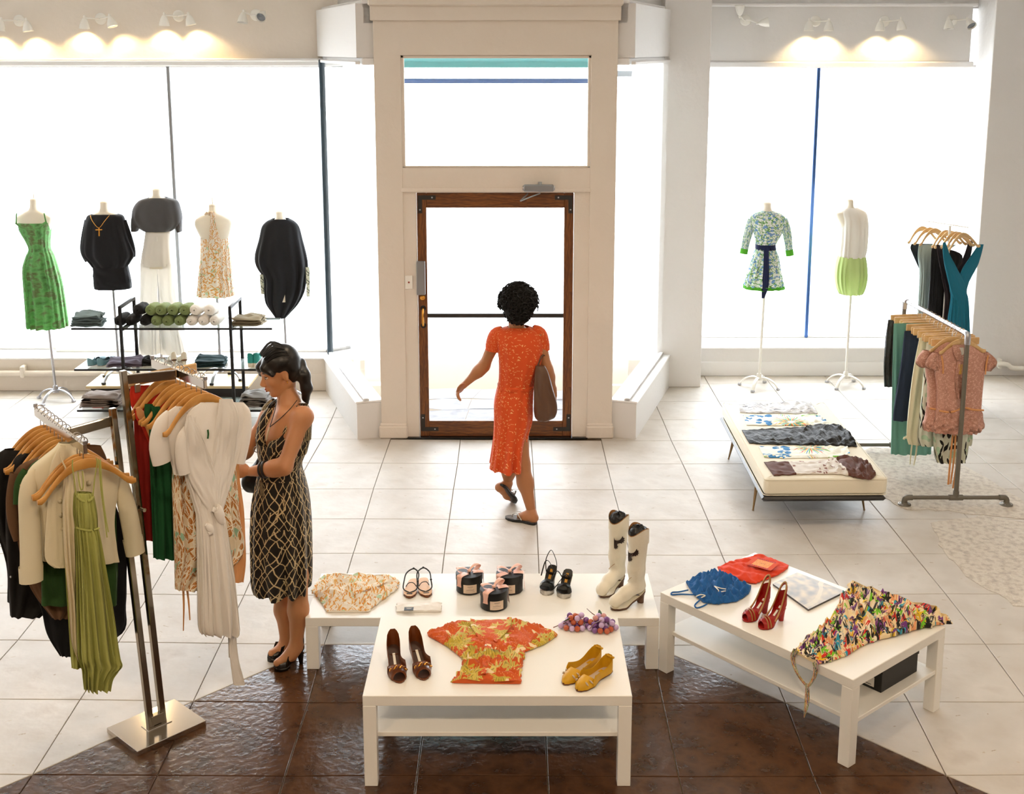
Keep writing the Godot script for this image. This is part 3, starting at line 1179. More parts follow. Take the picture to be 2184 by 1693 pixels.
func build_room() -> void:
	# outer shell
	var w := MB.new()
	slab(w, Vector3(-7.3, 0, -12.6), Vector3(-7.1, CEIL, 7.0))
	struct("wall_left", w, M.wall)
	w = MB.new()
	slab(w, Vector3(7.1, 0, -12.6), Vector3(7.3, CEIL, 7.0))
	struct("wall_right", w, M.wall)
	w = MB.new()
	slab(w, Vector3(-7.3, 0, 6.8), Vector3(7.3, CEIL, 7.0))
	struct("wall_rear", w, M.wall)
	w = MB.new()
	slab(w, Vector3(-7.4, CEIL, -12.8), Vector3(7.4, CEIL + 0.2, 7.1))
	struct("ceiling", w, M.ceiling)
	# left window bay: low wall, sill, baseboard, header
	w = MB.new()
	slab(w, Vector3(-7.1, 0, ZGL - 0.12), Vector3(-1.55, SILL - 0.02, ZL))
	slab(w, Vector3(-7.1, HEAD, ZGL - 0.2), Vector3(-1.66, CEIL, ZGL + 0.03))
	var wl := struct("wall_back_left", w, M.wall_cream)
	w = MB.new()
	slab(w, Vector3(-7.1, SILL - 0.02, ZGL - 0.1), Vector3(-1.6, SILL, ZL + 0.015), 0.006)
	part(w, "sill", M.trim_white, wl)
	w = MB.new()
	slab(w, Vector3(-4.55, SILL, ZGL + 0.05), Vector3(-1.85, SILL + 0.03, ZGL + 0.13), 0.004)
	part(w, "sill_strip", M.trim_white, wl)
	w = MB.new()
	slab(w, Vector3(-7.1, HEAD - 0.065, ZGL - 0.04), Vector3(-1.62, HEAD, ZGL + 0.07), 0.012)
	slab(w, Vector3(-7.1, HEAD - 0.02, ZGL - 0.04), Vector3(-1.62, HEAD + 0.012, ZGL + 0.1), 0.01)
	part(w, "head_moulding", M.trim_white, wl)
	w = MB.new()
	slab(w, Vector3(-7.1, 0, ZL - 0.01), Vector3(-1.6, 0.17, ZL + 0.02), 0.008)
	struct("baseboard_left", w, M.wall_cream)
	# the left pane pair
	window("window_1", Vector2(-7.0, ZGL), Vector2(-1.72, ZGL), SILL, HEAD - 0.05, [Vector2(-3.31, ZGL)], M.alu, 0.035)
	# vestibule sides
	for side in 2:
		var a: Vector2 = CL if side == 0 else FR_
		var b: Vector2 = FL_ if side == 0 else CR
		var o := -1.0
		w = MB.new()
		run(w, a, b, 0, SILL - 0.02, -0.22, 0.0)
		run(w, a, b, HEAD + 0.03, 3.66, -0.15, 0.0)
		var ws := struct("wall_vestibule_left" if side == 0 else "wall_vestibule_right", w, M.wall)
		w = MB.new()
		run(w, a, b, SILL - 0.02, SILL, -0.24, 0.01, 0.006)
		run(w, a, b, SILL, SILL + 0.02, -0.05, -0.11, 0.004)
		part(w, "sill", M.trim_white, ws)
		w = MB.new()
		run(w, a, b, HEAD - 0.03, HEAD + 0.03, -0.12, 0.015, 0.008)
		run(w, a, b, HEAD + 0.03, HEAD + 0.055, -0.1, 0.025, 0.008)
		part(w, "head_moulding", M.trim_white, ws)
		w = MB.new()
		run(w, a, b, 3.5, 3.66, -0.12, 0.03, 0.005)
		run(w, a, b, 3.62, 3.69, -0.16, 0.06, 0.008)
		part(w, "cornice", M.trim_white, ws)
		w = MB.new()
		run(w, a, b, 0, 0.14, -0.03, 0.018, 0.005)
		run(w, a, b, 0.14, 0.165, -0.02, 0.012, 0.004)
		struct("baseboard_vestibule_left" if side == 0 else "baseboard_vestibule_right", w, M.trim_white)
		var d := (b - a).normalized()
		var nn := Vector2(d.y, -d.x) * -0.14
		var posts := []
		if side == 0:
			posts = [a + nn + d * 0.17]
		else:
			posts = [b + nn - d * 0.1]
		window("window_3" if side == 0 else "window_4", a + nn, b + nn, SILL, HEAD, posts, M.alu_dark, 0.045)
	# metal corner post with screws where the left panes meet
	w = MB.new()
	slab(w, Vector3(-1.725, SILL, ZGL + 0.01), Vector3(-1.665, HEAD - 0.05, ZGL + 0.06), 0.004)
	var post := struct("trim_1", w, M.alu)
	w = MB.new()
	slab(w, Vector3(-1.665, SILL, ZGL - 0.02), Vector3(-1.62, HEAD - 0.05, ZGL + 0.06), 0.004)
	part(w, "gasket", M.alu_dark, post)
	for k in 9:
		w = MB.new()
		w.ball(Vector3(-1.695, 0.62 + k * 0.3, ZGL + 0.06), Vector3(0.008, 0.008, 0.004), 8)
		part(w, "screw", M.iron, post)
	# top of the vestibule box
	w = MB.new()
	w.prism(PackedVector2Array([Vector2(CL.x, -CL.y + 0.1), Vector2(FL_.x, -FL_.y), Vector2(FR_.x, -FR_.y), Vector2(CR.x, -CR.y + 0.5)]), 0.05, Transform3D(Basis(Vector3(1, 0, 0), Vector3(0, 0, -1), Vector3(0, 1, 0)), Vector3(0, 3.68, 0)))
	struct("ceiling_vestibule", w, M.trim_white)
	# street wall over the entry
	w = MB.new()
	slab(w, Vector3(-1.7, 3.66, ZGL - 0.2), Vector3(1.5, CEIL, ZGL + 0.02))
	struct("wall_back_centre", w, M.wall)
	# door face
	w = MB.new()
	var z1 := ZD
	var z0 := ZD - 0.12
	slab(w, Vector3(-1.125, 0, z0), Vector3(-0.905, 3.66, z1), 0.004)
	slab(w, Vector3(0.645, 0, z0), Vector3(0.86, 3.66, z1), 0.004)
	slab(w, Vector3(-0.91, 3.25, z0), Vector3(0.65, 3.66, z1))
	slab(w, Vector3(-0.91, 2.15, z0), Vector3(0.65, 2.335, z1 - 0.004))
	var wd := struct("wall_door", w, M.wall_cream)
	w = MB.new()
	slab(w, Vector3(-0.91, 0, z0), Vector3(-0.797, 2.15, z1 - 0.012), 0.004)
	slab(w, Vector3(0.518, 0, z0), Vector3(0.65, 2.15, z1 - 0.012), 0.004)
	slab(w, Vector3(-0.8, 2.128, z0), Vector3(0.52, 2.15, z1 - 0.012))
	part(w, "door_jamb", M.wall_cream, wd)
	w = MB.new()
	slab(w, Vector3(-0.925, 2.135, z1 - 0.01), Vector3(0.655, 2.165, z1 + 0.012), 0.004)
	part(w, "drip_strip", M.wall_cream, wd)
	w = MB.new()
	slab(w, Vector3(-1.145, 3.525, z1 - 0.02), Vector3(0.88, 3.66, z1 + 0.025), 0.005)
	slab(w, Vector3(-1.16, 3.64, z1 - 0.02), Vector3(0.895, 3.7, z1 + 0.05), 0.012)
	part(w, "cornice", M.wall_cream, wd)
	w = MB.new()
	slab(w, Vector3(-1.145, 0, z1 - 0.02), Vector3(-0.9, 0.115, z1 + 0.02), 0.012)
	slab(w, Vector3(-1.135, 0.1, z1 - 0.02), Vector3(-0.905, 0.135, z1 + 0.012), 0.008)
	slab(w, Vector3(0.64, 0, z1 - 0.02), Vector3(0.875, 0.115, z1 + 0.02), 0.012)
	slab(w, Vector3(0.645, 0.1, z1 - 0.02), Vector3(0.868, 0.135, z1 + 0.012), 0.008)
	struct("baseboard_door", w, M.wall_cream)
	# transom
	w = MB.new()
	for b in [[-0.91, 2.335, -0.882, 3.25], [0.622, 2.335, 0.65, 3.25], [-0.91, 3.225, 0.65, 3.25], [-0.91, 2.335, 0.65, 2.35]]:
		slab(w, Vector3(b[0], b[1], z1 - 0.07), Vector3(b[2], b[3], z1 - 0.015), 0.005)
	var win2 := struct("window_2", w, M.wall_cream)
	w = MB.new()
	slab(w, Vector3(-0.885, 2.348, z1 - 0.06), Vector3(0.625, 3.228, z1 - 0.054))
	part(w, "pane", M.ribbed, win2)
	build_door()
	# column beside the right window
	w = MB.new()
	slab(w, Vector3(1.43, 0, -12.5), Vector3(1.872, CEIL, -11.55), 0.006)
	struct("wall_column", w, M.wall)
	# right window bay
	w = MB.new()
	slab(w, Vector3(1.8, 0, ZGR - 0.12), Vector3(4.69, 0.28, ZR))
	slab(w, Vector3(1.8, 3.175, ZGR - 0.2), Vector3(4.62, 3.73, ZGR + 0.06), 0.004)
	slab(w, Vector3(1.8, 3.7, ZGR - 0.2), Vector3(4.8, CEIL, ZGR - 0.02))
	var wr := struct("wall_back_right", w, M.wall)
	w = MB.new()
	slab(w, Vector3(1.8, 0.28, ZGR - 0.1), Vector3(4.72, 0.3, ZR + 0.012), 0.006)
	part(w, "sill", M.trim_white, wr)
	w = MB.new()
	slab(w, Vector3(1.8, 3.11, ZGR - 0.04), Vector3(4.66, 3.175, ZGR + 0.08), 0.012)
	slab(w, Vector3(1.8, 3.715, ZGR - 0.04), Vector3(4.66, 3.745, ZGR + 0.1), 0.008)
	part(w, "head_moulding", M.trim_white, wr)
	w = MB.new()
	slab(w, Vector3(1.85, 0, ZR - 0.01), Vector3(4.72, 0.15, ZR + 0.015), 0.006)
	struct("baseboard_right", w, M.trim_white)
	w = MB.new()
	slab(w, Vector3(4.7, 0, ZGR - 0.3), Vector3(7.1, CEIL, ZR), 0.006)
	struct("wall_back_side", w, M.wall)
	window("window_5", Vector2(1.85, ZGR), Vector2(4.75, ZGR), 0.3, 3.14, [Vector2(3.112, ZGR)], M.alu_blue, 0.035)
	# pipe along the left low wall
	w = MB.new()
	w.tube([Vector3(-7.0, 0.19, ZL + 0.06), Vector3(-2.9, 0.19, ZL + 0.06)], 0.03, 12)
	var pp := single(w, "heating_pipe", M.wall_cream, "cream painted pipe running along the low wall under the big window", "pipe", Vector3(-5.0, 0.16, ZL + 0.06))
	w = MB.new()
	slab(w, Vector3(-4.79, 0.15, ZL), Vector3(-4.75, 0.27, ZL + 0.1), 0.01)
	part(w, "bracket", M.wall_cream, pp)
	# white valve pipe low on the right wall
	w = MB.new()
	w.tube(smooth_path([Vector3(4.95, 0.145, ZR + 0.08), Vector3(5.05, 0.14, ZR + 0.08), Vector3(5.1, 0.105, ZR + 0.08), Vector3(5.2, 0.1, ZR + 0.08), Vector3(5.45, 0.1, ZR + 0.08)], 4), 0.025, 10)
	var vp := single(w, "valve_pipe", M.white_metal, "short white pipe with a brass valve low on the grey side wall", "pipe", Vector3(5.1, 0.075, ZR + 0.08))
	w = MB.new()
	w.tube([Vector3(5.28, 0.1, ZR + 0.08), Vector3(5.33, 0.1, ZR + 0.08)], 0.045, 10)
	part(w, "valve", M.brass, vp)
	w = MB.new()
	slab(w, Vector3(4.98, 0.09, ZR), Vector3(5.0, 0.19, ZR + 0.07))
	part(w, "bracket", M.white_metal, vp)

# panes between a and b with upright bars at posts
func window(called: String, a: Vector2, b: Vector2, y0: float, y1: float, posts: Array, bar_mat: Material, width: float) -> void:
	var d := (b - a).normalized()
	var fr := MB.new()
	run(fr, a, b, y0, y0 + 0.025, 0.04, -0.02, 0.004)
	run(fr, a, b, y1 - 0.025, y1, 0.04, -0.02, 0.004)
	var win := struct(called, fr, M.trim_white)
	var stops := [a] + posts + [b]
	for i in stops.size() - 1:
		if (stops[i] as Vector2).distance_to(stops[i + 1]) < 0.05:
			continue
		var p := MB.new()
		run(p, stops[i] + d * 0.015, stops[i + 1] - d * 0.015, y0 + 0.02, y1 - 0.02, 0.006, -0.003)
		part(p, "pane", M.glass, win)
	for q in posts:
		var m := MB.new()
		run(m, q - d * width * 0.5, q + d * width * 0.5, y0, y1, 0.06, -0.03, 0.006)
		part(m, "mullion", bar_mat, win)

func build_door() -> void:
	var z := ZD - 0.02
	var zb := z - 0.045
	var x0 := -0.793
	var x1 := 0.514
	var st := MB.new()
	slab(st, Vector3(x0, 0.012, zb), Vector3(x0 + 0.078, 2.125, z), 0.004)
	var door := struct("door_1", st, M.door_wood)
	for spec in [[Vector3(x1 - 0.078, 0.012, zb), Vector3(x1, 2.125, z), "stile", M.door_wood], [Vector3(x0 + 0.078, 2.0, zb), Vector3(x1 - 0.078, 2.125, z), "rail", M.door_wood_across], [Vector3(x0 + 0.078, 0.012, zb), Vector3(x1 - 0.078, 0.15, z), "rail", M.door_wood_across]]:
		var mb := MB.new()
		slab(mb, spec[0], spec[1], 0.004)
		part(mb, spec[2], spec[3], door)
	var pn := MB.new()
	slab(pn, Vector3(x0 + 0.07, 0.14, z - 0.026), Vector3(x1 - 0.07, 2.01, z - 0.02))
	part(pn, "pane", M.glass, door)
	var bar := MB.new()
	slab(bar, Vector3(x0 + 0.07, 1.06, z - 0.04), Vector3(x1 - 0.07, 1.094, z - 0.008), 0.004)
	part(bar, "push_bar", M.iron, door, "grey metal bar across the door glass")
	# iron corner plates
	for sx in [0, 1]:
		for sy in [0, 1]:
			var cx: float = x0 + 0.008 if sx == 0 else x1 - 0.008
			var cy: float = 0.06 if sy == 0 else 2.105
			var dx := 1.0 if sx == 0 else -1.0
			var dy := 1.0 if sy == 0 else -1.0
			var pl := MB.new()
			pl.prism(PackedVector2Array([Vector2(0, 0), Vector2(0.15 * dx, 0), Vector2(0.15 * dx, 0.036 * dy), Vector2(0.036 * dx, 0.036 * dy), Vector2(0.036 * dx, 0.15 * dy), Vector2(0, 0.15 * dy)]), 0.005, Transform3D(Basis.IDENTITY, Vector3(cx, cy, z + 0.004)))
			var plate := part(pl, "corner_plate", M.iron, door)
			for q in [Vector2(0.12, 0.018), Vector2(0.018, 0.12)]:
				var sc := MB.new()
				sc.ball(Vector3(cx + q.x * dx, cy + q.y * dy, z + 0.005), Vector3(0.007, 0.007, 0.003), 8)
				part(sc, "screw", M.steel, plate)
	# lock box, keyhole and pull handle
	var lk := MB.new()
	var c := atz(896, 593, z + 0.03)
	lk.box(Vector3(-0.765, c.y, z + 0.025), Vector3(0.072, 0.285, 0.05), Basis.IDENTITY, 0.004)
	part(lk, "lock_box", M.alu, door, "grey metal lock case")
	var kh := MB.new()
	var kc := atz(897, 635, z)
	kh.lathe([Vector2(0, 0.014), Vector2(0.012, 0.014), Vector2(0.022, 0.006), Vector2(0.024, 0)], 16, Transform3D(Basis(Vector3.RIGHT, PI / 2), Vector3(-0.756, kc.y, z)))
	part(kh, "keyhole", M.brass, door)
	var h0 := atz(899, 657, z)
	var h1 := atz(899, 694, z)
	var hm := MB.new()
	hm.tube(smooth_path([Vector3(-0.752, h0.y, z), Vector3(-0.752, h0.y - 0.012, z + 0.04), Vector3(-0.752, (h0.y + h1.y) * 0.5, z + 0.055), Vector3(-0.752, h1.y + 0.012, z + 0.04), Vector3(-0.752, h1.y, z)], 5), 0.009, 10)
	var hn := part(hm, "pull_handle", M.brass, door)
	for y in [h0.y, h1.y]:
		var rs := MB.new()
		rs.lathe([Vector2(0, 0.006), Vector2(0.018, 0.006), Vector2(0.024, 0)], 16, Transform3D(Basis(Vector3.RIGHT, PI / 2), Vector3(-0.752, y, z)))
		part(rs, "rosette", M.black_metal, hn)
	# threshold
	var th := MB.new()
	slab(th, Vector3(-0.9, 0, ZD - 0.12), Vector3(0.65, 0.012, ZD + 0.03), 0.004)
	struct("trim_2", th, M.black_metal)
	# overhead closer: body on the wall, arm to the door
	var b0 := atz(1149, 401, ZD + 0.04)
	var cl := thing("door_closer", "grey metal door closer mounted above the wooden shop door", "door closer", Vector3(b0.x, b0.y - 0.03, ZD))
	var mb := MB.new()
	mb.box(Vector3(b0.x, b0.y, ZD + 0.035), Vector3(0.25, 0.056, 0.05), Basis.IDENTITY, 0.008)
	part(mb, "body", M.alu, cl)
	mb = MB.new()
	mb.lathe([Vector2(0.016, -0.03), Vector2(0.016, 0.05), Vector2(0, 0.052)], 14, Transform3D(Basis.IDENTITY, Vector3(b0.x + 0.01, b0.y, ZD + 0.03)))
	part(mb, "spindle_cap", M.alu, cl)
	for s in [-1.0, 1.0]:
		mb = MB.new()
		mb.tube([Vector3(b0.x + s * 0.12, b0.y, ZD + 0.035), Vector3(b0.x + s * 0.133, b0.y, ZD + 0.035)], 0.02, 12)
		part(mb, "end_cap", M.steel, cl)
	mb = MB.new()
	mb.tube([Vector3(b0.x + 0.01, b0.y - 0.045, ZD + 0.04), Vector3(b0.x - 0.06, b0.y - 0.06, ZD + 0.12), Vector3(b0.x - 0.15, b0.y - 0.09, ZD + 0.17)], 0.008, 8, true, 0.6)
	mb.tube([Vector3(b0.x - 0.15, b0.y - 0.09, ZD + 0.17), Vector3(b0.x - 0.09, b0.y - 0.055, ZD - 0.02)], 0.007, 8)
	part(mb, "arm", M.alu, cl)
	# wall plate with a red button
	var sp := atz(872, 602, ZD)
	mb = MB.new()
	mb.box(Vector3(sp.x, sp.y, ZD - 0.004), Vector3(0.066, 0.115, 0.012), Basis.IDENTITY, 0.004)
	var sw := single(mb, "button_plate", M.white_metal, "small white wall plate with a red button beside the door", "switch", Vector3(sp.x, sp.y, ZD))
	mb = MB.new()
	mb.ball(Vector3(sp.x, sp.y, ZD + 0.003), Vector3(0.008, 0.008, 0.004), 10)
	part(mb, "button", M.red, sw)

func build_outside() -> void:
	var w := MB.new()
	slab(w, Vector3(-40, -0.32, -60), Vector3(40, -0.12, -11.55))
	slab(w, Vector3(-9, -0.3, -14.5), Vector3(9, -0.05, -11.6))
	struct("floor_street", w, M.street)
	# crazy paving in the entry recess
	var base := MB.new()
	base.prism(PackedVector2Array([Vector2(FL_.x + 0.1, 10.06), Vector2(FR_.x - 0.1, 10.06), Vector2(CR.x - 0.2, 11.6), Vector2(CL.x + 0.2, 11.6)]), 0.1, Transform3D(Basis(Vector3(1, 0, 0), Vector3(0, 0, -1), Vector3(0, 1, 0)), Vector3(0, 0.0015, 0)))
	var pv := struct("floor_entry", base, M.grout)
	rng.seed = 5
	var cells := []
	var zz := -10.1
	var r := 0
	while zz > -11.2:
		var hgt := 0.34
		var x := -1.3 - 0.2 * (r % 2)
		while x < 1.3:
			var wd := rng.randf_range(0.4, 0.62)
			cells.append([x, zz, wd, hgt])
			x += wd
		zz -= hgt
		r += 1
	for q in cells:
		var mb := MB.new()
		var x: float = q[0]
		var z: float = q[1]
		var wd: float = q[2]
		var hh: float = q[3]
		var j := func(px: float, pz: float) -> Vector3: return Vector3(px + 0.08 * nz.get_noise_2d(px * 3.1, pz * 3.7), 0, pz + 0.09 * nz.get_noise_2d(px * 2.9 + 7, pz * 3.3))
		var poly: Array = [j.call(x, z - hh), j.call(x + wd * 0.5, z - hh), j.call(x + wd, z - hh), j.call(x + wd, z), j.call(x + wd * 0.5, z), j.call(x, z)]
		if not (inside_entry(poly[0]) and inside_entry(poly[2]) and inside_entry(poly[3]) and inside_entry(poly[5])):
			continue
		tile_mesh(mb, poly)
		for i in mb.v.size():
			mb.v[i].y += 0.004
		part(mb, "paving_stone", M.slate, pv)
	# awning over the entry, its valance and front bar seen through the transom
	var aw := thing("awning", "teal striped awning with a grey front bar outside the transom", "awning", Vector3(-0.13, 2.9, -11.0))
	w = MB.new()
	w.quad(Vector3(-0.95, 3.55, -10.15), Vector3(0.7, 3.55, -10.15), Vector3(0.85, 3.18, -11.3), Vector3(-1.1, 3.18, -11.3))
	slab(w, Vector3(-1.1, 3.13, -11.32), Vector3(0.85, 3.19, -11.3))
	part(w, "canopy", M.teal_canvas, aw)
	w = MB.new()
	slab(w, Vector3(-1.1, 2.985, -11.34), Vector3(0.85, 3.03, -11.3), 0.01)
	part(w, "front_bar", M.alu_blue, aw)
	for x in [-1.08, 0.83]:
		w = MB.new()
		w.tube([Vector3(x, 3.0, -11.32), Vector3(x * 0.85, 3.5, -10.16)], 0.012, 8)
		part(w, "side_arm", M.alu, aw)
	# hanging sign board outside the side pane
	var sg := atz(1329, 157, -12.3)
	w = MB.new()
	w.box(Vector3(sg.x - 0.12, sg.y, -12.3), Vector3(0.42, 0.06, 0.05), Basis.IDENTITY, 0.004)
	var s := single(w, "hanging_sign", M.alu, "narrow grey board hanging outside the side pane by the column", "sign", sg)
	for x in [sg.x - 0.28, sg.x + 0.06]:
		w = MB.new()
		w.tube([Vector3(x, sg.y + 0.03, -12.3), Vector3(x, 3.75, -12.3)], 0.003, 6)
		part(w, "cord", M.alu, s)

# ---------------------------------------------------------------- lamps
func lamp_head(parent: Node3D, at: Vector3, dir: Vector3, lit: bool, side: Material) -> void:
	# a small bell with its lens; dir is where it shines
	var d := dir.normalized()
	var b := Basis()
	b.y = -d
	b.x = d.cross(Vector3(0.3, 0.2, 0.9)).normalized()
	b.z = b.x.cross(b.y)
	var xf := Transform3D(b, at)
	var mb := MB.new()
	mb.lathe([Vector2(0.012, 0.0), Vector2(0.022, -0.01), Vector2(0.034, -0.035), Vector2(0.045, -0.07), Vector2(0.05, -0.1), Vector2(0.047, -0.1), Vector2(0.04, -0.07)], 18, xf)
	var head := part(mb, "lamp_head", side, parent)
	mb = MB.new()
	mb.lathe([Vector2(0.0, -0.082), Vector2(0.042, -0.085)], 18, xf)
	part(mb, "lens", M.lamp_glow if lit else M.lamp_off, head)
	mb = MB.new()
	mb.lathe([Vector2(0.009, -0.005), Vector2(0.012, 0.01), Vector2(0.009, 0.025), Vector2(0.0, 0.027)], 10, xf)
	part(mb, "swivel", M.white_metal, head)
	if lit:
		var l := SpotLight3D.new()
		l.name = "lamp_light"
		l.light_color = Color(1.0, 0.86, 0.62)
		l.light_energy = SPOT_ENERGY
		l.spot_angle = 62
		l.spot_angle_attenuation = 0.6
		l.spot_range = 12
		l.spot_attenuation = 2
		l.light_size = 0.03
		l.shadow_enabled = true
		add_child(l)
		l.look_at_from_position(at + d * 0.105, at + d * 2.0, Vector3(0.1, 0.2, 1).normalized())

func double_spot(px: float, py: float, wall_z: float, heads: Array, label: String, group: String) -> void:
	var c := atz(px, py, wall_z)
	var t := thing("wall_spot_lamp", label, "spot lamp", c, group)
	var mb := MB.new()
	mb.lathe([Vector2(0, 0.022), Vector2(0.04, 0.02), Vector2(0.055, 0.008), Vector2(0.056, 0)], 24, Transform3D(Basis(Vector3.RIGHT, PI / 2), c))
	part(mb, "wall_plate", M.white_metal, t)
	for h in heads:
		var p := atz(h[0], h[1], wall_z + 0.1)
		mb = MB.new()
		mb.tube([c + Vector3(0, 0, 0.015), Vector3(c.x + signf(p.x - c.x) * 0.03, c.y, wall_z + 0.06), p], 0.008, 8)
		part(mb, "arm", M.white_metal, t)
		lamp_head(t, p, h[2], h[3], M.white_metal)

func build_lamps() -> void:
	var zl := ZGL + 0.03
	var g := "double spot lamps on the left header"
	double_spot(41, 44, zl, [[2, 43, Vector3(-0.15, -1, 0.05), true], [56, 44, Vector3(0.15, -1, 0.05), true]], "white double spot lamp, both heads lit, over the green dress form", g)
	double_spot(215, 40, zl, [[180, 38, Vector3(-0.1, -1, -0.1), true], [234, 35, Vector3(0.3, -1, 0.15), true]], "white double spot lamp over the navy tunic, one lit head turned outwards", g)
	double_spot(381, 34, zl, [[350, 32, Vector3(-0.05, -1, -0.05), true], [402, 31, Vector3(0.2, -1, 0.0), true]], "white double spot lamp above the window bar, both heads lit", g)
	double_spot(546, 32, zl, [[519, 26, Vector3(-0.1, -1, 0.2), false], [563, 27, Vector3(-0.25, -0.7, 1.2), false]], "white double spot lamp, unlit, one head facing into the shop, over halter dress", g)
	var zr := ZGR + 0.06
	g = "double spot lamps on the right header"
	double_spot(1590, 43, zr, [[1578, 33, Vector3(-0.05, 1, 0.1), false], [1618, 50, Vector3(1, 0.15, 0.2), false]], "white double spot lamp with one head up and one sideways, by the column", g)
	double_spot(1739, 45, zr, [[1726, 44, Vector3(0, -1, 0.02), true], [1768, 44, Vector3(0, -1, 0.02), true]], "white double spot lamp lit above the blue window bar", g)
	double_spot(1886, 45, zr, [[1878, 44, Vector3(0, -1, 0.02), true], [1921, 42, Vector3(0.15, -1, 0.05), true]], "white double spot lamp lit above the right pane", g)
	double_spot(2030, 43, zr, [[2023, 41, Vector3(0.02, -1, 0.2), false], [2064, 41, Vector3(0.25, -0.8, 0.8), false]], "white double spot lamp, unlit, at the corner of the grey side wall", g)
	# single spots on the vestibule sides
	var dl := (FL_ - CL).normalized()
	var dr := (CR - FR_).normalized()
	var nl := Vector3(dl.y, 0, -dl.x) * -1.0
	for s in [[0, 734, 46, 733, 46, Vector3(-0.2, -1, 0.1), "left side of the entry box, nearer the window"], [0, 762, 40, 757, 35, Vector3(0.02, -1, 0.05), "left side of the entry box, nearer the door"], [1, 1363, 35, 1374, 33, Vector3(0.55, 1, 0.2), "right side of the entry box, head turned up"], [1, 1394, 46, 1403, 48, Vector3(0.35, -1, 0.1), "right side of the entry box, nearer the column"]]:
		var a: Vector2 = CL if s[0] == 0 else FR_
		var d2: Vector2 = dl if s[0] == 0 else dr
		var inner := Vector3(d2.y, 0, -d2.x)
		var p := onplane(s[1], s[2], Vector3(a.x, 3.6, a.y) + inner * 0.035, inner)
		var t := thing("wall_spot_lamp", "small cream bell spot lamp on the " + s[6], "spot lamp", p)
		var mb := MB.new()
		var bz := Basis(inner.cross(Vector3.UP), inner, Vector3.UP)
		mb.lathe([Vector2(0, 0.018), Vector2(0.05, 0.014), Vector2(0.056, 0)], 20, Transform3D(bz, p))
		part(mb, "wall_plate", M.cream_metal, t)
		var hp := p + inner * 0.09 + Vector3(0, 0.01, 0)
		mb = MB.new()
		mb.tube([p, hp], 0.008, 8)
		part(mb, "arm", M.cream_metal, t)
		lamp_head(t, hp, s[5], false, M.cream_metal)
	# warm lamps on the shop ceiling
	var over := ["the chrome rack", "the coffee table", "the pipe rail", "the empty floor on the rack side", "the floor behind the coffee table", "the floor behind the angled table"]
	var cl := [Vector2(-3.0, -6.2), Vector2(0.2, -6.2), Vector2(3.2, -6.2), Vector2(-3.0, -0.8), Vector2(0.2, -0.8), Vector2(3.2, -0.8)]
	for ci in 6:
		var p: Vector2 = cl[ci]
		var t := thing("ceiling_lamp", "round warm ceiling lamp over " + over[ci], "lamp", Vector3(p.x, CEIL, p.y), "ceiling lamps over the shop floor")
		var mb := MB.new()
		mb.lathe([Vector2(0.3, 0.0), Vector2(0.3, -0.06), Vector2(0.27, -0.07)], 28, Transform3D(Basis.IDENTITY, Vector3(p.x, CEIL, p.y)))
		part(mb, "housing", M.white_metal, t)
		mb = MB.new()
		mb.lathe([Vector2(0.0, -0.06), Vector2(0.27, -0.06)], 28, Transform3D(Basis.IDENTITY, Vector3(p.x, CEIL, p.y)))
		part(mb, "diffuser", M.lamp_glow, t)
		var l := AreaLight3D.new()
		l.name = "ceiling_light"
		l.area_size = Vector2(0.48, 0.48)
		l.light_color = Color(1.0, 0.89, 0.75)
		l.light_energy = LAMP_ENERGY if ci < 3 else LAMP_ENERGY * 4.0
		l.area_range = 20
		l.area_attenuation = 2
		l.shadow_enabled = true
		add_child(l)
		l.look_at_from_position(Vector3(p.x, CEIL - 0.08, p.y), Vector3(p.x, 0, p.y), Vector3(0, 0, 1))

# ---------------------------------------------------------------- tables
func low_table(called: String, label: String, o: Vector3, u: Vector3, w: Vector3, lu: float, lw: float, h: float, leg: float, shelf: float) -> Node3D:
	# o is the corner on the floor, u and w the directions of its sides
	var b := Basis(u, Vector3.UP, w)
	var c := o + u * lu * 0.5 + w * lw * 0.5
	var t := thing(called, label, "table", c)
	var mb := MB.new()
	mb.box(c + Vector3(0, h - 0.025, 0), Vector3(lu, 0.05, lw), b, 0.0025)
	part(mb, "tabletop", M.table, t)
	for i in [0, 1]:
		for j in [0, 1]:
			mb = MB.new()
			var p := o + u * (leg * 0.5 if i == 0 else lu - leg * 0.5) + w * (leg * 0.5 if j == 0 else lw - leg * 0.5)
			mb.box(p + Vector3(0, (h - 0.05) * 0.5, 0), Vector3(leg, h - 0.0505, leg), b, 0.002)
			part(mb, "leg", M.table, t)
	if shelf > 0.0:
		mb = MB.new()
		mb.box(c + Vector3(0, shelf, 0), Vector3(lu - 0.01, 0.022, lw - leg * 2 + 0.04), b, 0.002)
		part(mb, "shelf", M.table, t)
	return t

var RT_N: Vector3
var RT_U: Vector3
var RT_W: Vector3

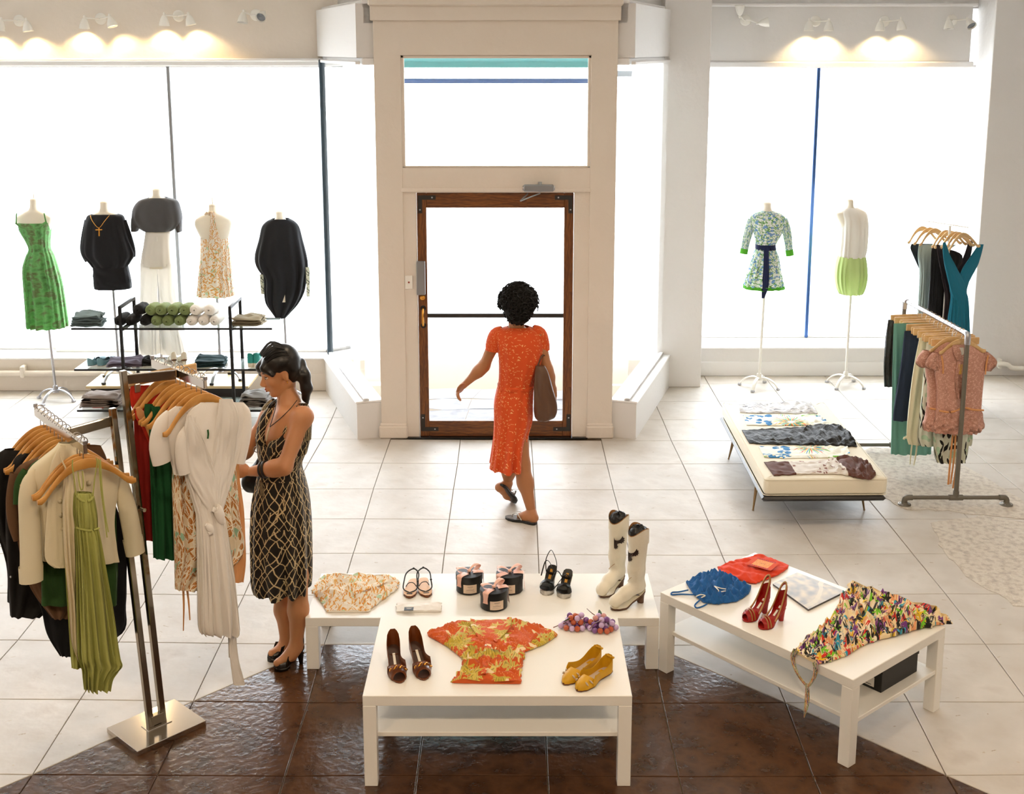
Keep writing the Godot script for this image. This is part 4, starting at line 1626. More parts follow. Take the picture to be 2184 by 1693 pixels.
func build_tables() -> void:
	low_table("coffee_table", "white lacquered coffee table with a shelf, brown pumps and orange blouse on it", Vector3(-0.672, 0, -4.955), Vector3(1, 0, 0), Vector3(0, 0, -1), 1.212, 0.775, 0.45, 0.06, 0.236)
	low_table("display_bench", "long low white bench table carrying boots and round black boxes", Vector3(-1.112, 0, -6.01), Vector3(1, 0, 0), Vector3(0, 0, -1), 1.905, 0.56, 0.3, 0.068, 0.0)
	var nn := onfloor(1820, 1450, 0.45)
	var l := onfloor(1409, 1263, 0.45)
	RT_N = Vector3(nn.x, 0, nn.z)
	RT_U = (Vector3(l.x, 0, l.z) - RT_N).normalized()
	RT_W = Vector3(-RT_U.z, 0, RT_U.x)
	if RT_W.x < 0:
		RT_W = -RT_W
	low_table("coffee_table", "white lacquered coffee table set at an angle, red heels and blue camisole on it", RT_N, RT_U, RT_W, 1.2, 0.8, 0.45, 0.06, 0.22)
	# shoe box on its shelf
	var o := RT_N + RT_U * 0.16 + RT_W * 0.5
	var sb := thing("shoe_box", "black shoe box with a white end label on the shelf of the angled table", "box", o + Vector3(0, 0.231, 0))
	var bb := Basis(RT_U, Vector3.UP, RT_W)
	var mb := MB.new()
	mb.box(o + RT_U * -0.01 + Vector3(0, 0.231 + 0.05, 0), Vector3(0.18, 0.1, 0.32), bb, 0.002)
	part(mb, "body", M.box_black, sb)
	mb = MB.new()
	mb.box(o + RT_U * -0.01 + Vector3(0, 0.231 + 0.112, 0), Vector3(0.188, 0.03, 0.328), bb, 0.002)
	part(mb, "lid", M.box_black, sb)
	mb = MB.new()
	mb.box(o + RT_U * 0.005 - RT_W * 0.161 + Vector3(0, 0.231 + 0.04, 0), Vector3(0.13, 0.05, 0.002), bb)
	var lb := part(mb, "label", M.label_white, sb, "white end label")
	for k in 3:
		mb = MB.new()
		mb.box(o + RT_U * (0.005 + 0.01 * (k - 1)) - RT_W * 0.1622 + Vector3(0, 0.255 + 0.013 * k, 0), Vector3(0.08 - 0.015 * k, 0.003, 0.0008), bb)
		part(mb, "print_line", M.ink, lb)

# ---------------------------------------------------------------- daybed
func build_bench() -> void:
	var a := Vector3(1.742, 0, -7.945)
	var d := Vector3(2.61, 0, -7.96)
	var back := Vector3(1.765, 0, -9.84)
	var u := (d - a).normalized()
	var w := Vector3(0, 0, -1)
	w = (back - a).normalized()
	var c := a + u * 0.435 + w * 0.945
	var b := Basis(u, Vector3.UP, w)
	var t := thing("daybed", "long black-framed daybed with a cream mattress and hairpin legs", "daybed", c)
	var mb := MB.new()
	mb.box(c + Vector3(0, 0.218, 0), Vector3(0.87, 0.034, 1.89), b, 0.015)
	part(mb, "frame", M.black_metal, t)
	# mattress with rounded edges
	var rows := []
	var prof := [[0.0, 0.03], [0.012, 0.01], [0.03, 0.002], [0.1, 0.0], [0.118, 0.006], [0.127, 0.02], [0.129, 0.1], [0.13, 0.3]]
	for p in prof:
		var ring := PackedVector3Array()
		for k in 4:
			var cx: float = (0.435 - 0.035) * (1.0 if k == 0 or k == 3 else -1.0)
			var cz: float = (0.93 - 0.035) * (1.0 if k < 2 else -1.0)
			for q in 6:
				var ang := PI / 2 * (k + q / 5.0)
				var f: float = maxf(0.0, 0.035 - p[1])
				var ins: float = minf(0.0, 0.035 - p[1])
				var s := 1.0 + ins / 0.43
				ring.append(c + Vector3(0, 0.2365 + p[0], 0) + b * Vector3(cx * s + cos(ang) * f, 0, cz * (1.0 + ins / 0.93) + sin(ang) * f) + u * 0.012)
		rows.append(ring)
	mb = MB.new()
	mb.grid(rows, true)
	mb.fan(rows[-1], centre(rows[-1]))
	part(mb, "mattress", M.f_mattress, t)
	mb = MB.new()
	for y in [0.245, 0.357]:
		var path := []
		for k in 4:
			var cx: float = (0.435 - 0.035) * (1.0 if k == 0 or k == 3 else -1.0)
			var cz: float = (0.93 - 0.035) * (1.0 if k < 2 else -1.0)
			for q in 6:
				var ang := PI / 2 * (k + q / 5.0)
				path.append(c + Vector3(0, y, 0) + u * 0.012 + b * Vector3(cx + cos(ang) * 0.034, 0, cz + sin(ang) * 0.034))
		path.append(path[0])
		mb.tube(path, 0.003, 6, false)
	part(mb, "piping", M.f_mattress, t)
	for q in [onfloor(1606, 1089), onfloor(1843, 1089), onfloor(1554, 980), onfloor(1554, 980) + u * 0.8]:
		mb = MB.new()
		var fo := Vector3(q.x, 0, q.z)
		var top: Vector3 = fo + (c - fo).normalized() * 0.05
		for s in [-0.035, 0.035]:
			mb.tube([fo + Vector3(0, 0.006, 0), Vector3(top.x, 0.2, top.z) + w * s], 0.006, 8)
		mb.ball(fo + Vector3(0, 0.007, 0), Vector3(0.009, 0.007, 0.009), 8)
		part(mb, "hairpin_leg", M.brass_dark, t)
	# clothes laid out on it, each a thing of its own
	var g := "clothes laid across the daybed"
	var h := 0.367
	var spec := [
		["folded_scarf", "grey and white wave print scarf laid across the daybed", "scarf", M.p_wave, [[862, 1572, 880, 1578, 0.006, 0.01], [861, 1610, 882, 1616, 0.006, 0.012], [860, 1660, 882, 1670, 0.006, 0.012], [859, 1700, 883, 1712, 0.007, 0.016], [858, 1726, 882, 1744, 0.007, 0.014]], 9.0],
		["printed_camisole", "blue and green burst print top laid between the grey scarf and the black top", "top", M.p_burst, [[887, 1584, 907, 1592, 0.006, 0.006], [886, 1630, 908, 1640, 0.006, 0.008], [885, 1690, 908, 1702, 0.006, 0.008], [886, 1740, 908, 1752, 0.007, 0.012], [893, 1756, 910, 1772, 0.006, 0.01]], 3.0],
		["sequined_blouse", "black sequined-collar top laid flat in the middle of the daybed", "top", M.f_black_shine, [[918, 1582, 946, 1598, 0.007, 0.006], [916, 1640, 949, 1652, 0.008, 0.012], [913, 1700, 950, 1712, 0.008, 0.014], [909, 1738, 951, 1750, 0.01, 0.022], [910, 1788, 954, 1800, 0.012, 0.026], [924, 1806, 953, 1820, 0.012, 0.026], [940, 1822, 954, 1828, 0.008, 0.01]], 17.0],
		["printed_camisole", "blue and yellow burst print top laid between the black and brown tops", "top", M.p_burst, [[953, 1617, 976, 1630, 0.006, 0.006], [953, 1670, 978, 1682, 0.006, 0.008], [952, 1730, 977, 1742, 0.006, 0.008], [952, 1780, 976, 1792, 0.007, 0.012], [955, 1806, 975, 1814, 0.006, 0.012]], 23.0],
		["brown_blouse", "brown and white printed top with crumpled straps at the near end of the daybed", "top", M.p_brown_top, [[986, 1629, 1015, 1650, 0.007, 0.008], [985, 1680, 1013, 1694, 0.007, 0.01], [984, 1740, 1012, 1756, 0.008, 0.01], [978, 1790, 1014, 1800, 0.01, 0.026], [979, 1826, 1022, 1836, 0.012, 0.03], [992, 1850, 1024, 1856, 0.01, 0.026], [1006, 1866, 1014, 1868, 0.007, 0.01]], 31.0]]
	for s in spec:
		mb = MB.new()
		var mid: Array = s[4][s[4].size() / 2]
		var rows2: Array = s[4]
		laid(mb, rows2, h, 40, 8, [9.0, 14.0], s[5], 0.5)
		single(mb, s[0], s[3], s[1], s[2], onfloor((mid[1] + mid[3]) * 0.5, (mid[0] + mid[2]) * 0.5, h), g)

# ---------------------------------------------------------------- hangers and clothes on rails
# a contoured wooden hanger: top is the crown of the wood, u along its width, n its facing; the wire hook runs up to rail_y
func wood_hanger(top: Vector3, u: Vector3, n: Vector3, rail: Vector3, label: String, group: String, m: Material, width := 0.44, drop := 0.105) -> Node3D:
	var t := thing("wooden_hanger", label, "hanger", top, group)
	var mb := MB.new()
	var rows := []
	var k := 24
	for i in k + 1:
		var s := -1.0 + 2.0 * i / k
		var a := absf(s)
		var y := -drop * (1.0 - cos(minf(a * 1.55, 1.35) * PI / 2.7)) * 1.15 - 0.012 * a * a
		var hgt := lerpf(0.05, 0.03, minf(a * 1.6, 1.0))
		if a > 0.93:
			hgt *= 0.75
		var c := top + u * s * width * 0.5 + Vector3(0, y - hgt * 0.5, 0) + n * 0.025 * (a * a)
		var ring := PackedVector3Array()
		for q in 8:
			var an := TAU * q / 8.0
			ring.append(c + Vector3(0, signf(sin(an)) * pow(absf(sin(an)), 0.5) * hgt * 0.5, 0) + n * signf(cos(an)) * pow(absf(cos(an)), 0.5) * 0.007)
		rows.append(ring)
	mb.grid(rows, true)
	mb.fan(rows[0], centre(rows[0]), true)
	mb.fan(rows[-1], centre(rows[-1]))
	part(mb, "wood", m, t)
	hook(t, top, u, rail)
	return t

func hook(t: Node3D, top: Vector3, u: Vector3, rail: Vector3) -> void:
	var mb := MB.new()
	var c := Vector3(top.x, rail.y, top.z)
	var pts := [top + Vector3(0, -0.01, 0), top + Vector3(0, (rail.y - top.y) * 0.35, 0)]
	for i in 9:
		var a := -PI * 0.35 + PI * 1.25 * i / 8.0
		pts.append(c + u * cos(a) * 0.024 + Vector3(0, sin(a) * 0.024, 0))
	mb.tube(smooth_path(pts, 2), 0.0022, 5)
	part(mb, "hook", M.wire, t)

# a flat bar hanger with two clips for skirts
func clip_hanger(c: Vector3, u: Vector3, n: Vector3, rail: Vector3, label: String, group: String) -> void:
	var t := thing("skirt_hanger", label, "hanger", c, group)
	var b := Basis(u, Vector3.UP, n)
	var mb := MB.new()
	mb.box(c, Vector3(0.38, 0.055, 0.014), b, 0.005)
	part(mb, "wood", M.hanger_pale, t)
	for s in [-0.13, 0.13]:
		mb = MB.new()
		mb.box(c + u * s + Vector3(0, -0.04, 0) + n * 0.004, Vector3(0.03, 0.045, 0.018), b, 0.004)
		part(mb, "clip", M.steel, t)
	hook(t, c + Vector3(0, 0.025, 0), u, rail)

func px_len(px: float, p: Vector3) -> float:
	return px * (p - EYE).dot(Vector3(0, -SP, -CP)) / F

# sleeve or strap: path of [x, y, radius px] on the plane, pushed forward by off
func px_tube(path: Array, p0: Vector3, n: Vector3, seg := 14, squash := 0.6, off := 0.0, sub := 4, caps := false) -> MB:
	var mb := MB.new()
	var pts := []
	var rad := []
	for r in smooth_rows(path, sub):
		var p: Vector3 = onplane(r[0], r[1], p0, n) + n * (off + (r[3] if r.size() > 3 else 0.0))
		pts.append(p)
		rad.append(px_len(r[2], p))
	mb.tube(pts, rad, seg, caps, squash, n.cross(Vector3.UP) if absf(n.y) < 0.5 else Vector3.ZERO)
	return mb

# one hung garment. spec: rows for its body; extra parts as [name, kind, data, material]
func garment(called: String, label: String, cat_: String, group: String, p0: Vector3, n: Vector3, body: Array, m: Material, folds: Array, seed: float, extras := [], body_name := "body", seg := 56) -> Node3D:
	var top := onplane((body[0][1] + body[0][2]) * 0.5, body[0][0], p0, n)
	var t := thing(called, label, cat_, top, group)
	var mb := MB.new()
	hung(mb, body, p0, n, seg, 6, folds, seed)
	part(mb, body_name, m, t)
	for e in extras:
		var em: MB
		if e[1] == "tube":
			em = px_tube(e[2], p0, n, 14, e[4] if e.size() > 4 else 0.6, e[5] if e.size() > 5 else 0.0)
		elif e[1] == "cap":
			em = px_tube(e[2], p0, n, 14, e[4] if e.size() > 4 else 0.6, e[5] if e.size() > 5 else 0.0, 4, true)
		elif e[1] == "panel":
			em = MB.new()
			hung(em, e[2], p0 + n * (e[4] if e.size() > 4 else 0.02), n, 36, 6, [9.0, 1.0], seed + 3.0)
		elif e[1] == "dot":
			em = MB.new()
			for d in e[2]:
				var c: Vector3 = onplane(d[0], d[1], p0 + n * e[4], n)
				em.ball(c, Vector3(1, 1, 1) * px_len(d[2], c), 12)
		part(em, e[0], e[3], t)
	return t

func build_racks() -> void:
	build_chrome_rack()
	build_pipe_rack()
	build_back_rail()

func build_chrome_rack() -> void:
	var b0 := onfloor(232, 1552, 0.03)
	var b1 := onfloor(375, 1488, 0.03)
	var b2 := onfloor(436, 1537, 0.03)
	var b3 := onfloor(289, 1601, 0.03)
	var c := (b0 + b1 + b2 + b3) * 0.25
	c.y = 0
	var u := ((b1 - b0) + (b2 - b3)).normalized()
	var w := Vector3(-u.z, 0, u.x)
	var rk := thing("clothes_rack", "chrome two-way clothes rack with a square base plate and double post", "clothes rack", c)
	var mb := MB.new()
	mb.box(c + Vector3(0, 0.015, 0), Vector3(0.375, 0.028, 0.295), Basis(u, Vector3.UP, w), 0.002)
	part(mb, "base_plate", M.chrome, rk)
	mb = MB.new()
	mb.box(c + Vector3(0, 0.031, 0), Vector3(0.13, 0.004, 0.07), Basis(u, Vector3.UP, w), 0.001)
	part(mb, "foot_plate", M.chrome, rk)
	var fa := c - u * 0.034
	var fb := c + u * 0.034
	var ta := Vector3(-1.887, 1.637, -5.47)
	var tb := Vector3(-1.827, 1.82, -5.47)
	for q in [[fa, ta], [fb, tb]]:
		var a: Vector3 = q[0] + Vector3(0, 0.03, 0)
		var d: Vector3 = q[1] - a
		var y := d.normalized()
		var x := (u - y * u.dot(y)).normalized()
		mb = MB.new()
		mb.box(a + d * 0.5, Vector3(0.03, d.length(), 0.03), Basis(x, y, x.cross(y)), 0.003)
		part(mb, "post", M.dark_chrome, rk)
	mb = MB.new()
	var br := fa.lerp(fb, 0.5) + Vector3(0, 0.06, 0)
	mb.box(br, Vector3(0.068, 0.05, 0.03), Basis(u, Vector3.UP, w), 0.002)
	part(mb, "brace", M.dark_chrome, rk)
	var knob := fb.lerp(tb, 0.63) + w * 0.03
	mb = MB.new()
	mb.tube([knob, knob + w * 0.03], 0.01, 8)
	part(mb, "set_screw", M.chrome, rk)
	# arms
	var an := onfloor(182, 948, 1.6)
	var af := onfloor(76, 868, 1.6)
	var bn := onfloor(438, 810, 1.8)
	var bf := onfloor(325, 765, 1.8)
	for q in [[an, af, ta, 1.6, onfloor(143, 913, 1.6)], [bn, bf, tb, 1.8, onfloor(374, 788, 1.8)]]:
		var d: Vector3 = q[1] - q[0]
		var x := d.normalized()
		var mid: Vector3 = (q[0] + q[1]) * 0.5 + Vector3(0, -0.022, 0)
		mb = MB.new()
		mb.box(mid, Vector3(d.length(), 0.044, 0.018), Basis(x, Vector3.UP, x.cross(Vector3.UP)), 0.003)
		part(mb, "hang_bar", M.chrome, rk)
		for e in [q[0], q[1]]:
			mb = MB.new()
			mb.box(e + Vector3(0, 0.008, 0), Vector3(0.012, 0.02, 0.02), Basis(x, Vector3.UP, x.cross(Vector3.UP)), 0.003)
			part(mb, "end_stop", M.steel, rk)
		var t2: Vector3 = q[2]
		t2.y = q[3] - 0.024
		var m2: Vector3 = q[4]
		m2.y = q[3] - 0.024
		d = m2 - t2
		x = d.normalized()
		mb = MB.new()
		mb.box(t2 + d * 0.5, Vector3(d.length(), 0.046, 0.02), Basis(x, Vector3.UP, x.cross(Vector3.UP)), 0.003)
		part(mb, "cross_arm", M.dark_chrome, rk)
	clothes_a(an, af)
	clothes_b(bn, bf)

func clothes_a(near: Vector3, far: Vector3) -> void:
	var n := (near - far).normalized()
	var u := Vector3(n.z, 0, -n.x)
	var L := near.distance_to(far)
	var g := "clothes on the left arm of the chrome rack"
	var gh := "hangers on the left arm of the chrome rack"
	var at := func(s: float) -> Vector3: return near - n * s
	var P: Vector3
	# hangers: distance from the near end, label
	for h in [[0.04, "wooden hanger holding the lime halter dress"], [0.085, "wooden hanger holding the long cream halter dress"], [0.12, "wooden hanger between the cream halter dress and cream jacket"], [0.27, "wooden hanger inside the short sleeved green knit"], [0.33, "wooden hanger inside the brown cardigan"], [0.385, "wooden hanger behind the brown cardigan"], [0.44, "wooden hanger with the green leafy strap"], [0.5, "wooden hanger holding the black jacket"], [0.55, "wooden hanger behind the black jacket"], [0.6, "wooden hanger holding the black blouse"], [0.65, "farthest wooden hanger on the left arm, with a pale band"]]:
		var r: Vector3 = at.call(h[0])
		var yaw := 0.05 * sin(h[0] * 60.0)
		var uu := u.rotated(Vector3.UP, yaw)
		wood_hanger(Vector3(r.x, 1.525, r.z), uu, n.rotated(Vector3.UP, yaw), r, h[1], gh, M.hanger)
	# lime halter dress
	P = at.call(0.025)
	garment("lime_halter_dress", "lime green gathered halter dress hanging in front on the chrome rack", "dress", g, P, n, [
		[1050, 160, 195, 0.018, 0.002], [1056, 158, 198, 0.024, 0.006], [1090, 157, 203, 0.028, 0.012], [1120, 160, 206, 0.024, 0.01], [1126, 160, 206, 0.022, 0.008], [1136, 160, 210, 0.03, 0.014], [1200, 163, 219, 0.042, 0.022], [1300, 165, 235, 0.052, 0.03], [1390, 168, 248, 0.055, 0.034], [1412, 172, 252, 0.05, 0.034], [1425, 176, 244, 0.04, 0.03], [1445, 178, 234, 0.035, 0.026], [1470, 180, 230, 0.03, 0.022]], M.f_lime, [9.0, 0.5], 1.0, [
		["neck_band", "tube", [[159, 1053, 2.5], [168, 1062, 3], [178, 1066, 3], [188, 1063, 3], [196, 1054, 2.5]], M.f_lime, 0.8, 0.026],
		["waist_band", "tube", [[158, 1121, 2.2], [175, 1126, 2.5], [192, 1127, 2.5], [208, 1122, 2.2]], M.f_lime, 0.8, 0.026],
		["strap", "tube", [[159, 1053, 1.6], [155, 1020, 1.5], [151, 990, 1.5], [152, 978, 1.5]], M.f_lime, 0.7, 0.02],
		["strap", "tube", [[195, 1053, 1.6], [199, 1015, 1.5], [204, 985, 1.5], [202, 974, 1.5]], M.f_lime, 0.7, 0.02],
		["strap", "tube", [[206, 976, 1.5], [211, 1040, 1.4], [217, 1085, 1.4], [224, 1142, 1.3]], M.f_lime, 0.7, 0.026],
		["strap", "tube", [[209, 976, 1.5], [213, 1040, 1.4], [220, 1095, 1.4], [226, 1130, 1.3]], M.f_lime, 0.7, 0.03],
		["strap", "tube", [[161, 1002, 1.4], [165, 1030, 1.4], [169, 1041, 1.4], [173, 1030, 1.4], [171, 1000, 1.4]], M.f_lime, 0.7, 0.03]], "dress_body", 72)
	P = at.call(0.07)
	garment("cream_halter_dress", "long cream halter dress hanging between the lime dress and the cream jacket", "dress", g, P, n, [
		[998, 138, 176, 0.012, 0.002], [1030, 136, 182, 0.02, 0.006], [1085, 134, 186, 0.024, 0.008], [1180, 138, 196, 0.026, 0.014], [1290, 148, 205, 0.026, 0.016], [1368, 153, 208, 0.024, 0.016], [1408, 166, 210, 0.02, 0.014]], M.f_cream, [6.0, 0.5], 2.0, [
		["strap", "tube", [[140, 1000, 1.8], [128, 975, 1.6], [126, 962, 1.6]], M.f_cream, 0.7, 0.012],
		["strap", "tube", [[172, 1000, 1.8], [168, 980, 1.6]], M.f_cream, 0.7, 0.012]], "dress_body")
	P = at.call(0.11)
	garment("lime_halter_dress", "second lime green dress showing as an edge behind the cream halter dress", "dress", g, P, n, [
		[1060, 137, 182, 0.016, 0.004], [1130, 136, 190, 0.018, 0.008], [1250, 141, 205, 0.02, 0.012], [1380, 150, 220, 0.02, 0.014], [1424, 153, 222, 0.018, 0.012]], M.f_lime, [7.0, 0.5], 3.0, [], "dress_body")
	# cream jacket
	P = at.call(0.19)
	garment("cream_jacket", "cropped cream jacket with turned-back cuffs on the chrome rack", "jacket", g, P, n, [
		[944, 126, 150, 0.02, 0.0], [956, 116, 168, 0.03, 0.002], [975, 92, 205, 0.04, 0.003], [995, 68, 240, 0.045, 0.004], [1015, 58, 252, 0.05, 0.005], [1045, 70, 250, 0.055, 0.006], [1110, 86, 243, 0.055, 0.008], [1165, 90, 248, 0.055, 0.01], [1196, 93, 252, 0.05, 0.012]], M.f_jacket, [3.0, 0.7], 4.0, [
		["sleeve", "tube", [[70, 997, 4], [60, 1022, 15], [57, 1055, 20], [60, 1110, 22], [63, 1170, 23], [64, 1208, 24]], M.f_jacket, 0.65, 0.02],
		["cuff", "tube", [[63, 1203, 26], [64, 1236, 25]], M.f_jacket, 0.7, 0.02],
		["sleeve", "tube", [[242, 997, 4], [254, 1020, 14], [264, 1055, 18], [275, 1100, 20], [284, 1150, 20]], M.f_jacket, 0.65, 0.0],
		["cuff", "tube", [[283, 1147, 22], [289, 1180, 21]], M.f_jacket, 0.7, 0.0],
		["lapel", "panel", [[950, 128, 140, 0.006, 0.0], [985, 110, 138, 0.008, 0.0], [1025, 104, 140, 0.008, 0.0], [1045, 118, 138, 0.006, 0.0]], M.f_jacket, 0.06],
		["front_edge", "panel", [[1040, 104, 150, 0.006, 0.002], [1120, 98, 150, 0.006, 0.003], [1190, 96, 148, 0.006, 0.004], [1211, 116, 142, 0.005, 0.003]], M.f_jacket, 0.06],
		["button", "dot", [[125, 1035, 6], [128, 1068, 5], [130, 1098, 5], [134, 1128, 4], [190, 1030, 6]], M.button_cream, 0.07]], "jacket_body", 64)
	P = at.call(0.27)
	garment("green_knit", "dark green knit top with short sleeves behind the cream jacket", "top", g, P, n, [
		[962, 118, 190, 0.02, 0.002], [1000, 60, 240, 0.03, 0.003], [1080, 62, 246, 0.032, 0.006], [1200, 84, 250, 0.03, 0.01], [1262, 88, 250, 0.03, 0.01], [1290, 88, 249, 0.026, 0.008]], M.f_green, [4.0, 0.6], 5.0, [
		["sleeve", "tube", [[58, 1004, 12], [44, 1030, 13], [40, 1074, 12]], M.f_green, 0.6]], "knit_body")
	P = at.call(0.33)
	garment("brown_cardigan", "brown cardigan hanging behind the green knit", "cardigan", g, P, n, [
		[950, 130, 215, 0.02, 0.001], [975, 80, 226, 0.028, 0.003], [1010, 30, 230, 0.03, 0.004], [1120, 34, 232, 0.03, 0.008], [1240, 60, 230, 0.03, 0.01], [1318, 112, 146, 0.02, 0.008]], M.f_brown, [4.0, 0.6], 6.0, [
		["sleeve", "tube", [[34, 1008, 13], [27, 1060, 14], [29, 1110, 13], [37, 1152, 8]], M.f_brown, 0.6]], "cardigan_body")
	P = at.call(0.44)
	garment("navy_dress", "very dark navy dress with wide draped sides hanging low behind the green knit", "dress", g, P, n, [
		[985, 90, 180, 0.02, 0.002], [1040, 60, 230, 0.03, 0.004], [1150, 50, 270, 0.035, 0.012], [1230, 58, 272, 0.035, 0.016], [1290, 85, 268, 0.035, 0.016], [1350, 100, 258, 0.03, 0.014], [1398, 128, 170, 0.02, 0.01]], M.f_navy, [5.0, 0.6], 7.0, [
		["leafy_strap", "tube", [[103, 958, 6], [112, 945, 7], [121, 938, 6], [127, 934, 4]], M.f_leafy, 0.6, 0.03]], "dress_body")
	P = at.call(0.5)
	garment("black_jacket", "black jacket with long sleeves hanging behind the brown cardigan", "jacket", g, P, n, [
		[965, 50, 110, 0.02, 0.002], [985, 28, 140, 0.03, 0.003], [1060, 14, 190, 0.035, 0.006], [1150, 12, 200, 0.035, 0.01], [1220, 16, 190, 0.035, 0.012], [1314, 22, 84, 0.03, 0.01]], M.f_black, [4.0, 0.6], 8.0, [
		["button", "dot", [[23, 1230, 2.4]], M.steel, 0.045]], "jacket_body")
	P = at.call(0.6)
	garment("black_blouse", "black blouse with wide sleeves at the far end of the left arm", "blouse", g, P, n, [
		[958, 10, 60, 0.02, 0.002], [985, -14, 90, 0.03, 0.004], [1080, -22, 100, 0.032, 0.01], [1200, 14, 90, 0.03, 0.012], [1284, 16, 70, 0.026, 0.01]], M.f_black, [4.0, 0.6], 9.0, [
		["sleeve", "tube", [[2, 985, 16], [-4, 1040, 20], [0, 1126, 21]], M.f_black, 0.5]], "blouse_body")

func clothes_b(near: Vector3, far: Vector3) -> void:
	var n := (near - far).normalized()
	var u := Vector3(n.z, 0, -n.x)
	var g := "clothes on the right arm of the chrome rack"
	var gh := "hangers on the right arm of the chrome rack"
	var at := func(s: float) -> Vector3: return near - n * s
	for h in [[0.045, "wooden hanger holding the white wrap dress"], [0.09, "wooden hanger holding the white puff sleeve top"], [0.14, "wooden hanger holding the leaf print halter dress"], [0.19, "wooden hanger behind the leaf print halter dress"], [0.25, "wooden hanger with the near strap of the emerald dress"], [0.29, "wooden hanger with the far strap of the emerald dress"], [0.36, "wooden hanger holding the peach ruffled dress"], [0.42, "farthest contoured hanger on the right arm, above orange silk"]]:
		var r: Vector3 = at.call(h[0])
		var yaw := 0.06 * sin(h[0] * 50.0)
		wood_hanger(Vector3(r.x, 1.725, r.z), u.rotated(Vector3.UP, yaw), n.rotated(Vector3.UP, yaw), r, h[1], gh, M.hanger)
	var P: Vector3 = at.call(0.035)
	garment("white_wrap_dress", "white wrap dress knotted at the waist hanging in front on the chrome rack", "dress", g, P, n, [
		[858, 428, 520, 0.006, 0.0], [880, 402, 534, 0.016, 0.001], [920, 394, 522, 0.026, 0.003], [1000, 392, 500, 0.03, 0.008], [1050, 405, 484, 0.03, 0.01], [1088, 416, 474, 0.03, 0.008], [1108, 419, 479, 0.032, 0.01], [1180, 421, 488, 0.04, 0.018], [1260, 422, 499, 0.045, 0.022], [1335, 424, 507, 0.045, 0.024], [1352, 430, 504, 0.04, 0.022]], M.f_white, [7.0, 0.5], 11.0, [
		["bodice_panel", "panel", [[886, 400, 408, 0.005, 0.001], [920, 392, 424, 0.009, 0.004], [970, 390, 446, 0.01, 0.006], [1020, 402, 462, 0.01, 0.006], [1060, 424, 466, 0.01, 0.005], [1090, 444, 468, 0.01, 0.004]], M.f_white, 0.03],
		["bodice_panel", "panel", [[851, 468, 496, 0.005, 0.001], [890, 462, 508, 0.008, 0.004], [950, 452, 502, 0.009, 0.006], [1010, 444, 492, 0.009, 0.006], [1060, 440, 480, 0.009, 0.005], [1092, 446, 474, 0.009, 0.004]], M.f_white, 0.022],
		["sleeve", "tube", [[392, 908, 5], [384, 935, 14], [385, 975, 16], [391, 1006, 15]], M.f_white, 0.7, 0.02],
		["sleeve", "tube", [[516, 864, 5], [524, 885, 12], [521, 930, 15], [510, 988, 13]], M.f_white, 0.7, 0.0],
		["knot", "cap", [[444, 1086, 4], [452, 1078, 9], [458, 1090, 11], [462, 1104, 8], [468, 1110, 4]], M.f_white, 0.7, 0.045],
		["knot", "cap", [[430, 1112, 4], [436, 1118, 8], [440, 1126, 8], [434, 1132, 5]], M.f_white, 0.7, 0.045],
		["tie_end", "panel", [[1330, 488, 502, 0.004, 0.002], [1400, 490, 508, 0.004, 0.003], [1461, 498, 523, 0.004, 0.003]], M.f_white, 0.0],
		["tie_end", "panel", [[1330, 486, 496, 0.004, 0.002], [1380, 487, 496, 0.004, 0.003], [1402, 488, 494, 0.004, 0.003]], M.f_white, -0.02],
		["neck_label", "cap", [[436, 913, 2], [437, 922, 2], [436, 932, 2]], M.label_green, 0.5, 0.032]], "dress_body", 72)
	P = at.call(0.085)
	garment("puff_sleeve_shirt", "cream white puff sleeve top hanging behind the white wrap dress", "top", g, P, n, [
		[866, 374, 476, 0.008, 0.001], [884, 352, 492, 0.016, 0.002], [910, 346, 500, 0.02, 0.004], [1000, 368, 490, 0.022, 0.008], [1012, 370, 488, 0.02, 0.008]], M.f_white, [5.0, 0.6], 12.0, [
		["sleeve", "tube", [[358, 876, 4], [347, 898, 15], [340, 925, 20], [340, 955, 23], [346, 986, 22]], M.f_white, 0.6],
		["collar", "tube", [[378, 868, 2], [398, 879, 2.2], [418, 884, 2.2], [440, 879, 2.2], [462, 866, 2]], M.f_white, 0.8, 0.022]], "top_body")
	P = at.call(0.14)
	garment("leaf_print_dress", "tan and mint leaf print halter dress behind the white tops", "dress", g, P, n, [
		[880, 400, 470, 0.01, 0.002], [930, 384, 490, 0.02, 0.004], [1000, 368, 502, 0.028, 0.01], [1090, 369, 506, 0.034, 0.016], [1180, 372, 512, 0.036, 0.02], [1256, 374, 424, 0.03, 0.016]], M.p_leaf, [6.0, 0.5], 13.0, [
		["halter_tie", "tube", [[384, 892, 6], [378, 872, 6], [372, 858, 5]], M.p_leaf, 0.6]], "dress_body", 64)
	P = at.call(0.19)
	garment("peach_dress", "peach chiffon dress with ruffled hem and trailing ties behind the leaf print", "dress", g, P, n, [
		[868, 440, 505, 0.014, 0.004], [900, 420, 515, 0.02, 0.006], [1000, 390, 508, 0.026, 0.01], [1090, 385, 518, 0.03, 0.014], [1180, 384, 522, 0.032, 0.018], [1240, 384, 516, 0.03, 0.016]], M.f_peach, [8.0, 0.5], 14.0, [
		["tie_end", "tube", [[390, 1235, 3], [392, 1290, 2.2], [391, 1345, 1.2]], M.f_peach, 0.6],
		["tie_end", "tube", [[396, 1235, 3], [402, 1280, 2.2], [405, 1322, 1.4]], M.f_peach, 0.6]], "dress_body")
	P = at.call(0.255)
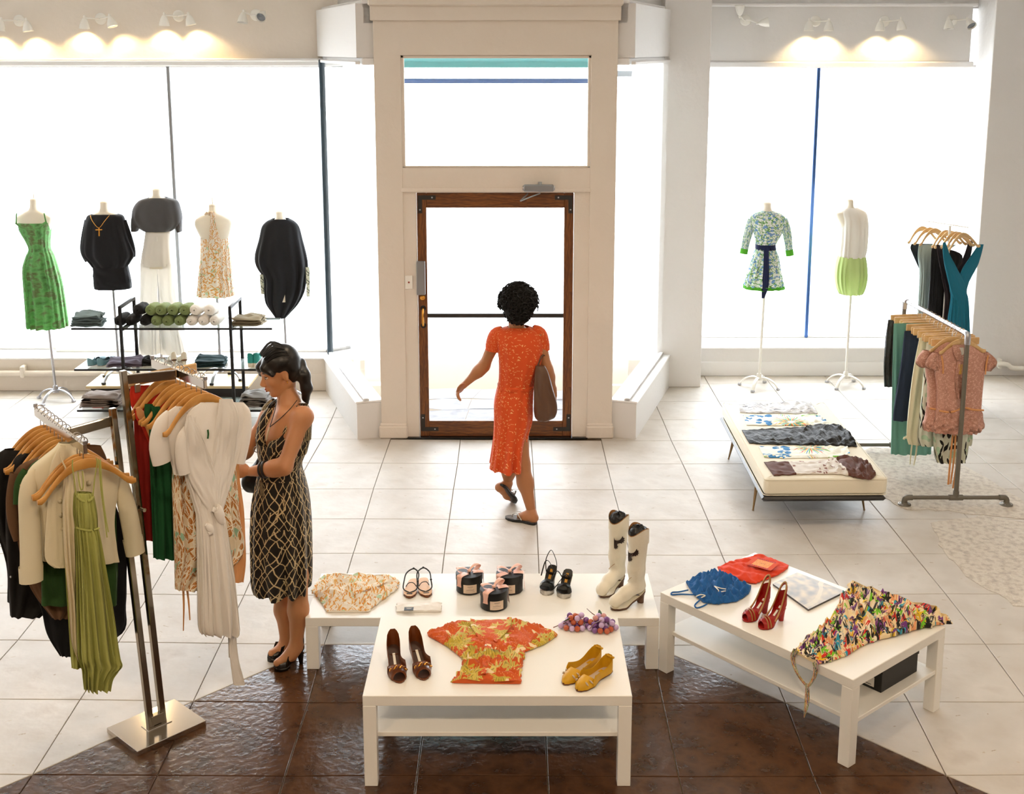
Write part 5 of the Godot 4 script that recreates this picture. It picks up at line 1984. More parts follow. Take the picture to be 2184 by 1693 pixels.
	garment("emerald_dress", "emerald green sleeveless dress with folded straps on the chrome rack", "dress", g, P, n, [
		[900, 318, 372, 0.016, 0.003], [985, 320, 420, 0.028, 0.008], [1080, 324, 425, 0.032, 0.014], [1190, 328, 428, 0.034, 0.018]], M.f_emerald, [7.0, 0.5], 15.0, [
		["strap", "panel", [[862, 309, 326, 0.008, 0.002], [880, 308, 324, 0.01, 0.003], [905, 314, 330, 0.01, 0.003]], M.f_emerald, 0.0],
		["strap", "panel", [[866, 322, 340, 0.008, 0.002], [888, 324, 348, 0.01, 0.003], [925, 320, 350, 0.01, 0.004]], M.f_emerald, 0.02]], "dress_body")
	P = at.call(0.36)
	garment("red_dress", "long rust red dress hanging at the back of the right arm", "dress", g, P, n, [
		[872, 286, 380, 0.016, 0.004], [905, 286, 385, 0.022, 0.006], [1000, 290, 395, 0.026, 0.01], [1090, 292, 400, 0.028, 0.014], [1150, 293, 405, 0.028, 0.014]], M.f_red, [6.0, 0.5], 16.0, [
		["ruffle", "cap", [[288, 866, 5], [292, 878, 9], [300, 888, 10], [308, 900, 8], [312, 920, 5], [314, 938, 3]], M.f_peach, 0.7, 0.03],
		["lace_edge", "tube", [[284, 872, 3], [287, 890, 3], [296, 902, 3], [308, 926, 4], [314, 942, 3]], M.f_redorange, 0.6, 0.03]], "dress_body")
	P = at.call(0.44)
	var r: Vector3 = at.call(0.44)
	clip_hanger(Vector3(r.x, 1.735, r.z) , u, n, r, "flat wooden bar hanger gripping the orange silk top", gh)
	garment("orange_shirt", "orange silk top gripped by a clip hanger at the back of the right arm", "top", g, P, n, [
		[822, 279, 360, 0.008, 0.002], [836, 277, 366, 0.012, 0.004], [856, 278, 372, 0.014, 0.006], [872, 282, 376, 0.012, 0.006]], M.f_redorange, [8.0, 0.8], 17.0, [], "top_body")

# ---------------------------------------------------------------- pipe rack on the right
func build_pipe_rack() -> void:
	var pf := Vector3(3.267, 0, -8.4)
	var pb := Vector3(3.2, 0, -9.6)
	var h := 1.29
	var t := thing("pipe_rail", "grey plumbing pipe clothes rail with flanged feet on worn cement", "clothes rack", pf)
	for q in [[pf, 0.37], [pb, 0.37]]:
		var p: Vector3 = q[0]
		var mb := MB.new()
		mb.tube([p + Vector3(0, 0.07, 0), p + Vector3(0, h - 0.04, 0)], 0.017, 14)
		part(mb, "upright", M.pipe, t)
		mb = MB.new()
		mb.tube([p + Vector3(-0.33, 0.06, 0), p + Vector3(0.33, 0.06, 0)], 0.015, 12)
		part(mb, "foot_pipe", M.pipe, t)
		mb = MB.new()
		mb.tube([p + Vector3(-0.05, 0.06, 0), p + Vector3(0.05, 0.06, 0)], 0.022, 14)
		mb.tube([p + Vector3(0, 0.06, 0), p + Vector3(0, 0.11, 0)], 0.022, 14)
		part(mb, "tee", M.pipe, t)
		for s in [-1.0, 1.0]:
			mb = MB.new()
			mb.tube(smooth_path([p + Vector3(s * 0.32, 0.06, 0), p + Vector3(s * 0.36, 0.058, 0), p + Vector3(s * 0.375, 0.04, 0), p + Vector3(s * 0.375, 0.008, 0)], 4), 0.021, 12)
			part(mb, "elbow", M.pipe, t)
			mb = MB.new()
			mb.lathe([Vector2(0.022, 0.022), Vector2(0.025, 0.012), Vector2(0.046, 0.01), Vector2(0.048, 0.0)], 20, Transform3D(Basis.IDENTITY, p + Vector3(s * 0.375, 0.003, 0)))
			var fo := part(mb, "flange", M.pipe, t)
			for k in 4:
				mb = MB.new()
				mb.ball(p + Vector3(s * 0.375 + 0.036 * cos(k * PI / 2 + 0.6), 0.014, 0.036 * sin(k * PI / 2 + 0.6)), Vector3(0.005, 0.003, 0.005), 6)
				part(mb, "screw", M.steel, fo)
		mb = MB.new()
		var s2 := 1.0 if p == pf else -1.0
		mb.tube(smooth_path([p + Vector3(0, h - 0.07, 0), p + Vector3(0, h - 0.015, 0), p + Vector3(0, h, -0.015 * s2), p + Vector3(0, h, -0.06 * s2)], 4), 0.022, 12)
		part(mb, "corner_fitting", M.steel, t)
	var rb := MB.new()
	rb.tube([pf + Vector3(0, h, -0.03), pb + Vector3(0, h, 0.03)], 0.016, 14)
	part(rb, "rail", M.steel, t)
	var fwd := (pf - pb).normalized()
	var n := Vector3(0.16, 0, 0.987)
	var u := Vector3(0.987, 0, -0.16)
	var g := "skirts and trousers on the pipe rail"
	var gh := "flat wooden skirt hangers on the pipe rail"
	var at := func(s: float) -> Vector3: return pf - fwd * s + Vector3(0, h, 0)
	var hl := ["bar hanger holding the front brush print skirt", "bar hanger holding the second brush print skirt", "bar hanger behind the brush print skirts", "bar hanger holding the ivory tie skirt", "bar hanger behind the ivory tie skirt", "bar hanger between ivory skirt and navy skirt", "bar hanger holding the slate navy skirt", "bar hanger behind the slate navy skirt", "bar hanger holding the seafoam trousers", "bar hanger behind the seafoam trousers", "bar hanger holding the gold flower trousers", "farthest bar hanger, holding the shiny grey jeans"]
	var ss := [0.2, 0.26, 0.32, 0.38, 0.46, 0.53, 0.6, 0.68, 0.76, 0.84, 0.92, 1.02]
	for k in 12:
		var r: Vector3 = at.call(ss[k])
		var yaw := 0.07 * sin(k * 2.3)
		clip_hanger(Vector3(r.x, h - 0.1, r.z), u.rotated(Vector3.UP, yaw), n.rotated(Vector3.UP, yaw), r, "wooden " + hl[k], gh)
	var q := [
		["brush_skirt", "black brush print pale skirt in front on the pipe rail", "skirt", M.p_brush, 0.2, [[733, 1990, 2082, 0.012, 0.002], [800, 1985, 2078, 0.03, 0.01], [880, 1988, 2072, 0.035, 0.016], [960, 1992, 2062, 0.035, 0.02], [986, 1998, 2058, 0.03, 0.018]]],
		["brush_skirt", "wider black brush print skirt just behind the front one", "skirt", M.p_brush, 0.27, [[731, 1976, 2066, 0.012, 0.002], [800, 1970, 2066, 0.03, 0.012], [880, 1962, 2068, 0.034, 0.018], [930, 1957, 2070, 0.034, 0.02], [950, 1962, 2070, 0.03, 0.018]]],
		["ivory_skirt", "ivory crumpled skirt with trailing ties on the pipe rail", "skirt", M.f_ivory, 0.4, [[720, 1961, 2050, 0.012, 0.003], [790, 1948, 2040, 0.03, 0.014], [870, 1938, 2030, 0.034, 0.02], [925, 1934, 2022, 0.034, 0.022], [947, 1938, 2015, 0.03, 0.02]]],
		["navy_skirt", "slate navy panelled skirt with a seafoam skirt below it on the pipe rail", "skirt", M.f_slate, 0.6, [[706, 1929, 2010, 0.012, 0.002], [770, 1922, 2008, 0.03, 0.008], [840, 1911, 2004, 0.034, 0.012], [896, 1904, 2000, 0.034, 0.014]]],
		["seafoam_trousers", "long seafoam green trousers reaching lowest on the pipe rail", "trousers", M.f_seafoam, 0.74, [[690, 1906, 1990, 0.012, 0.002], [780, 1904, 1990, 0.026, 0.008], [890, 1902, 1988, 0.03, 0.012], [968, 1900, 1985, 0.03, 0.014]]],
		["gold_trousers", "gold trousers with red flower hems between seafoam trousers and shiny jeans", "trousers", M.p_gold, 0.9, [[702, 1912, 1975, 0.012, 0.002], [760, 1910, 1975, 0.024, 0.008], [822, 1903, 1970, 0.024, 0.01]]],
		["grey_jeans", "shiny crumpled grey jeans at the far end of the pipe rail", "jeans", M.f_shiny, 1.02, [[682, 1894, 1960, 0.012, 0.003], [720, 1889, 1958, 0.028, 0.014], [780, 1885, 1955, 0.028, 0.016], [824, 1886, 1950, 0.026, 0.014]]]]
	for k in q.size():
		var s = q[k]
		var P: Vector3 = at.call(s[4])
		var ex := []
		if s[0] == "ivory_skirt":
			ex = [["tie_end", "tube", [[1946, 940, 2], [1943, 965, 1.6], [1941, 990, 1.2]], M.f_ivory, 0.6], ["tie_end", "tube", [[1956, 940, 2], [1954, 965, 1.8], [1949, 992, 1.4]], M.f_ivory, 0.6], ["bow", "cap", [[1942, 938, 2], [1932, 932, 3], [1927, 937, 2]], M.f_ivory, 0.6]]
		garment(s[0], s[1], s[2], g, P, n, s[5], s[3], [6.0, 0.5], 20.0 + k, ex, "fabric", 48)
	# two pink lace blouses at the near end
	for k in 2:
		var P: Vector3 = at.call(0.1 + 0.05 * (1 - k))
		var dx := 0.0 if k == 1 else -20.0
		var dy := 0.0 if k == 1 else -5.0
		var r: Vector3 = at.call(0.1 + 0.05 * (1 - k))
		var tp := onplane(2051 + dx, 722 + dy, P, n)
		wood_hanger(tp, u, n, Vector3(tp.x, h, tp.z), "wooden hanger inside the %s pink lace blouse" % ["rear", "front"][k], "hangers in the pink lace blouses", M.hanger_pale, 0.36, 0.06)
		var ex := [
			["cap_sleeve", "panel", [[752 + dy, 1990 + dx, 2000 + dx, 0.02, 0.002], [766 + dy, 1978 + dx, 2003 + dx, 0.025, 0.005], [780 + dy, 1974 + dx, 2003 + dx, 0.026, 0.008], [788 + dy, 1982 + dx, 2002 + dx, 0.022, 0.008]], M.p_lace, 0.0],
			["cap_sleeve", "panel", [[750 + dy, 2096 + dx, 2106 + dx, 0.02, 0.002], [764 + dy, 2098 + dx, 2122 + dx, 0.025, 0.005], [776 + dy, 2098 + dx, 2124 + dx, 0.026, 0.008], [790 + dy, 2098 + dx, 2110 + dx, 0.022, 0.008]], M.p_lace, 0.0],
			["peplum", "panel", [[872 + dy, 1996 + dx, 2092 + dx, 0.045, 0.008], [895 + dy, 1993 + dx, 2096 + dx, 0.055, 0.016], [912 + dy, 1988 + dx, 2095 + dx, 0.058, 0.02], [922 + dy, 1990 + dx, 2080 + dx, 0.05, 0.02]], M.p_lace, 0.0],
			["waist_ribbon", "tube", [[1997 + dx, 872 + dy, 2], [2022 + dx, 875 + dy, 2.2], [2048 + dx, 866 + dy, 2.2], [2070 + dx, 870 + dy, 2.2], [2091 + dx, 871 + dy, 2]], M.f_peach, 0.7, 0.045]]
		if k == 1:
			ex += [["armhole_ribbon", "tube", [[2003, 756, 1.6], [2006, 775, 1.8], [2006, 794, 1.6]], M.f_peach, 0.7, 0.036],
				["armhole_ribbon", "tube", [[2102, 755, 1.6], [2098, 775, 1.8], [2096, 796, 1.6]], M.f_peach, 0.7, 0.036],
				["collar", "panel", [[736, 2032, 2044, 0.006, 0.0], [752, 2034, 2050, 0.008, 0.002], [768, 2040, 2048, 0.006, 0.001]], M.p_lace, 0.04],
				["ruffle", "panel", [[770, 2042, 2052, 0.008, 0.002], [810, 2036, 2052, 0.01, 0.008], [850, 2038, 2050, 0.01, 0.008]], M.p_lace, 0.042],
				["neck_label", "panel", [[741, 2045, 2055, 0.001, 0.0], [752, 2045, 2056, 0.001, 0.0], [757, 2048, 2054, 0.001, 0.0]], M.label_white, 0.03],
				["price_tag", "panel", [[777, 2045, 2053, 0.0015, 0.0], [798, 2044, 2052, 0.0015, 0.0]], M.tag_yellow, 0.05],
				["ribbon_end", "tube", [[2030, 905, 2.4], [2024, 960, 2.2], [2018, 1030, 2.4]], M.f_peach, 0.5, 0.03],
				["ribbon_end", "tube", [[2034, 905, 2.4], [2030, 970, 2.2], [2022, 1028, 2]], M.f_peach, 0.5, 0.035],
				["ribbon_end", "tube", [[2042, 905, 2.4], [2036, 980, 2], [2028, 1038, 2]], M.f_peach, 0.5, 0.03]]
		garment("lace_blouse", ["pink lace blouse half hidden behind an identical one on the pipe rail", "front pink lace blouse with ruffled peplum and ribbon ties on the pipe rail"][k], "blouse", "pink lace blouses on the pipe rail", P, n, [
			[734 + dy, 2036 + dx, 2068 + dx, 0.012, 0.0], [745 + dy, 2014 + dx, 2086 + dx, 0.022, 0.001], [758 + dy, 1998 + dx, 2103 + dx, 0.03, 0.002], [790 + dy, 1994 + dx, 2100 + dx, 0.036, 0.004], [830 + dy, 1998 + dx, 2096 + dx, 0.04, 0.005], [875 + dy, 1997 + dx, 2092 + dx, 0.042, 0.006]], M.p_lace, [5.0, 0.6], 40.0 + k, ex, "bodice", 56)

# ---------------------------------------------------------------- dresses hung by the right window
func build_back_rail() -> void:
	var n := Vector3(0.5, 0, 0.866)
	var u := Vector3(0.866, 0, -0.5)
	var apex := atz(2054, 496, -11.0)
	var rail_y := apex.y + 0.055
	var near := Vector3(apex.x, rail_y, apex.z) + n * 0.05
	var far := near - n * 0.62
	var pst := near - n * 0.16 - u * 0.05
	var t := thing("dress_stand", "slim steel dress stand with one straight arm behind the pipe rail", "clothes rack", Vector3(pst.x, 0, pst.z))
	var mb := MB.new()
	mb.tube([near, far], 0.006, 10)
	part(mb, "arm", M.white_metal, t)
	mb = MB.new()
	mb.tube([Vector3(pst.x, 0.01, pst.z), pst], 0.012, 12)
	part(mb, "post", M.white_metal, t)
	mb = MB.new()
	mb.lathe([Vector2(0.0, 0.02), Vector2(0.16, 0.014), Vector2(0.18, 0.0)], 24, Transform3D(Basis.IDENTITY, Vector3(pst.x, 0.001, pst.z)))
	part(mb, "base", M.white_metal, t)
	var g := "dresses on the stand by the right window"
	var gh := "hangers on the dress stand"
	var at := func(s: float) -> Vector3: return near - n * s
	var hl := ["the turquoise wrap dress", "the plum dress", "the plum dress, one behind", "the black pleated dress", "the black pleated dress, one behind", "the pale silk dress", "the pale silk dress, one behind", "the navy cap sleeve top"]
	var ss := [0.05, 0.1, 0.14, 0.2, 0.25, 0.38, 0.44, 0.53]
	for k in 8:
		var r: Vector3 = at.call(ss[k])
		var yaw := 0.05 * sin(k * 1.9)
		wood_hanger(Vector3(r.x, rail_y - 0.055, r.z), u.rotated(Vector3.UP, yaw), n.rotated(Vector3.UP, yaw), r, "wooden hanger holding " + hl[k], gh, M.hanger_pale, 0.43, 0.1)
	var P: Vector3 = at.call(0.04)
	garment("turquoise_dress", "turquoise wrap dress hanging in front on the dress stand", "dress", g, P, n, [
		[600, 2024, 2066, 0.02, 0.004], [620, 2027, 2060, 0.03, 0.006], [636, 2029, 2062, 0.034, 0.008], [680, 2024, 2064, 0.04, 0.014], [730, 2018, 2066, 0.042, 0.018], [800, 2012, 2068, 0.042, 0.02]], M.f_teal, [8.0, 0.4], 50.0, [
		["bodice_panel", "panel", [[517, 2011, 2017, 0.004, 0.001], [545, 2012, 2026, 0.012, 0.003], [575, 2017, 2042, 0.016, 0.005], [605, 2024, 2058, 0.018, 0.006], [640, 2036, 2062, 0.014, 0.005]], M.f_teal, 0.02],
		["bodice_panel", "panel", [[521, 2087, 2098, 0.004, 0.001], [550, 2068, 2090, 0.012, 0.003], [575, 2052, 2080, 0.014, 0.004], [600, 2044, 2066, 0.014, 0.004], [615, 2044, 2060, 0.012, 0.003]], M.f_teal, 0.0]], "dress_body")
	P = at.call(0.12)
	garment("plum_dress", "dark plum dress with wide straps behind the turquoise dress", "dress", g, P, n, [
		[590, 2008, 2050, 0.016, 0.003], [640, 2016, 2052, 0.024, 0.008], [720, 2008, 2058, 0.026, 0.012]], M.f_plum, [6.0, 0.4], 51.0, [
		["strap", "panel", [[522, 1997, 2004, 0.004, 0.0], [555, 2002, 2016, 0.01, 0.002], [595, 2010, 2034, 0.012, 0.003]], M.f_plum, 0.0],
		["strap", "panel", [[513, 2066, 2076, 0.004, 0.0], [545, 2056, 2070, 0.01, 0.002], [580, 2040, 2060, 0.012, 0.003], [600, 2030, 2052, 0.012, 0.003]], M.f_plum, 0.0]], "dress_body")
	P = at.call(0.22)
	garment("black_pleated_dress", "very dark navy pleated dress between the plum and pale dresses", "dress", g, P, n, [
		[526, 1988, 1998, 0.006, 0.001], [545, 1986, 2052, 0.016, 0.004], [600, 1984, 2030, 0.024, 0.008], [660, 1980, 2024, 0.026, 0.012], [720, 1976, 2022, 0.026, 0.012]], M.f_navy, [8.0, 0.4], 52.0, [], "dress_body")
	P = at.call(0.4)
	garment("pale_silk_dress", "pale blue silk dress hanging beside the very dark pleated dress", "dress", g, P, n, [
		[522, 1960, 2040, 0.01, 0.002], [545, 1958, 2010, 0.02, 0.006], [580, 1962, 1990, 0.024, 0.008], [640, 1960, 1984, 0.024, 0.012], [720, 1955, 1984, 0.024, 0.014]], M.f_pale_blue, [7.0, 0.4], 53.0, [], "dress_body")
	P = at.call(0.53)
	garment("navy_shirt", "navy cap sleeve top at the far end of the dress stand", "top", g, P, n, [
		[520, 1944, 1990, 0.01, 0.001], [530, 1942, 1990, 0.014, 0.002], [550, 1950, 1988, 0.016, 0.003], [572, 1960, 1986, 0.014, 0.003]], M.f_navy, [5.0, 0.4], 54.0, [], "top_body")

# ---------------------------------------------------------------- shoes
func prof(tab: Array, s: float) -> float:
	for i in tab.size() - 1:
		if s <= tab[i + 1][0]:
			var t: float = (s - tab[i][0]) / maxf(tab[i + 1][0] - tab[i][0], 0.0001)
			var tt := t * t * (3.0 - 2.0 * t)
			return lerpf(tab[i][1], tab[i + 1][1], tt)
	return tab[-1][1]

# A shoe with its heel centre at `at` on its level and its toe towards dir. o: length, width, heel, platform, wall, vamp start,
# peep (open toe), and materials upper, insole, sole, heel. Returns the thing; further parts may be added in the frame it keeps.
func shoe(called: String, label: String, group: String, at: Vector3, dir: Vector3, o: Dictionary) -> Node3D:
	var t := thing(called, label, o.get("cat", "shoe"), at, group)
	var f := dir.normalized()
	var r := f.cross(Vector3.UP).normalized()
	var L: float = o.get("length", 0.24)
	var W: float = o.get("width", 0.08)
	var H: float = o.get("heel", 0.0)
	var plat: float = o.get("platform", 0.006)
	var wall: float = o.get("wall", 0.045)
	var sv: float = o.get("vamp", 0.62)
	var peep: float = o.get("peep", 1.0)
	var point: float = o.get("point", 0.5)
	var wt := [[0.0, 0.3], [0.05, 0.62], [0.15, 0.72], [0.4, 0.66], [0.68, 1.0], [0.84, 0.86], [0.95, 0.5], [1.0, 0.12]]
	var half := func(s: float) -> float: return prof(wt, s) * W * 0.5
	var lift := func(s: float) -> float: return plat + H * pow(clampf(1.0 - s / 0.68, 0.0, 1.0), 1.5) * 1.0
	var bend := func(s: float) -> float: return o.get("curve", 0.006) * sin(s * PI) * o.get("side", 1.0)
	var P := func(s: float, x: float, y: float) -> Vector3: return at + f * (s * L) + r * (x + bend.call(s)) + Vector3(0, y, 0)
	# sole
	var rows := []
	for i in 25:
		var s := i / 24.0
		var h: float = half.call(s)
		var b: float = lift.call(s)
		var th: float = plat if s > 0.5 or H < 0.01 else minf(plat, 0.008)
		rows.append(PackedVector3Array([P.call(s, -h, b), P.call(s, -h * 0.97, b - th + 0.0005), P.call(s, h * 0.97, b - th + 0.0005), P.call(s, h, b), P.call(s, 0.0, b + 0.001)]))
	var mb := MB.new()
	mb.grid(rows, true)
	mb.fan(rows[0], centre(rows[0]), true)
	mb.fan(rows[-1], centre(rows[-1]))
	part(mb, "sole", o.get("sole_mat", o.upper), t)
	# insole
	rows = []
	for i in 25:
		var s := 0.015 + i / 24.0 * 0.97
		var h: float = half.call(s) * 0.95
		var b: float = lift.call(s) + 0.003
		rows.append(PackedVector3Array([P.call(s, -h, b), P.call(s, 0.0, b + 0.0012), P.call(s, h, b)]))
	mb = MB.new()
	mb.grid(rows)
	part(mb, "insole", o.get("insole_mat", o.upper), t)
	if not o.get("open", false):
		# vamp
		rows = []
		for i in 17:
			var s := lerpf(sv, peep, i / 16.0)
			var h: float = half.call(s)
			var b: float = lift.call(s)
			var top: float = o.get("toe_height", 0.05) * (0.55 + 0.45 * pow(clampf((1.0 - s) / (1.0 - sv), 0.0, 1.0), 0.6))
			if peep >= 1.0 and s > 0.9:
				top *= sqrt(maxf(0.05, 1.0 - pow((s - 0.9) / 0.1, 2.0)))
			var ring := PackedVector3Array()
			for j in 13:
				var a := PI * j / 12.0
				# the throat line dips back at the sides
				var ss := s - (0.1 * pow(absf(cos(a)), 1.5) if i == 0 else 0.1 * pow(absf(cos(a)), 1.5) * (1.0 - i / 16.0))
				ring.append(P.call(ss, -cos(a) * (half.call(ss) if i < 16 else h) * 1.02, lift.call(ss) + sin(a) * top))
			rows.append(ring)
		mb = MB.new()
		mb.grid(rows)
		part(mb, "vamp", o.upper, t)
		if not o.get("no_quarter", false):
			# walls round the heel, from one side of the throat to the other
			rows = []
			var outer := []
			var n := 40
			for i in n + 1:
				var q := -1.0 + 2.0 * i / n
				var s: float = clampf((absf(q) - 0.12) / 0.88, 0.0, 1.0) * (sv + 0.02)
				var x: float
				if absf(q) < 0.12:
					x = q / 0.12 * half.call(0.0)
				else:
					x = signf(q) * half.call(s) * 1.02
				var top: float = wall * (1.0 + 0.3 * pow(1.0 - s / sv, 2.0)) * (1.0 - 0.42 * sin(PI * clampf(s / sv, 0.0, 1.0)))
				if absf(q) > 0.9:
					top = lerpf(top, wall * 0.35, (absf(q) - 0.9) / 0.1)
				if o.get("dorsay", false) and q > 0.0 and s > 0.3:
					top = lerpf(top, 0.006, smoothstep(0.3, 0.42, s) * (1.0 - smoothstep(0.85, 1.0, s / sv)))
				outer.append([s, x, top])
			for k in 5:
				var ring := PackedVector3Array()
				for e in outer:
					var y: float = e[2] * k / 4.0
					ring.append(P.call(e[0], e[1] * (1.0 + 0.03 * sin(PI * k / 4.0)), lift.call(e[0]) + y))
				rows.append(ring)
			for k in 4:
				var ring := PackedVector3Array()
				for e in outer:
					ring.append(P.call(e[0] + (0.012 if e[0] < 0.03 else 0.0), e[1] * 0.93, lift.call(e[0]) + e[2] * (1.0 - k / 3.0) + 0.001))
				rows.append(ring)
			mb = MB.new()
			mb.grid(rows)
			part(mb, "quarter", o.upper, t)
	if H > 0.02:
		# heel
		mb = MB.new()
		rows = []
		var hw: float = o.get("heel_width", 0.012)
		for k in 9:
			var q := k / 8.0
			var rr := lerpf(W * 0.36, hw, pow(q, 0.6))
			var c: Vector3 = P.call(0.13 - 0.03 * q, 0.0, (H + plat - 0.004) * (1.0 - q) * 0.92)
			c.y = at.y + (lift.call(0.13) - 0.006) * (1.0 - q) + 0.0005
			var ring := PackedVector3Array()
			for j in 12:
				var a := TAU * j / 12
				ring.append(c + r * cos(a) * rr + f * sin(a) * rr * 0.9)
			rows.append(ring)
		mb.grid(rows, true)
		mb.fan(rows[0], centre(rows[0]), true)
		mb.fan(rows[-1], centre(rows[-1]))
		part(mb, "heel", o.get("heel_mat", o.upper), t)
	t.set_meta("shoe_frame", [at, f, r, L, W, H, plat])
	shoe_fn = P
	shoe_half = half
	shoe_lift = lift
	return t

var shoe_fn: Callable
var shoe_half: Callable
var shoe_lift: Callable

# a strap over the last shoe made: places as [s, x as a share of the half width, height over the insole]
func shoe_strap(t: Node3D, called: String, pts: Array, rad: float, m: Material, squash := 0.5) -> void:
	var path := []
	for p in pts:
		path.append(shoe_fn.call(p[0], p[1] * shoe_half.call(clampf(p[0], 0.05, 1.0)), shoe_lift.call(clampf(p[0], 0.0, 1.0)) + p[2]))
	var mb := MB.new()
	mb.tube(smooth_path(path, 5), rad, 8, true, squash)
	part(mb, called, m, t)

# a band across the foot from side to side between s0 and s1
func shoe_band(t: Node3D, called: String, s0: float, s1: float, top: float, m: Material, skew := 0.0, rise := 0.0) -> void:
	var rows := []
	for i in 6:
		var ring := PackedVector3Array()
		for j in 15:
			var a := PI * j / 14.0
			var s := lerpf(s0, s1, i / 5.0) + skew * cos(a)
			ring.append(shoe_fn.call(s, -cos(a) * shoe_half.call(s) * 1.03, shoe_lift.call(s) + sin(a) * (top + rise * i / 5.0)))
		rows.append(ring)
	var mb := MB.new()
	mb.grid(rows)
	part(mb, called, m, t)

# ---------------------------------------------------------------- folded and rolled clothes
func folded(called: String, label: String, cat_: String, group: String, c: Vector3, sx: float, sz: float, layers: int, th: float, m: Material, yaw := 0.0, seed := 0.0) -> Node3D:
	var t := thing(called, label, cat_, c, group)
	var b := Basis(Vector3.UP, yaw)
	for k in layers:
		var rows := []
		var kx := 1.0 - 0.04 * k + 0.03 * nz.get_noise_2d(k * 3.0, seed)
		for i in 13:
			var q := -1.0 + i / 6.0
			var z := sz * 0.5 * q
			var ring := PackedVector3Array()
			var squeeze := sqrt(maxf(0.0, 1.0 - pow(absf(q), 8.0)))
			for j in 20:
				var a := TAU * j / 20
				var x := sx * 0.5 * kx * signf(cos(a)) * pow(absf(cos(a)), 0.4) * (1.0 + 0.04 * nz.get_noise_3d(q * 2.0, k * 4.0, seed))
				var wob := th * 1.3 * nz.get_noise_3d(x * 9.0 + seed, z * 9.0, k * 2.0)
				var y := th * (k + 0.5) + th * 0.5 * signf(sin(a)) * pow(absf(sin(a)), 0.5) * squeeze + maxf(wob, -th * 0.3)
				ring.append(c + b * Vector3(x, y, z) )
			rows.append(ring)
		var mb := MB.new()
		mb.grid(rows, true)
		mb.fan(rows[0], centre(rows[0]), true)
		mb.fan(rows[-1], centre(rows[-1]))
		part(mb, "fold", m, t)
	return t

func rolled(label: String, group: String, c: Vector3, rad: float, length: float, m: Material, seed: float, tilt := 0.0) -> void:
	var t := thing("rolled_shirt", label, "rolled clothes", c - Vector3(0, rad * 0.9, 0), group)
	var mb := MB.new()
	var rows := []
	var b := Basis(Vector3.RIGHT, tilt)
	for i in 15:
		var q := -1.0 + i / 7.0
		var rr := rad * pow(maxf(0.0, 1.0 - pow(absf(q), 5.0)), 0.4)
		if i == 0 or i == 14:
			rr = rad * 0.12
		var ring := PackedVector3Array()
		for j in 18:
			var a := TAU * j / 18
			var w := 1.0 + 0.1 * nz.get_noise_3d(cos(a) * 1.6 + seed, sin(a) * 1.6, q * 2.0 + seed)
			ring.append(c + b * Vector3(cos(a) * rr * w, sin(a) * rr * w * 0.94, q * length * 0.5))
		rows.append(ring)
	mb.grid(rows, true)
	part(mb, "fabric", m, t)
	# the wound edge on the near end
	mb = MB.new()
	var path := []
	for i in 28:
		var a := i * 0.42 + seed
		var rr := rad * (0.1 + 0.026 * i)
		path.append(c + b * Vector3(cos(a) * rr, sin(a) * rr * 0.94, length * 0.5 * pow(maxf(0.05, 1.0 - pow(rr / rad, 2.5)), 0.2) + 0.001))
	mb.tube(path, 0.0025, 5)
	part(mb, "rolled_edge", m, t)

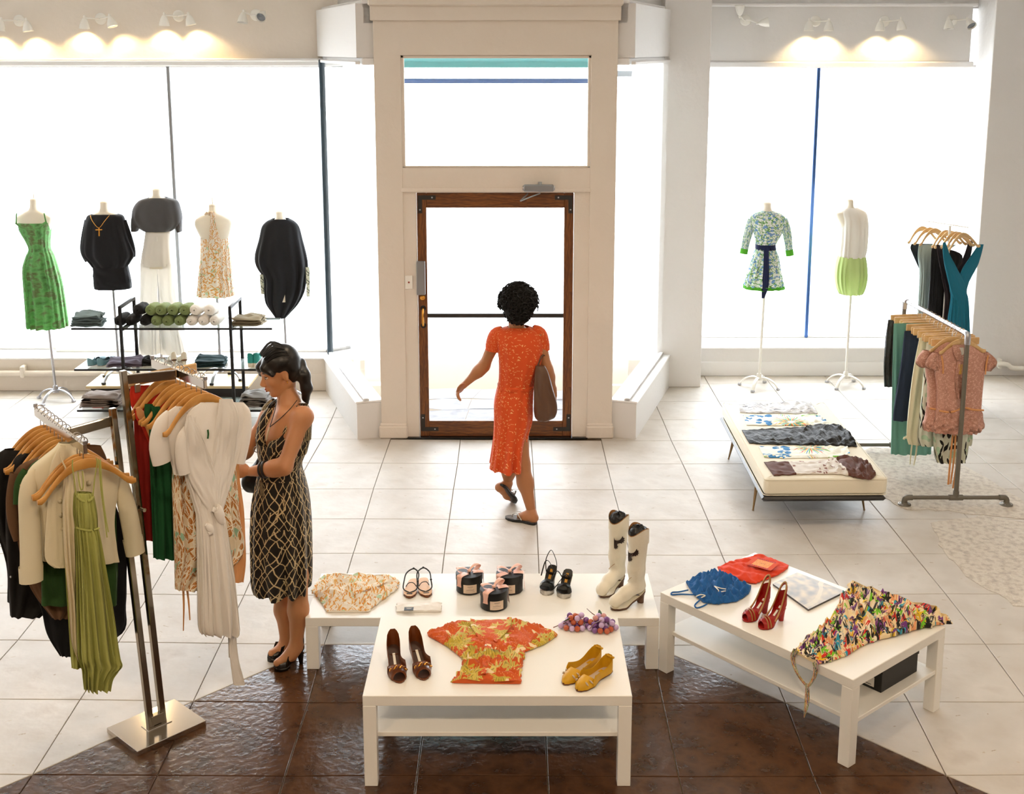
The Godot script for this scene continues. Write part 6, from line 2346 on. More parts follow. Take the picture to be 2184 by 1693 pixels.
func build_shelf() -> void:
	var zf := -10.28
	var zb := -10.66
	var xl0 := -3.86
	var t := thing("display_shelf", "black metal display shelf with three long glass shelves before the left window", "shelf", Vector3(-2.98, 0, -10.45))
	var lx := -3.42
	var rx := -2.46
	for q in [[lx, zf + 0.02], [lx, zb], [rx, zf + 0.02], [rx, zb]]:
		var mb := MB.new()
		slab(mb, Vector3(q[0] - 0.013, 0, q[1] - 0.013), Vector3(q[0] + 0.013, 1.1, q[1] + 0.013), 0.002)
		part(mb, "post", M.black_metal, t)
	for x in [lx, rx]:
		for y in [1.087, 0.885, 0.515, 0.14]:
			var mb := MB.new()
			slab(mb, Vector3(x - 0.013, y - 0.013, zb), Vector3(x + 0.013, y + 0.013, zf + 0.02), 0.002)
			part(mb, "cross_bar", M.black_metal, t)
	for s in [[0.9, -3.86, -2.1], [0.53, -3.86, -2.2], [0.155, -3.86, -2.02]]:
		var mb := MB.new()
		slab(mb, Vector3(s[1], s[0] - 0.01, zb - 0.02), Vector3(s[2], s[0], zf), 0.002)
		part(mb, "glass_shelf", M.shelf_glass, t)
		mb = MB.new()
		slab(mb, Vector3(s[1], s[0] - 0.016, zf), Vector3(s[2], s[0] + 0.002, zf + 0.012), 0.002)
		slab(mb, Vector3(s[1], s[0] - 0.016, zb - 0.03), Vector3(s[2], s[0] + 0.002, zb - 0.02), 0.002)
		part(mb, "shelf_edge", M.black_metal, t)
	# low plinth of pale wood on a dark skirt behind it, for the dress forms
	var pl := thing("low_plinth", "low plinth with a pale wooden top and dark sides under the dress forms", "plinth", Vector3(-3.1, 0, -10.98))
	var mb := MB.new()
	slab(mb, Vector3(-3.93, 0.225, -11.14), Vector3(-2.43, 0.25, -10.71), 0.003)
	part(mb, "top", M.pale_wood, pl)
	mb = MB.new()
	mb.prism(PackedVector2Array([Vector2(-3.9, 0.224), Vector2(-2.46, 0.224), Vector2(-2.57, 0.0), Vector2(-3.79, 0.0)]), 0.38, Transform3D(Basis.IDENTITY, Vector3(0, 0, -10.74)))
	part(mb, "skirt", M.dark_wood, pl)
	# rolled shirts on the top shelf
	var rolls := [[254.6, 683.8, 0], [278, 683.0, 0], [294.7, 668.3, 0], [309, 685.5, 0], [321.6, 666, 1], [333, 687.5, 1], [343, 667, 1], [357, 687, 1], [368.5, 663.5, 1], [382.8, 687.8, 1], [394, 668.5, 1], [416.6, 671.5, 2], [408.0, 687.3, 2], [433.0, 687.3, 2], [447.0, 670, 2], [458, 687, 2]]
	var mats := [M.f_black_roll, M.f_sage, M.f_white]
	var seen := {}
	for k in rolls.size():
		var q = rolls[k]
		var lower: bool = q[1] > 680
		var c := atz(q[0], q[1], -10.34)
		var rad := 0.051 if lower else 0.054
		c.y = 0.9 + rad * 0.96 if lower else 0.9 + rad * 2.6
		c.z = -10.44
		var ky := [q[2], lower]
		seen[ky] = seen.get(ky, 0) + 1
		var nth: String = ["first", "second", "third", "fourth"][seen[ky] - 1]
		rolled("rolled %s shirt, %s in the %s row counted from the jeans" % [["black", "sage green", "white"][q[2]], nth, "bottom" if lower else "top"], "rolled shirts on the top glass shelf", c, rad, 0.26, mats[q[2]], k * 1.7, 0.0 if lower else -0.08)
	var g := "folded clothes on the glass shelves"
	folded("folded_jeans", "folded grey-blue jeans at the end of the top glass shelf", "jeans", g, onfloor(190, 692, 0.9) + Vector3(0.0, 0.001, 0.0), 0.27, 0.22, 4, 0.024, M.f_jean, 0.1, 1.0)
	folded("folded_trousers", "folded khaki trousers beside the rolled white shirts on the top glass shelf", "trousers", g, onfloor(531, 690, 0.9) + Vector3(0, 0.001, 0), 0.28, 0.22, 3, 0.022, M.f_khaki, -0.05, 2.0)
	folded("folded_trousers", "folded dark teal trousers with a pale cord on the middle glass shelf", "trousers", g, onfloor(450, 777, 0.53) + Vector3(0, 0.001, 0), 0.28, 0.24, 3, 0.02, M.f_dark_teal, 0.1, 3.0)
	folded("folded_dress", "crumpled mauve grey dress on the middle glass shelf", "dress", g, onfloor(272, 776, 0.53) + Vector3(0, 0.001, 0), 0.32, 0.24, 2, 0.022, M.f_mauve, 0.05, 4.0)
	folded("folded_jumper", "black and grey folded jumper beside the mauve dress on the middle shelf", "jumper", g, onfloor(318, 777, 0.53) + Vector3(0, 0.001, 0), 0.12, 0.18, 2, 0.026, M.f_black_roll, 0.3, 5.0)
	folded("folded_jumper", "folded grey-brown striped jumper on the lowest glass shelf, orange label beside it", "jumper", g, onfloor(222, 862, 0.155) + Vector3(0, 0.001, 0), 0.37, 0.24, 5, 0.02, M.f_taupe, 0.0, 6.0)
	folded("folded_jumper", "folded grey ribbed jumper at the lowest shelf end beside the shopper", "jumper", g, onfloor(547, 862, 0.155) + Vector3(0, 0.001, 0), 0.28, 0.24, 5, 0.022, M.f_stone, 0.0, 7.0)
	mb = MB.new()
	var lp := onfloor(210, 869, 0.155)
	mb.box(lp + Vector3(0, 0.004, 0), Vector3(0.1, 0.004, 0.03), Basis.IDENTITY, 0.001)
	single(mb, "paper_label", M.f_redorange, "small orange paper label lying on the lowest glass shelf", "label", lp)
	# shoes on the middle shelf
	var gs := "shoes on the middle glass shelf"
	for k in 2:
		shoe("slip_on_shoe", ["pale blue slip-on shoe, heel towards the shelf end, on the middle glass shelf", "pale blue slip-on shoe beside its mate, nearer the mauve dress, on the middle shelf"][k], gs, onfloor(190 + k * 21, 781, 0.531) + Vector3(0.0, 0, 0), Vector3(0.3, 0, -1), {"upper": M.shoe_blue, "insole_mat": M.shoe_grey, "sole_mat": M.shoe_grey, "length": 0.25, "width": 0.088, "wall": 0.05, "toe_height": 0.05, "vamp": 0.55})
	for k in 2:
		shoe("white_pump", ["white heeled pump behind the rack arm on the middle glass shelf", "white heeled pump with a green lining on the middle glass shelf"][k], gs, onfloor(372 + k * 22, 779, 0.531), Vector3(-0.5, 0, -1), {"upper": M.shoe_white, "insole_mat": M.f_emerald if k == 1 else M.shoe_white, "sole_mat": M.shoe_tan, "length": 0.22, "width": 0.075, "heel": 0.05, "wall": 0.05})
	for k in 2:
		shoe("teal_sneaker", ["teal and cream shoe standing heel out at the middle shelf end", "second teal and cream shoe beside the shopper's head"][k], gs, onfloor(533 + k * 12, 784, 0.531), Vector3(0.15, 0, -1), {"upper": M.shoe_teal, "insole_mat": M.shoe_white, "sole_mat": M.shoe_white, "length": 0.24, "width": 0.085, "platform": 0.04, "wall": 0.07, "toe_height": 0.06})

# ---------------------------------------------------------------- dress forms
# rows of the form [y, xl, xr, half depth], all at depth z; base is where the pole stands
func dress_form(label: String, z: float, rows: Array, base: Vector3, spread: float, finial: bool, turn := 0.0, m_leg: Material = null) -> Node3D:
	var t := thing("dress_form", label, "mannequin", base, "dress forms in the windows")
	var n := Vector3(0, 0, 1)
	var p0 := Vector3(0, 0, z)
	var mb := MB.new()
	var rr := []
	for r in rows:
		rr.append([r[0], r[1], r[2], r[3], 0.0])
	var rings := hung(mb, rr, p0, n, 32, 5, [1.0, 1.0], 0.0, 1.0, true, true)
	part(mb, "torso", M.form, t)
	var top := centre(rings[0])
	mb = MB.new()
	var rc: float = (rings[0][0] - top).length()
	mb.lathe([Vector2(0, 0.016), Vector2(rc * 0.7, 0.014), Vector2(rc, 0.004), Vector2(rc * 1.02, -0.004)], 20, Transform3D(Basis.IDENTITY, top))
	if finial:
		mb.lathe([Vector2(0.006, 0.012), Vector2(0.005, 0.07), Vector2(0, 0.075)], 8, Transform3D(Basis.IDENTITY, top))
	part(mb, "neck_cap", M.form, t)
	var bot := centre(rings[-1])
	mb = MB.new()
	mb.tube([base + Vector3(0, 0.09, 0), Vector3(bot.x, bot.y + 0.1, bot.z)], 0.013, 12)
	part(mb, "pole", M.steel if m_leg == null else m_leg, t)
	mb = MB.new()
	mb.lathe([Vector2(0.014, 0.15), Vector2(0.024, 0.14), Vector2(0.026, 0.1), Vector2(0.03, 0.08)], 14, Transform3D(Basis.IDENTITY, base))
	part(mb, "collar", M.steel if m_leg == null else m_leg, t)
	for k in 4:
		var a := turn + k * PI / 2
		var d := Vector3(cos(a), 0, sin(a))
		mb = MB.new()
		var path := smooth_path([base + Vector3(0, 0.1, 0), base + d * spread * 0.35 + Vector3(0, 0.105, 0), base + d * spread * 0.75 + Vector3(0, 0.07, 0), base + d * spread + Vector3(0, 0.008, 0)], 5)
		mb.tube(path, 0.017, 10, true, 0.5, Vector3.UP.cross(d))
		var leg := part(mb, "leg", M.steel if m_leg == null else m_leg, t)
		mb = MB.new()
		mb.box(base + d * (spread - 0.004) + Vector3(0, 0.011, 0), Vector3(0.03, 0.022, 0.036), Basis(d, Vector3.UP, d.cross(Vector3.UP)), 0.004)
		part(mb, "foot", M.black_metal if base.y > 0.1 else M.steel, leg)
	return t

func build_mannequins() -> void:
	var n := Vector3(0, 0, 1)
	var g := "dresses on the dress forms"
	# 1: green velvet slip dress
	var z := -11.1
	var b := onfloor(118, 855)
	dress_form("cream dress form on chrome legs wearing the green velvet slip dress", z, [[426, 64, 80, 0.04], [444, 63, 82, 0.045], [452, 52, 94, 0.055], [462, 36, 109, 0.06], [472, 36, 110, 0.075], [490, 44, 108, 0.1], [512, 58, 104, 0.09], [530, 66, 104, 0.08], [560, 62, 112, 0.1], [600, 70, 116, 0.1]], Vector3(b.x, 0, z), 0.2, true, 0.3)
	var p0 := Vector3(0, 0, z)
	garment("velvet_slip_dress", "green velvet slip dress with a pleated skirt on the dress form", "dress", g, p0, n, [
		[474, 40, 107, 0.09, 0.0], [490, 43, 108, 0.112, 0.003], [512, 56, 106, 0.104, 0.004], [530, 63, 107, 0.095, 0.004], [545, 58, 114, 0.11, 0.008], [570, 52, 122, 0.13, 0.012], [605, 54, 131, 0.14, 0.016], [650, 58, 138, 0.15, 0.02], [696, 61, 144, 0.155, 0.024]], M.p_velvet, [9.0, 0.2], 60.0, [
		["strap", "tube", [[42, 474, 1.8], [42, 462, 1.5], [43, 452, 1.4]], M.p_velvet, 0.5, 0.08],
		["strap", "tube", [[106, 474, 1.8], [103, 462, 1.5], [101, 452, 1.4]], M.p_velvet, 0.5, 0.08],
		["neckline", "tube", [[42, 472, 2], [56, 482, 2.5], [74, 487, 2.8], [92, 480, 2.5], [106, 471, 2]], M.p_velvet, 0.6, 0.1]], "dress_body", 80)
	# 2: dark tunic
	z = -10.93
	p0 = Vector3(0, 0, z)
	var pole := atz(246, 660, z)
	dress_form("cream dress form on the plinth wearing the navy batwing tunic", z, [[432, 213, 231, 0.042], [448, 212, 233, 0.046], [455, 200, 248, 0.055], [464, 186, 262, 0.06], [480, 190, 262, 0.09], [520, 205, 258, 0.085], [560, 206, 266, 0.1], [600, 212, 268, 0.1]], Vector3(pole.x, 0.25, z), 0.2, false, 0.5, M.steel)
	garment("navy_tunic", "navy batwing tunic dress with blouson waist on the dress form", "dress", g, p0, n, [
		[456, 196, 252, 0.065, 0.0], [461, 186, 263, 0.08, 0.002], [480, 182, 268, 0.115, 0.006], [510, 179, 277, 0.13, 0.012], [540, 177, 287, 0.13, 0.016], [556, 190, 280, 0.128, 0.016], [568, 198, 272, 0.11, 0.01]], M.f_navy, [6.0, 0.4], 61.0, [
		["skirt", "panel", [[562, 200, 271, 0.1, 0.004], [580, 200, 275, 0.115, 0.008], [600, 201, 279, 0.12, 0.012], [614, 203, 280, 0.12, 0.014]], M.f_navy, 0.0],
		["sleeve", "tube", [[188, 470, 8], [183, 505, 10], [182, 535, 11], [190, 556, 9]], M.f_navy, 0.7],
		["sleeve", "tube", [[262, 470, 8], [272, 505, 10], [278, 532, 11], [280, 548, 9]], M.f_navy, 0.7]], "tunic_body", 72)
	var nk := thing("cross_necklace", "gold chain necklace with a cross pendant over the navy tunic", "necklace", atz(223, 490, z + 0.14))
	part(px_tube([[199, 457, 0.7, 0.07], [207, 468, 0.7, 0.11], [222, 481, 0.7, 0.135], [232, 468, 0.7, 0.11], [240, 456, 0.7, 0.07]], p0, n, 6, 1.0, 0.01), "chain", M.brass, nk)
	var mb := px_tube([[223, 481, 1.6, 0.14], [223.6, 498, 1.8, 0.142]], p0, n, 6, 0.4, 0.01, 1, true)
	part(mb, "pendant", M.brass, nk)
	part(px_tube([[216, 485, 1.4, 0.141], [230, 484.5, 1.4, 0.141]], p0, n, 6, 0.6, 0.012, 1, true), "pendant_arm", M.brass, nk)
	# 3: grey top and white trousers
	z = -10.95
	p0 = Vector3(0, 0, z)
	pole = atz(340, 700, z)
	dress_form("cream dress form on the plinth wearing the grey top and white trousers", z, [[405, 325, 343, 0.042], [418, 324, 345, 0.046], [426, 308, 362, 0.055], [436, 294, 378, 0.06], [455, 298, 374, 0.09], [490, 312, 362, 0.085], [530, 308, 366, 0.1], [570, 310, 368, 0.1]], Vector3(pole.x, 0.25, z), 0.2, false, 0.9, M.steel)
	garment("grey_batwing_shirt", "charcoal grey batwing shirt on the dress form before the window bar", "shirt", g, p0, n, [
		[421, 316, 358, 0.06, 0.0], [428, 296, 378, 0.08, 0.002], [445, 284, 385, 0.11, 0.004], [465, 283, 388, 0.125, 0.008], [480, 290, 384, 0.12, 0.01], [492, 307, 368, 0.1, 0.006]], M.f_grey, [5.0, 0.4], 62.0, [
		["sleeve", "panel", [[445, 284, 302, 0.05, 0.002], [470, 281, 302, 0.06, 0.005], [493, 281, 294, 0.055, 0.006]], M.f_grey, 0.0],
		["sleeve", "panel", [[445, 368, 385, 0.05, 0.002], [470, 370, 388, 0.06, 0.005], [494, 379, 387, 0.055, 0.006]], M.f_grey, 0.0]], "shirt_body", 64)
	garment("white_trousers", "sheer white wide leg trousers under the grey batwing shirt", "trousers", g, p0, n, [
		[494, 311, 364, 0.09, 0.001], [524, 307, 367, 0.1, 0.002], [545, 303, 369, 0.11, 0.004], [565, 301, 371, 0.11, 0.005]], M.f_sheer, [6.0, 0.2], 63.0, [
		["leg", "panel", [[560, 301, 338, 0.09, 0.004], [620, 301, 336, 0.09, 0.008], [690, 299, 340, 0.1, 0.012], [752, 298, 343, 0.11, 0.016]], M.f_sheer, 0.0],
		["leg", "panel", [[560, 336, 371, 0.09, 0.004], [620, 341, 376, 0.09, 0.008], [690, 344, 386, 0.1, 0.012], [752, 345, 398, 0.11, 0.016]], M.f_sheer, 0.0],
		["belt_loop", "panel", [[505, 330, 336, 0.004, 0.0], [515, 330, 336, 0.004, 0.0]], M.f_sheer, 0.1]], "waist", 56)
	# 4: halter print dress
	z = -10.93
	p0 = Vector3(0, 0, z)
	pole = atz(464, 660, z)
	dress_form("cream dress form on the plinth, its bare back above the leaf print halter", z, [[438, 445, 462, 0.04], [452, 443, 465, 0.046], [460, 428, 480, 0.055], [470, 416, 493, 0.065], [485, 417, 493, 0.09], [510, 429, 487, 0.09], [540, 436, 484, 0.08], [580, 430, 490, 0.1], [610, 434, 490, 0.1]], Vector3(pole.x, 0.25, z), 0.2, true, 0.2, M.steel)
	garment("leaf_halter_dress", "short tan leaf print halter dress on the bare-backed dress form", "dress", g, p0, n, [
		[507, 428, 488, 0.1, 0.002], [540, 428, 491, 0.11, 0.006], [580, 426, 494, 0.125, 0.012], [630, 423, 499, 0.135, 0.018]], M.p_pale_leaf, [8.0, 0.2], 64.0, [
		["halter_strap", "panel", [[454, 449, 458, 0.006, 0.001], [480, 448, 461, 0.008, 0.002], [512, 445, 470, 0.01, 0.004], [560, 444, 474, 0.008, 0.004]], M.p_pale_leaf, 0.1],
		["knot", "cap", [[441, 455, 2], [447, 452, 4], [454, 453, 5], [460, 451, 4], [464, 455, 2]], M.p_pale_leaf, 0.7, 0.08]], "dress_body", 72)
	# 5: draped navy dress with printed cuffs
	z = -11.1
	p0 = Vector3(0, 0, z)
	pole = atz(611, 740, z)
	dress_form("white dress form wearing the draped navy cocoon dress behind the shopper", z, [[453, 588, 606, 0.042], [466, 587, 608, 0.046], [474, 572, 624, 0.055], [484, 560, 636, 0.06], [510, 566, 634, 0.09], [550, 576, 628, 0.085], [600, 572, 634, 0.1], [640, 578, 632, 0.1]], Vector3(pole.x, 0, z), 0.2, false, 0.3, M.steel)
	garment("cocoon_dress", "navy cocoon dress gathered to a narrow hem, with printed tie cuffs", "dress", g, p0, n, [
		[466, 580, 617, 0.06, 0.0], [472, 568, 628, 0.07, 0.001], [484, 558, 638, 0.085, 0.003], [510, 552, 645, 0.12, 0.008], [545, 543, 654, 0.13, 0.014], [568, 547, 657, 0.13, 0.016], [592, 562, 654, 0.13, 0.018], [620, 563, 650, 0.13, 0.02], [645, 567, 638, 0.11, 0.016], [664, 579, 622, 0.08, 0.01], [677, 588, 610, 0.06, 0.006]], M.f_navy, [6.0, 0.25], 65.0, [
		["printed_cuff", "panel", [[585, 554, 563, 0.01, 0.002], [605, 555, 563, 0.01, 0.004], [627, 557, 564, 0.008, 0.003]], M.p_brush_fine, 0.06],
		["printed_cuff", "panel", [[570, 652, 660, 0.01, 0.002], [600, 653, 661, 0.01, 0.004], [632, 654, 661, 0.008, 0.003]], M.p_brush_fine, 0.06]], "dress_body", 72)
	# 6: floral wrap dress
	z = -11.54
	p0 = Vector3(0, 0, z)
	b = onfloor(1618, 826)
	dress_form("white dress form on a white stand wearing the vine print wrap dress", z, [[434, 1628, 1645, 0.042], [448, 1627, 1647, 0.046], [456, 1612, 1662, 0.055], [464, 1602, 1673, 0.06], [490, 1608, 1668, 0.09], [525, 1614, 1652, 0.08], [560, 1608, 1660, 0.1], [600, 1608, 1656, 0.1]], Vector3(b.x, 0, z), 0.2, false, 0.5, M.white_metal)
	garment("vine_wrap_dress", "blue and green vine print wrap dress tied with a navy sash", "dress", g, p0, n, [
		[449, 1625, 1649, 0.06, 0.0], [456, 1608, 1666, 0.07, 0.001], [466, 1600, 1675, 0.085, 0.002], [495, 1607, 1668, 0.11, 0.004], [524, 1612, 1653, 0.095, 0.003], [545, 1606, 1660, 0.115, 0.006], [580, 1595, 1666, 0.14, 0.012], [608, 1587, 1672, 0.155, 0.018]], M.p_vine, [7.0, 0.2], 66.0, [
		["hem_band", "panel", [[607, 1586, 1672, 0.158, 0.018], [614, 1585, 1673, 0.16, 0.018]], M.f_bright_green, 0.0],
		["sleeve", "tube", [[1604, 468, 9], [1598, 490, 10], [1592, 512, 9], [1588, 532, 8]], M.p_vine, 0.8],
		["cuff", "tube", [[1588, 530, 8.5], [1586, 541, 8.5]], M.f_bright_green, 0.8],
		["sleeve", "tube", [[1671, 468, 9], [1677, 490, 10], [1681, 512, 9], [1683, 534, 8]], M.p_vine, 0.8],
		["cuff", "tube", [[1683, 532, 8.5], [1685, 545, 8.5]], M.f_bright_green, 0.8],
		["sash", "panel", [[520, 1611, 1654, 0.1, 0.001], [526, 1611, 1654, 0.102, 0.002], [531, 1611, 1655, 0.102, 0.001]], M.f_sash, 0.0],
		["sash_tail", "panel", [[527, 1629, 1640, 0.006, 0.001], [570, 1628, 1640, 0.008, 0.004], [610, 1625, 1639, 0.008, 0.004], [636, 1624, 1630, 0.006, 0.002]], M.f_sash, 0.16],
		["bow", "cap", [[1626, 528, 2], [1632, 525, 4], [1638, 527, 4.5], [1643, 524, 3]], M.f_sash, 0.7, 0.11]], "dress_body", 64)
	# 7: cream blouse and pale green skirt
	z = -11.6
	p0 = Vector3(0, 0, z)
	b = onfloor(1803, 823)
	dress_form("white dress form on a white stand wearing the sheer blouse and pale green skirt", z, [[428, 1806, 1820, 0.04], [442, 1805, 1822, 0.045], [450, 1793, 1840, 0.055], [458, 1783, 1848, 0.06], [485, 1792, 1846, 0.09], [520, 1796, 1842, 0.08], [555, 1790, 1844, 0.1], [592, 1792, 1842, 0.1]], Vector3(b.x, 0, z), 0.2, false, 0.7, M.white_metal)
	garment("sheer_blouse", "sheer cream sleeveless blouse on the dress form beside the dress stand", "blouse", g, p0, n, [
		[442, 1802, 1828, 0.055, 0.0], [452, 1793, 1846, 0.075, 0.002], [470, 1794, 1850, 0.11, 0.006], [500, 1793, 1850, 0.12, 0.01], [530, 1791, 1848, 0.12, 0.012], [548, 1790, 1844, 0.11, 0.008]], M.f_sheer, [7.0, 0.2], 67.0, [], "blouse_body", 64)
	garment("pale_green_skirt", "pale green gathered bubble skirt under the sheer cream blouse", "skirt", g, p0, n, [
		[546, 1788, 1845, 0.11, 0.004], [565, 1783, 1847, 0.13, 0.01], [590, 1781, 1847, 0.135, 0.014], [612, 1784, 1842, 0.13, 0.016], [626, 1790, 1836, 0.11, 0.016]], M.f_pale_green, [9.0, 0.2], 68.0, [], "skirt_body", 72)

# ---------------------------------------------------------------- bodies from joined bones
# prims: [a, b, ra, rb] tapered capsules, or [centre, radii, basis] ellipsoids. Meshed as surface nets and added to mb.
func nets(mb: MB, prims: Array, cell: float, k: float) -> void:
	var lo := Vector3.ONE * 1e9
	var hi := -lo
	var boxes := []
	for p in prims:
		var a: Vector3
		var b: Vector3
		if p.size() == 4:
			var ra: Vector3 = Vector3.ONE * (p[2] + k + cell)
			var rb: Vector3 = Vector3.ONE * (p[3] + k + cell)
			a = (p[0] - ra).min(p[1] - rb)
			b = (p[0] + ra).max(p[1] + rb)
		else:
			var m: float = maxf(p[1].x, maxf(p[1].y, p[1].z)) + k + cell
			a = p[0] - Vector3.ONE * m
			b = p[0] + Vector3.ONE * m
		boxes.append([a, b])
		lo = lo.min(a)
		hi = hi.max(b)
	var n := Vector3i(((hi - lo) / cell).ceil()) + Vector3i(2, 2, 2)
	var sy := n.x
	var sz := n.x * n.y
	var fld := PackedFloat32Array()
	fld.resize(n.x * n.y * n.z)
	fld.fill(1.0)
	for q in prims.size():
		var p = prims[q]
		var i0 := Vector3i(((boxes[q][0] - lo) / cell).floor()).clamp(Vector3i.ZERO, n - Vector3i.ONE)
		var i1 := Vector3i(((boxes[q][1] - lo) / cell).ceil()).clamp(Vector3i.ZERO, n - Vector3i.ONE)
		var cap: bool = p.size() == 4
		var pa: Vector3 = p[0]
		var ba := Vector3.ZERO
		var bb := 1.0
		var r0 := 0.0
		var r1 := 0.0
		var inv := Basis.IDENTITY
		var rr := Vector3.ONE
		if cap:
			ba = p[1] - pa
			bb = maxf(ba.dot(ba), 1e-9)
			r0 = p[2]
			r1 = p[3]
		else:
			inv = (p[2] as Basis).transposed()
			rr = p[1]
		for z in range(i0.z, i1.z + 1):
			for y in range(i0.y, i1.y + 1):
				var at := z * sz + y * sy
				for x in range(i0.x, i1.x + 1):
					var w := lo + Vector3(x, y, z) * cell - pa
					var d: float
					if cap:
						var h := clampf(w.dot(ba) / bb, 0.0, 1.0)
						d = (w - ba * h).length() - lerpf(r0, r1, h)
					else:
						var v := inv * w
						var k0 := (v / rr).length()
						var k1 := (v / (rr * rr)).length()
						d = k0 * (k0 - 1.0) / k1 if k1 > 1e-6 else -rr.x
					var f := fld[at + x]
					if f >= 1.0:
						fld[at + x] = minf(d, 0.99)
					else:
						var e := maxf(k - absf(f - d), 0.0) / k
						fld[at + x] = minf(f, d) - e * e * k * 0.25
	var ids := PackedInt32Array()
	ids.resize(fld.size())
	ids.fill(-1)
	var off := [0, 1, sy, sy + 1, sz, sz + 1, sz + sy, sz + sy + 1]
	var cor := [Vector3(0, 0, 0), Vector3(1, 0, 0), Vector3(0, 1, 0), Vector3(1, 1, 0), Vector3(0, 0, 1), Vector3(1, 0, 1), Vector3(0, 1, 1), Vector3(1, 1, 1)]
	var edges := [[0, 1], [2, 3], [4, 5], [6, 7], [0, 2], [1, 3], [4, 6], [5, 7], [0, 4], [1, 5], [2, 6], [3, 7]]
	var s0 := mb.v.size()
	for z in n.z - 1:
		for y in n.y - 1:
			for x in n.x - 1:
				var c := z * sz + y * sy + x
				var f0 := fld[c]
				if absf(f0) > cell * 3.0:
					continue
				var mask := 0
				for i in 8:
					if fld[c + off[i]] < 0.0:
						mask |= 1 << i
				if mask == 0 or mask == 255:
					continue
				var sum := Vector3.ZERO
				var cnt := 0
				for e in edges:
					var fa := fld[c + off[e[0]]]
					var fb := fld[c + off[e[1]]]
					if (fa < 0.0) != (fb < 0.0):
						sum += (cor[e[0]] as Vector3).lerp(cor[e[1]], fa / (fa - fb))
						cnt += 1
				ids[c] = mb.v.size()
				mb.v.append(lo + (Vector3(x, y, z) + sum / cnt) * cell)
				mb.n.append(Vector3(fld[c + 1] - fld[c], fld[c + sy] - fld[c], fld[c + sz] - fld[c]))
				mb.uv.append(Vector2.ZERO)
	var s1 := mb.ix.size()
	for z in range(1, n.z - 1):
		for y in range(1, n.y - 1):
			for x in range(1, n.x - 1):
				var c := z * sz + y * sy + x
				if ids[c] < 0:
					continue
				var f0 := fld[c] < 0.0
				for ax in 3:
					var st: int = [1, sy, sz][ax]
					if f0 == (fld[c + st] < 0.0):
						continue
					var u: int = [sy, sz, 1][ax]
					var w: int = [sz, 1, sy][ax]
					var q := [ids[c], ids[c - u], ids[c - u - w], ids[c - w]]
					if q.min() < 0:
						continue
					if f0:
						mb.ix.append_array([q[0], q[2], q[1], q[0], q[3], q[2]])
					else:
						mb.ix.append_array([q[0], q[1], q[2], q[0], q[2], q[3]])
	# smooth normals from the faces
	for i in range(s0, mb.n.size()):
		mb.n[i] = Vector3.ZERO
	for i in range(s1, mb.ix.size(), 3):
		var a := mb.ix[i]
		var b := mb.ix[i + 1]
		var c := mb.ix[i + 2]
		var nn := (mb.v[c] - mb.v[a]).cross(mb.v[b] - mb.v[a])
		mb.n[a] += nn
		mb.n[b] += nn
		mb.n[c] += nn
	for i in range(s0, mb.n.size()):
		mb.n[i] = mb.n[i].normalized()

# five fingers and a palm from the wrist. d points along the hand, back is its back, thumb the side the thumb is on
func hand_prims(wrist: Vector3, d: Vector3, back: Vector3, thumb: Vector3, curl: float, size := 1.0) -> Array:
	var out := []
	var k := size
	var palm := wrist + d * 0.045 * k
	out.append([palm, Vector3(0.045, 0.016, 0.038) * k, Basis(d, back, thumb)])
	out.append([wrist - d * 0.04 * k, wrist + d * 0.02 * k, 0.026 * k, 0.024 * k])
	var lens := [0.07, 0.078, 0.072, 0.058]
	for i in 4:
		var side := thumb * (0.026 - 0.0175 * i) * k
		var p := wrist + d * (0.075 - 0.004 * absf(i - 1.3)) * k + side
		var a := curl * (0.8 + 0.12 * i)
		var dir := d
		var seg := [0.42, 0.32, 0.26]
		for j in 3:
			dir = (dir * cos(a * (0.5 + 0.25 * j)) - back * sin(a * (0.5 + 0.25 * j))).normalized()
			var q: Vector3 = p + dir * lens[i] * seg[j] * k
			out.append([p, q, (0.0088 - 0.0006 * j) * k, (0.0082 - 0.0008 * j) * k])
			p = q
	var tp := wrist + d * 0.02 * k + thumb * 0.026 * k
	var td := (d * 0.75 + thumb * 0.6 - back * 0.3).normalized()
	var t1 := tp + td * 0.034 * k
	out.append([tp, t1, 0.013 * k, 0.0105 * k])
	var t2 := t1 + (td - thumb * 0.4 - back * 0.2 * curl).normalized() * 0.03 * k
	out.append([t1, t2, 0.0105 * k, 0.008 * k])
	return out

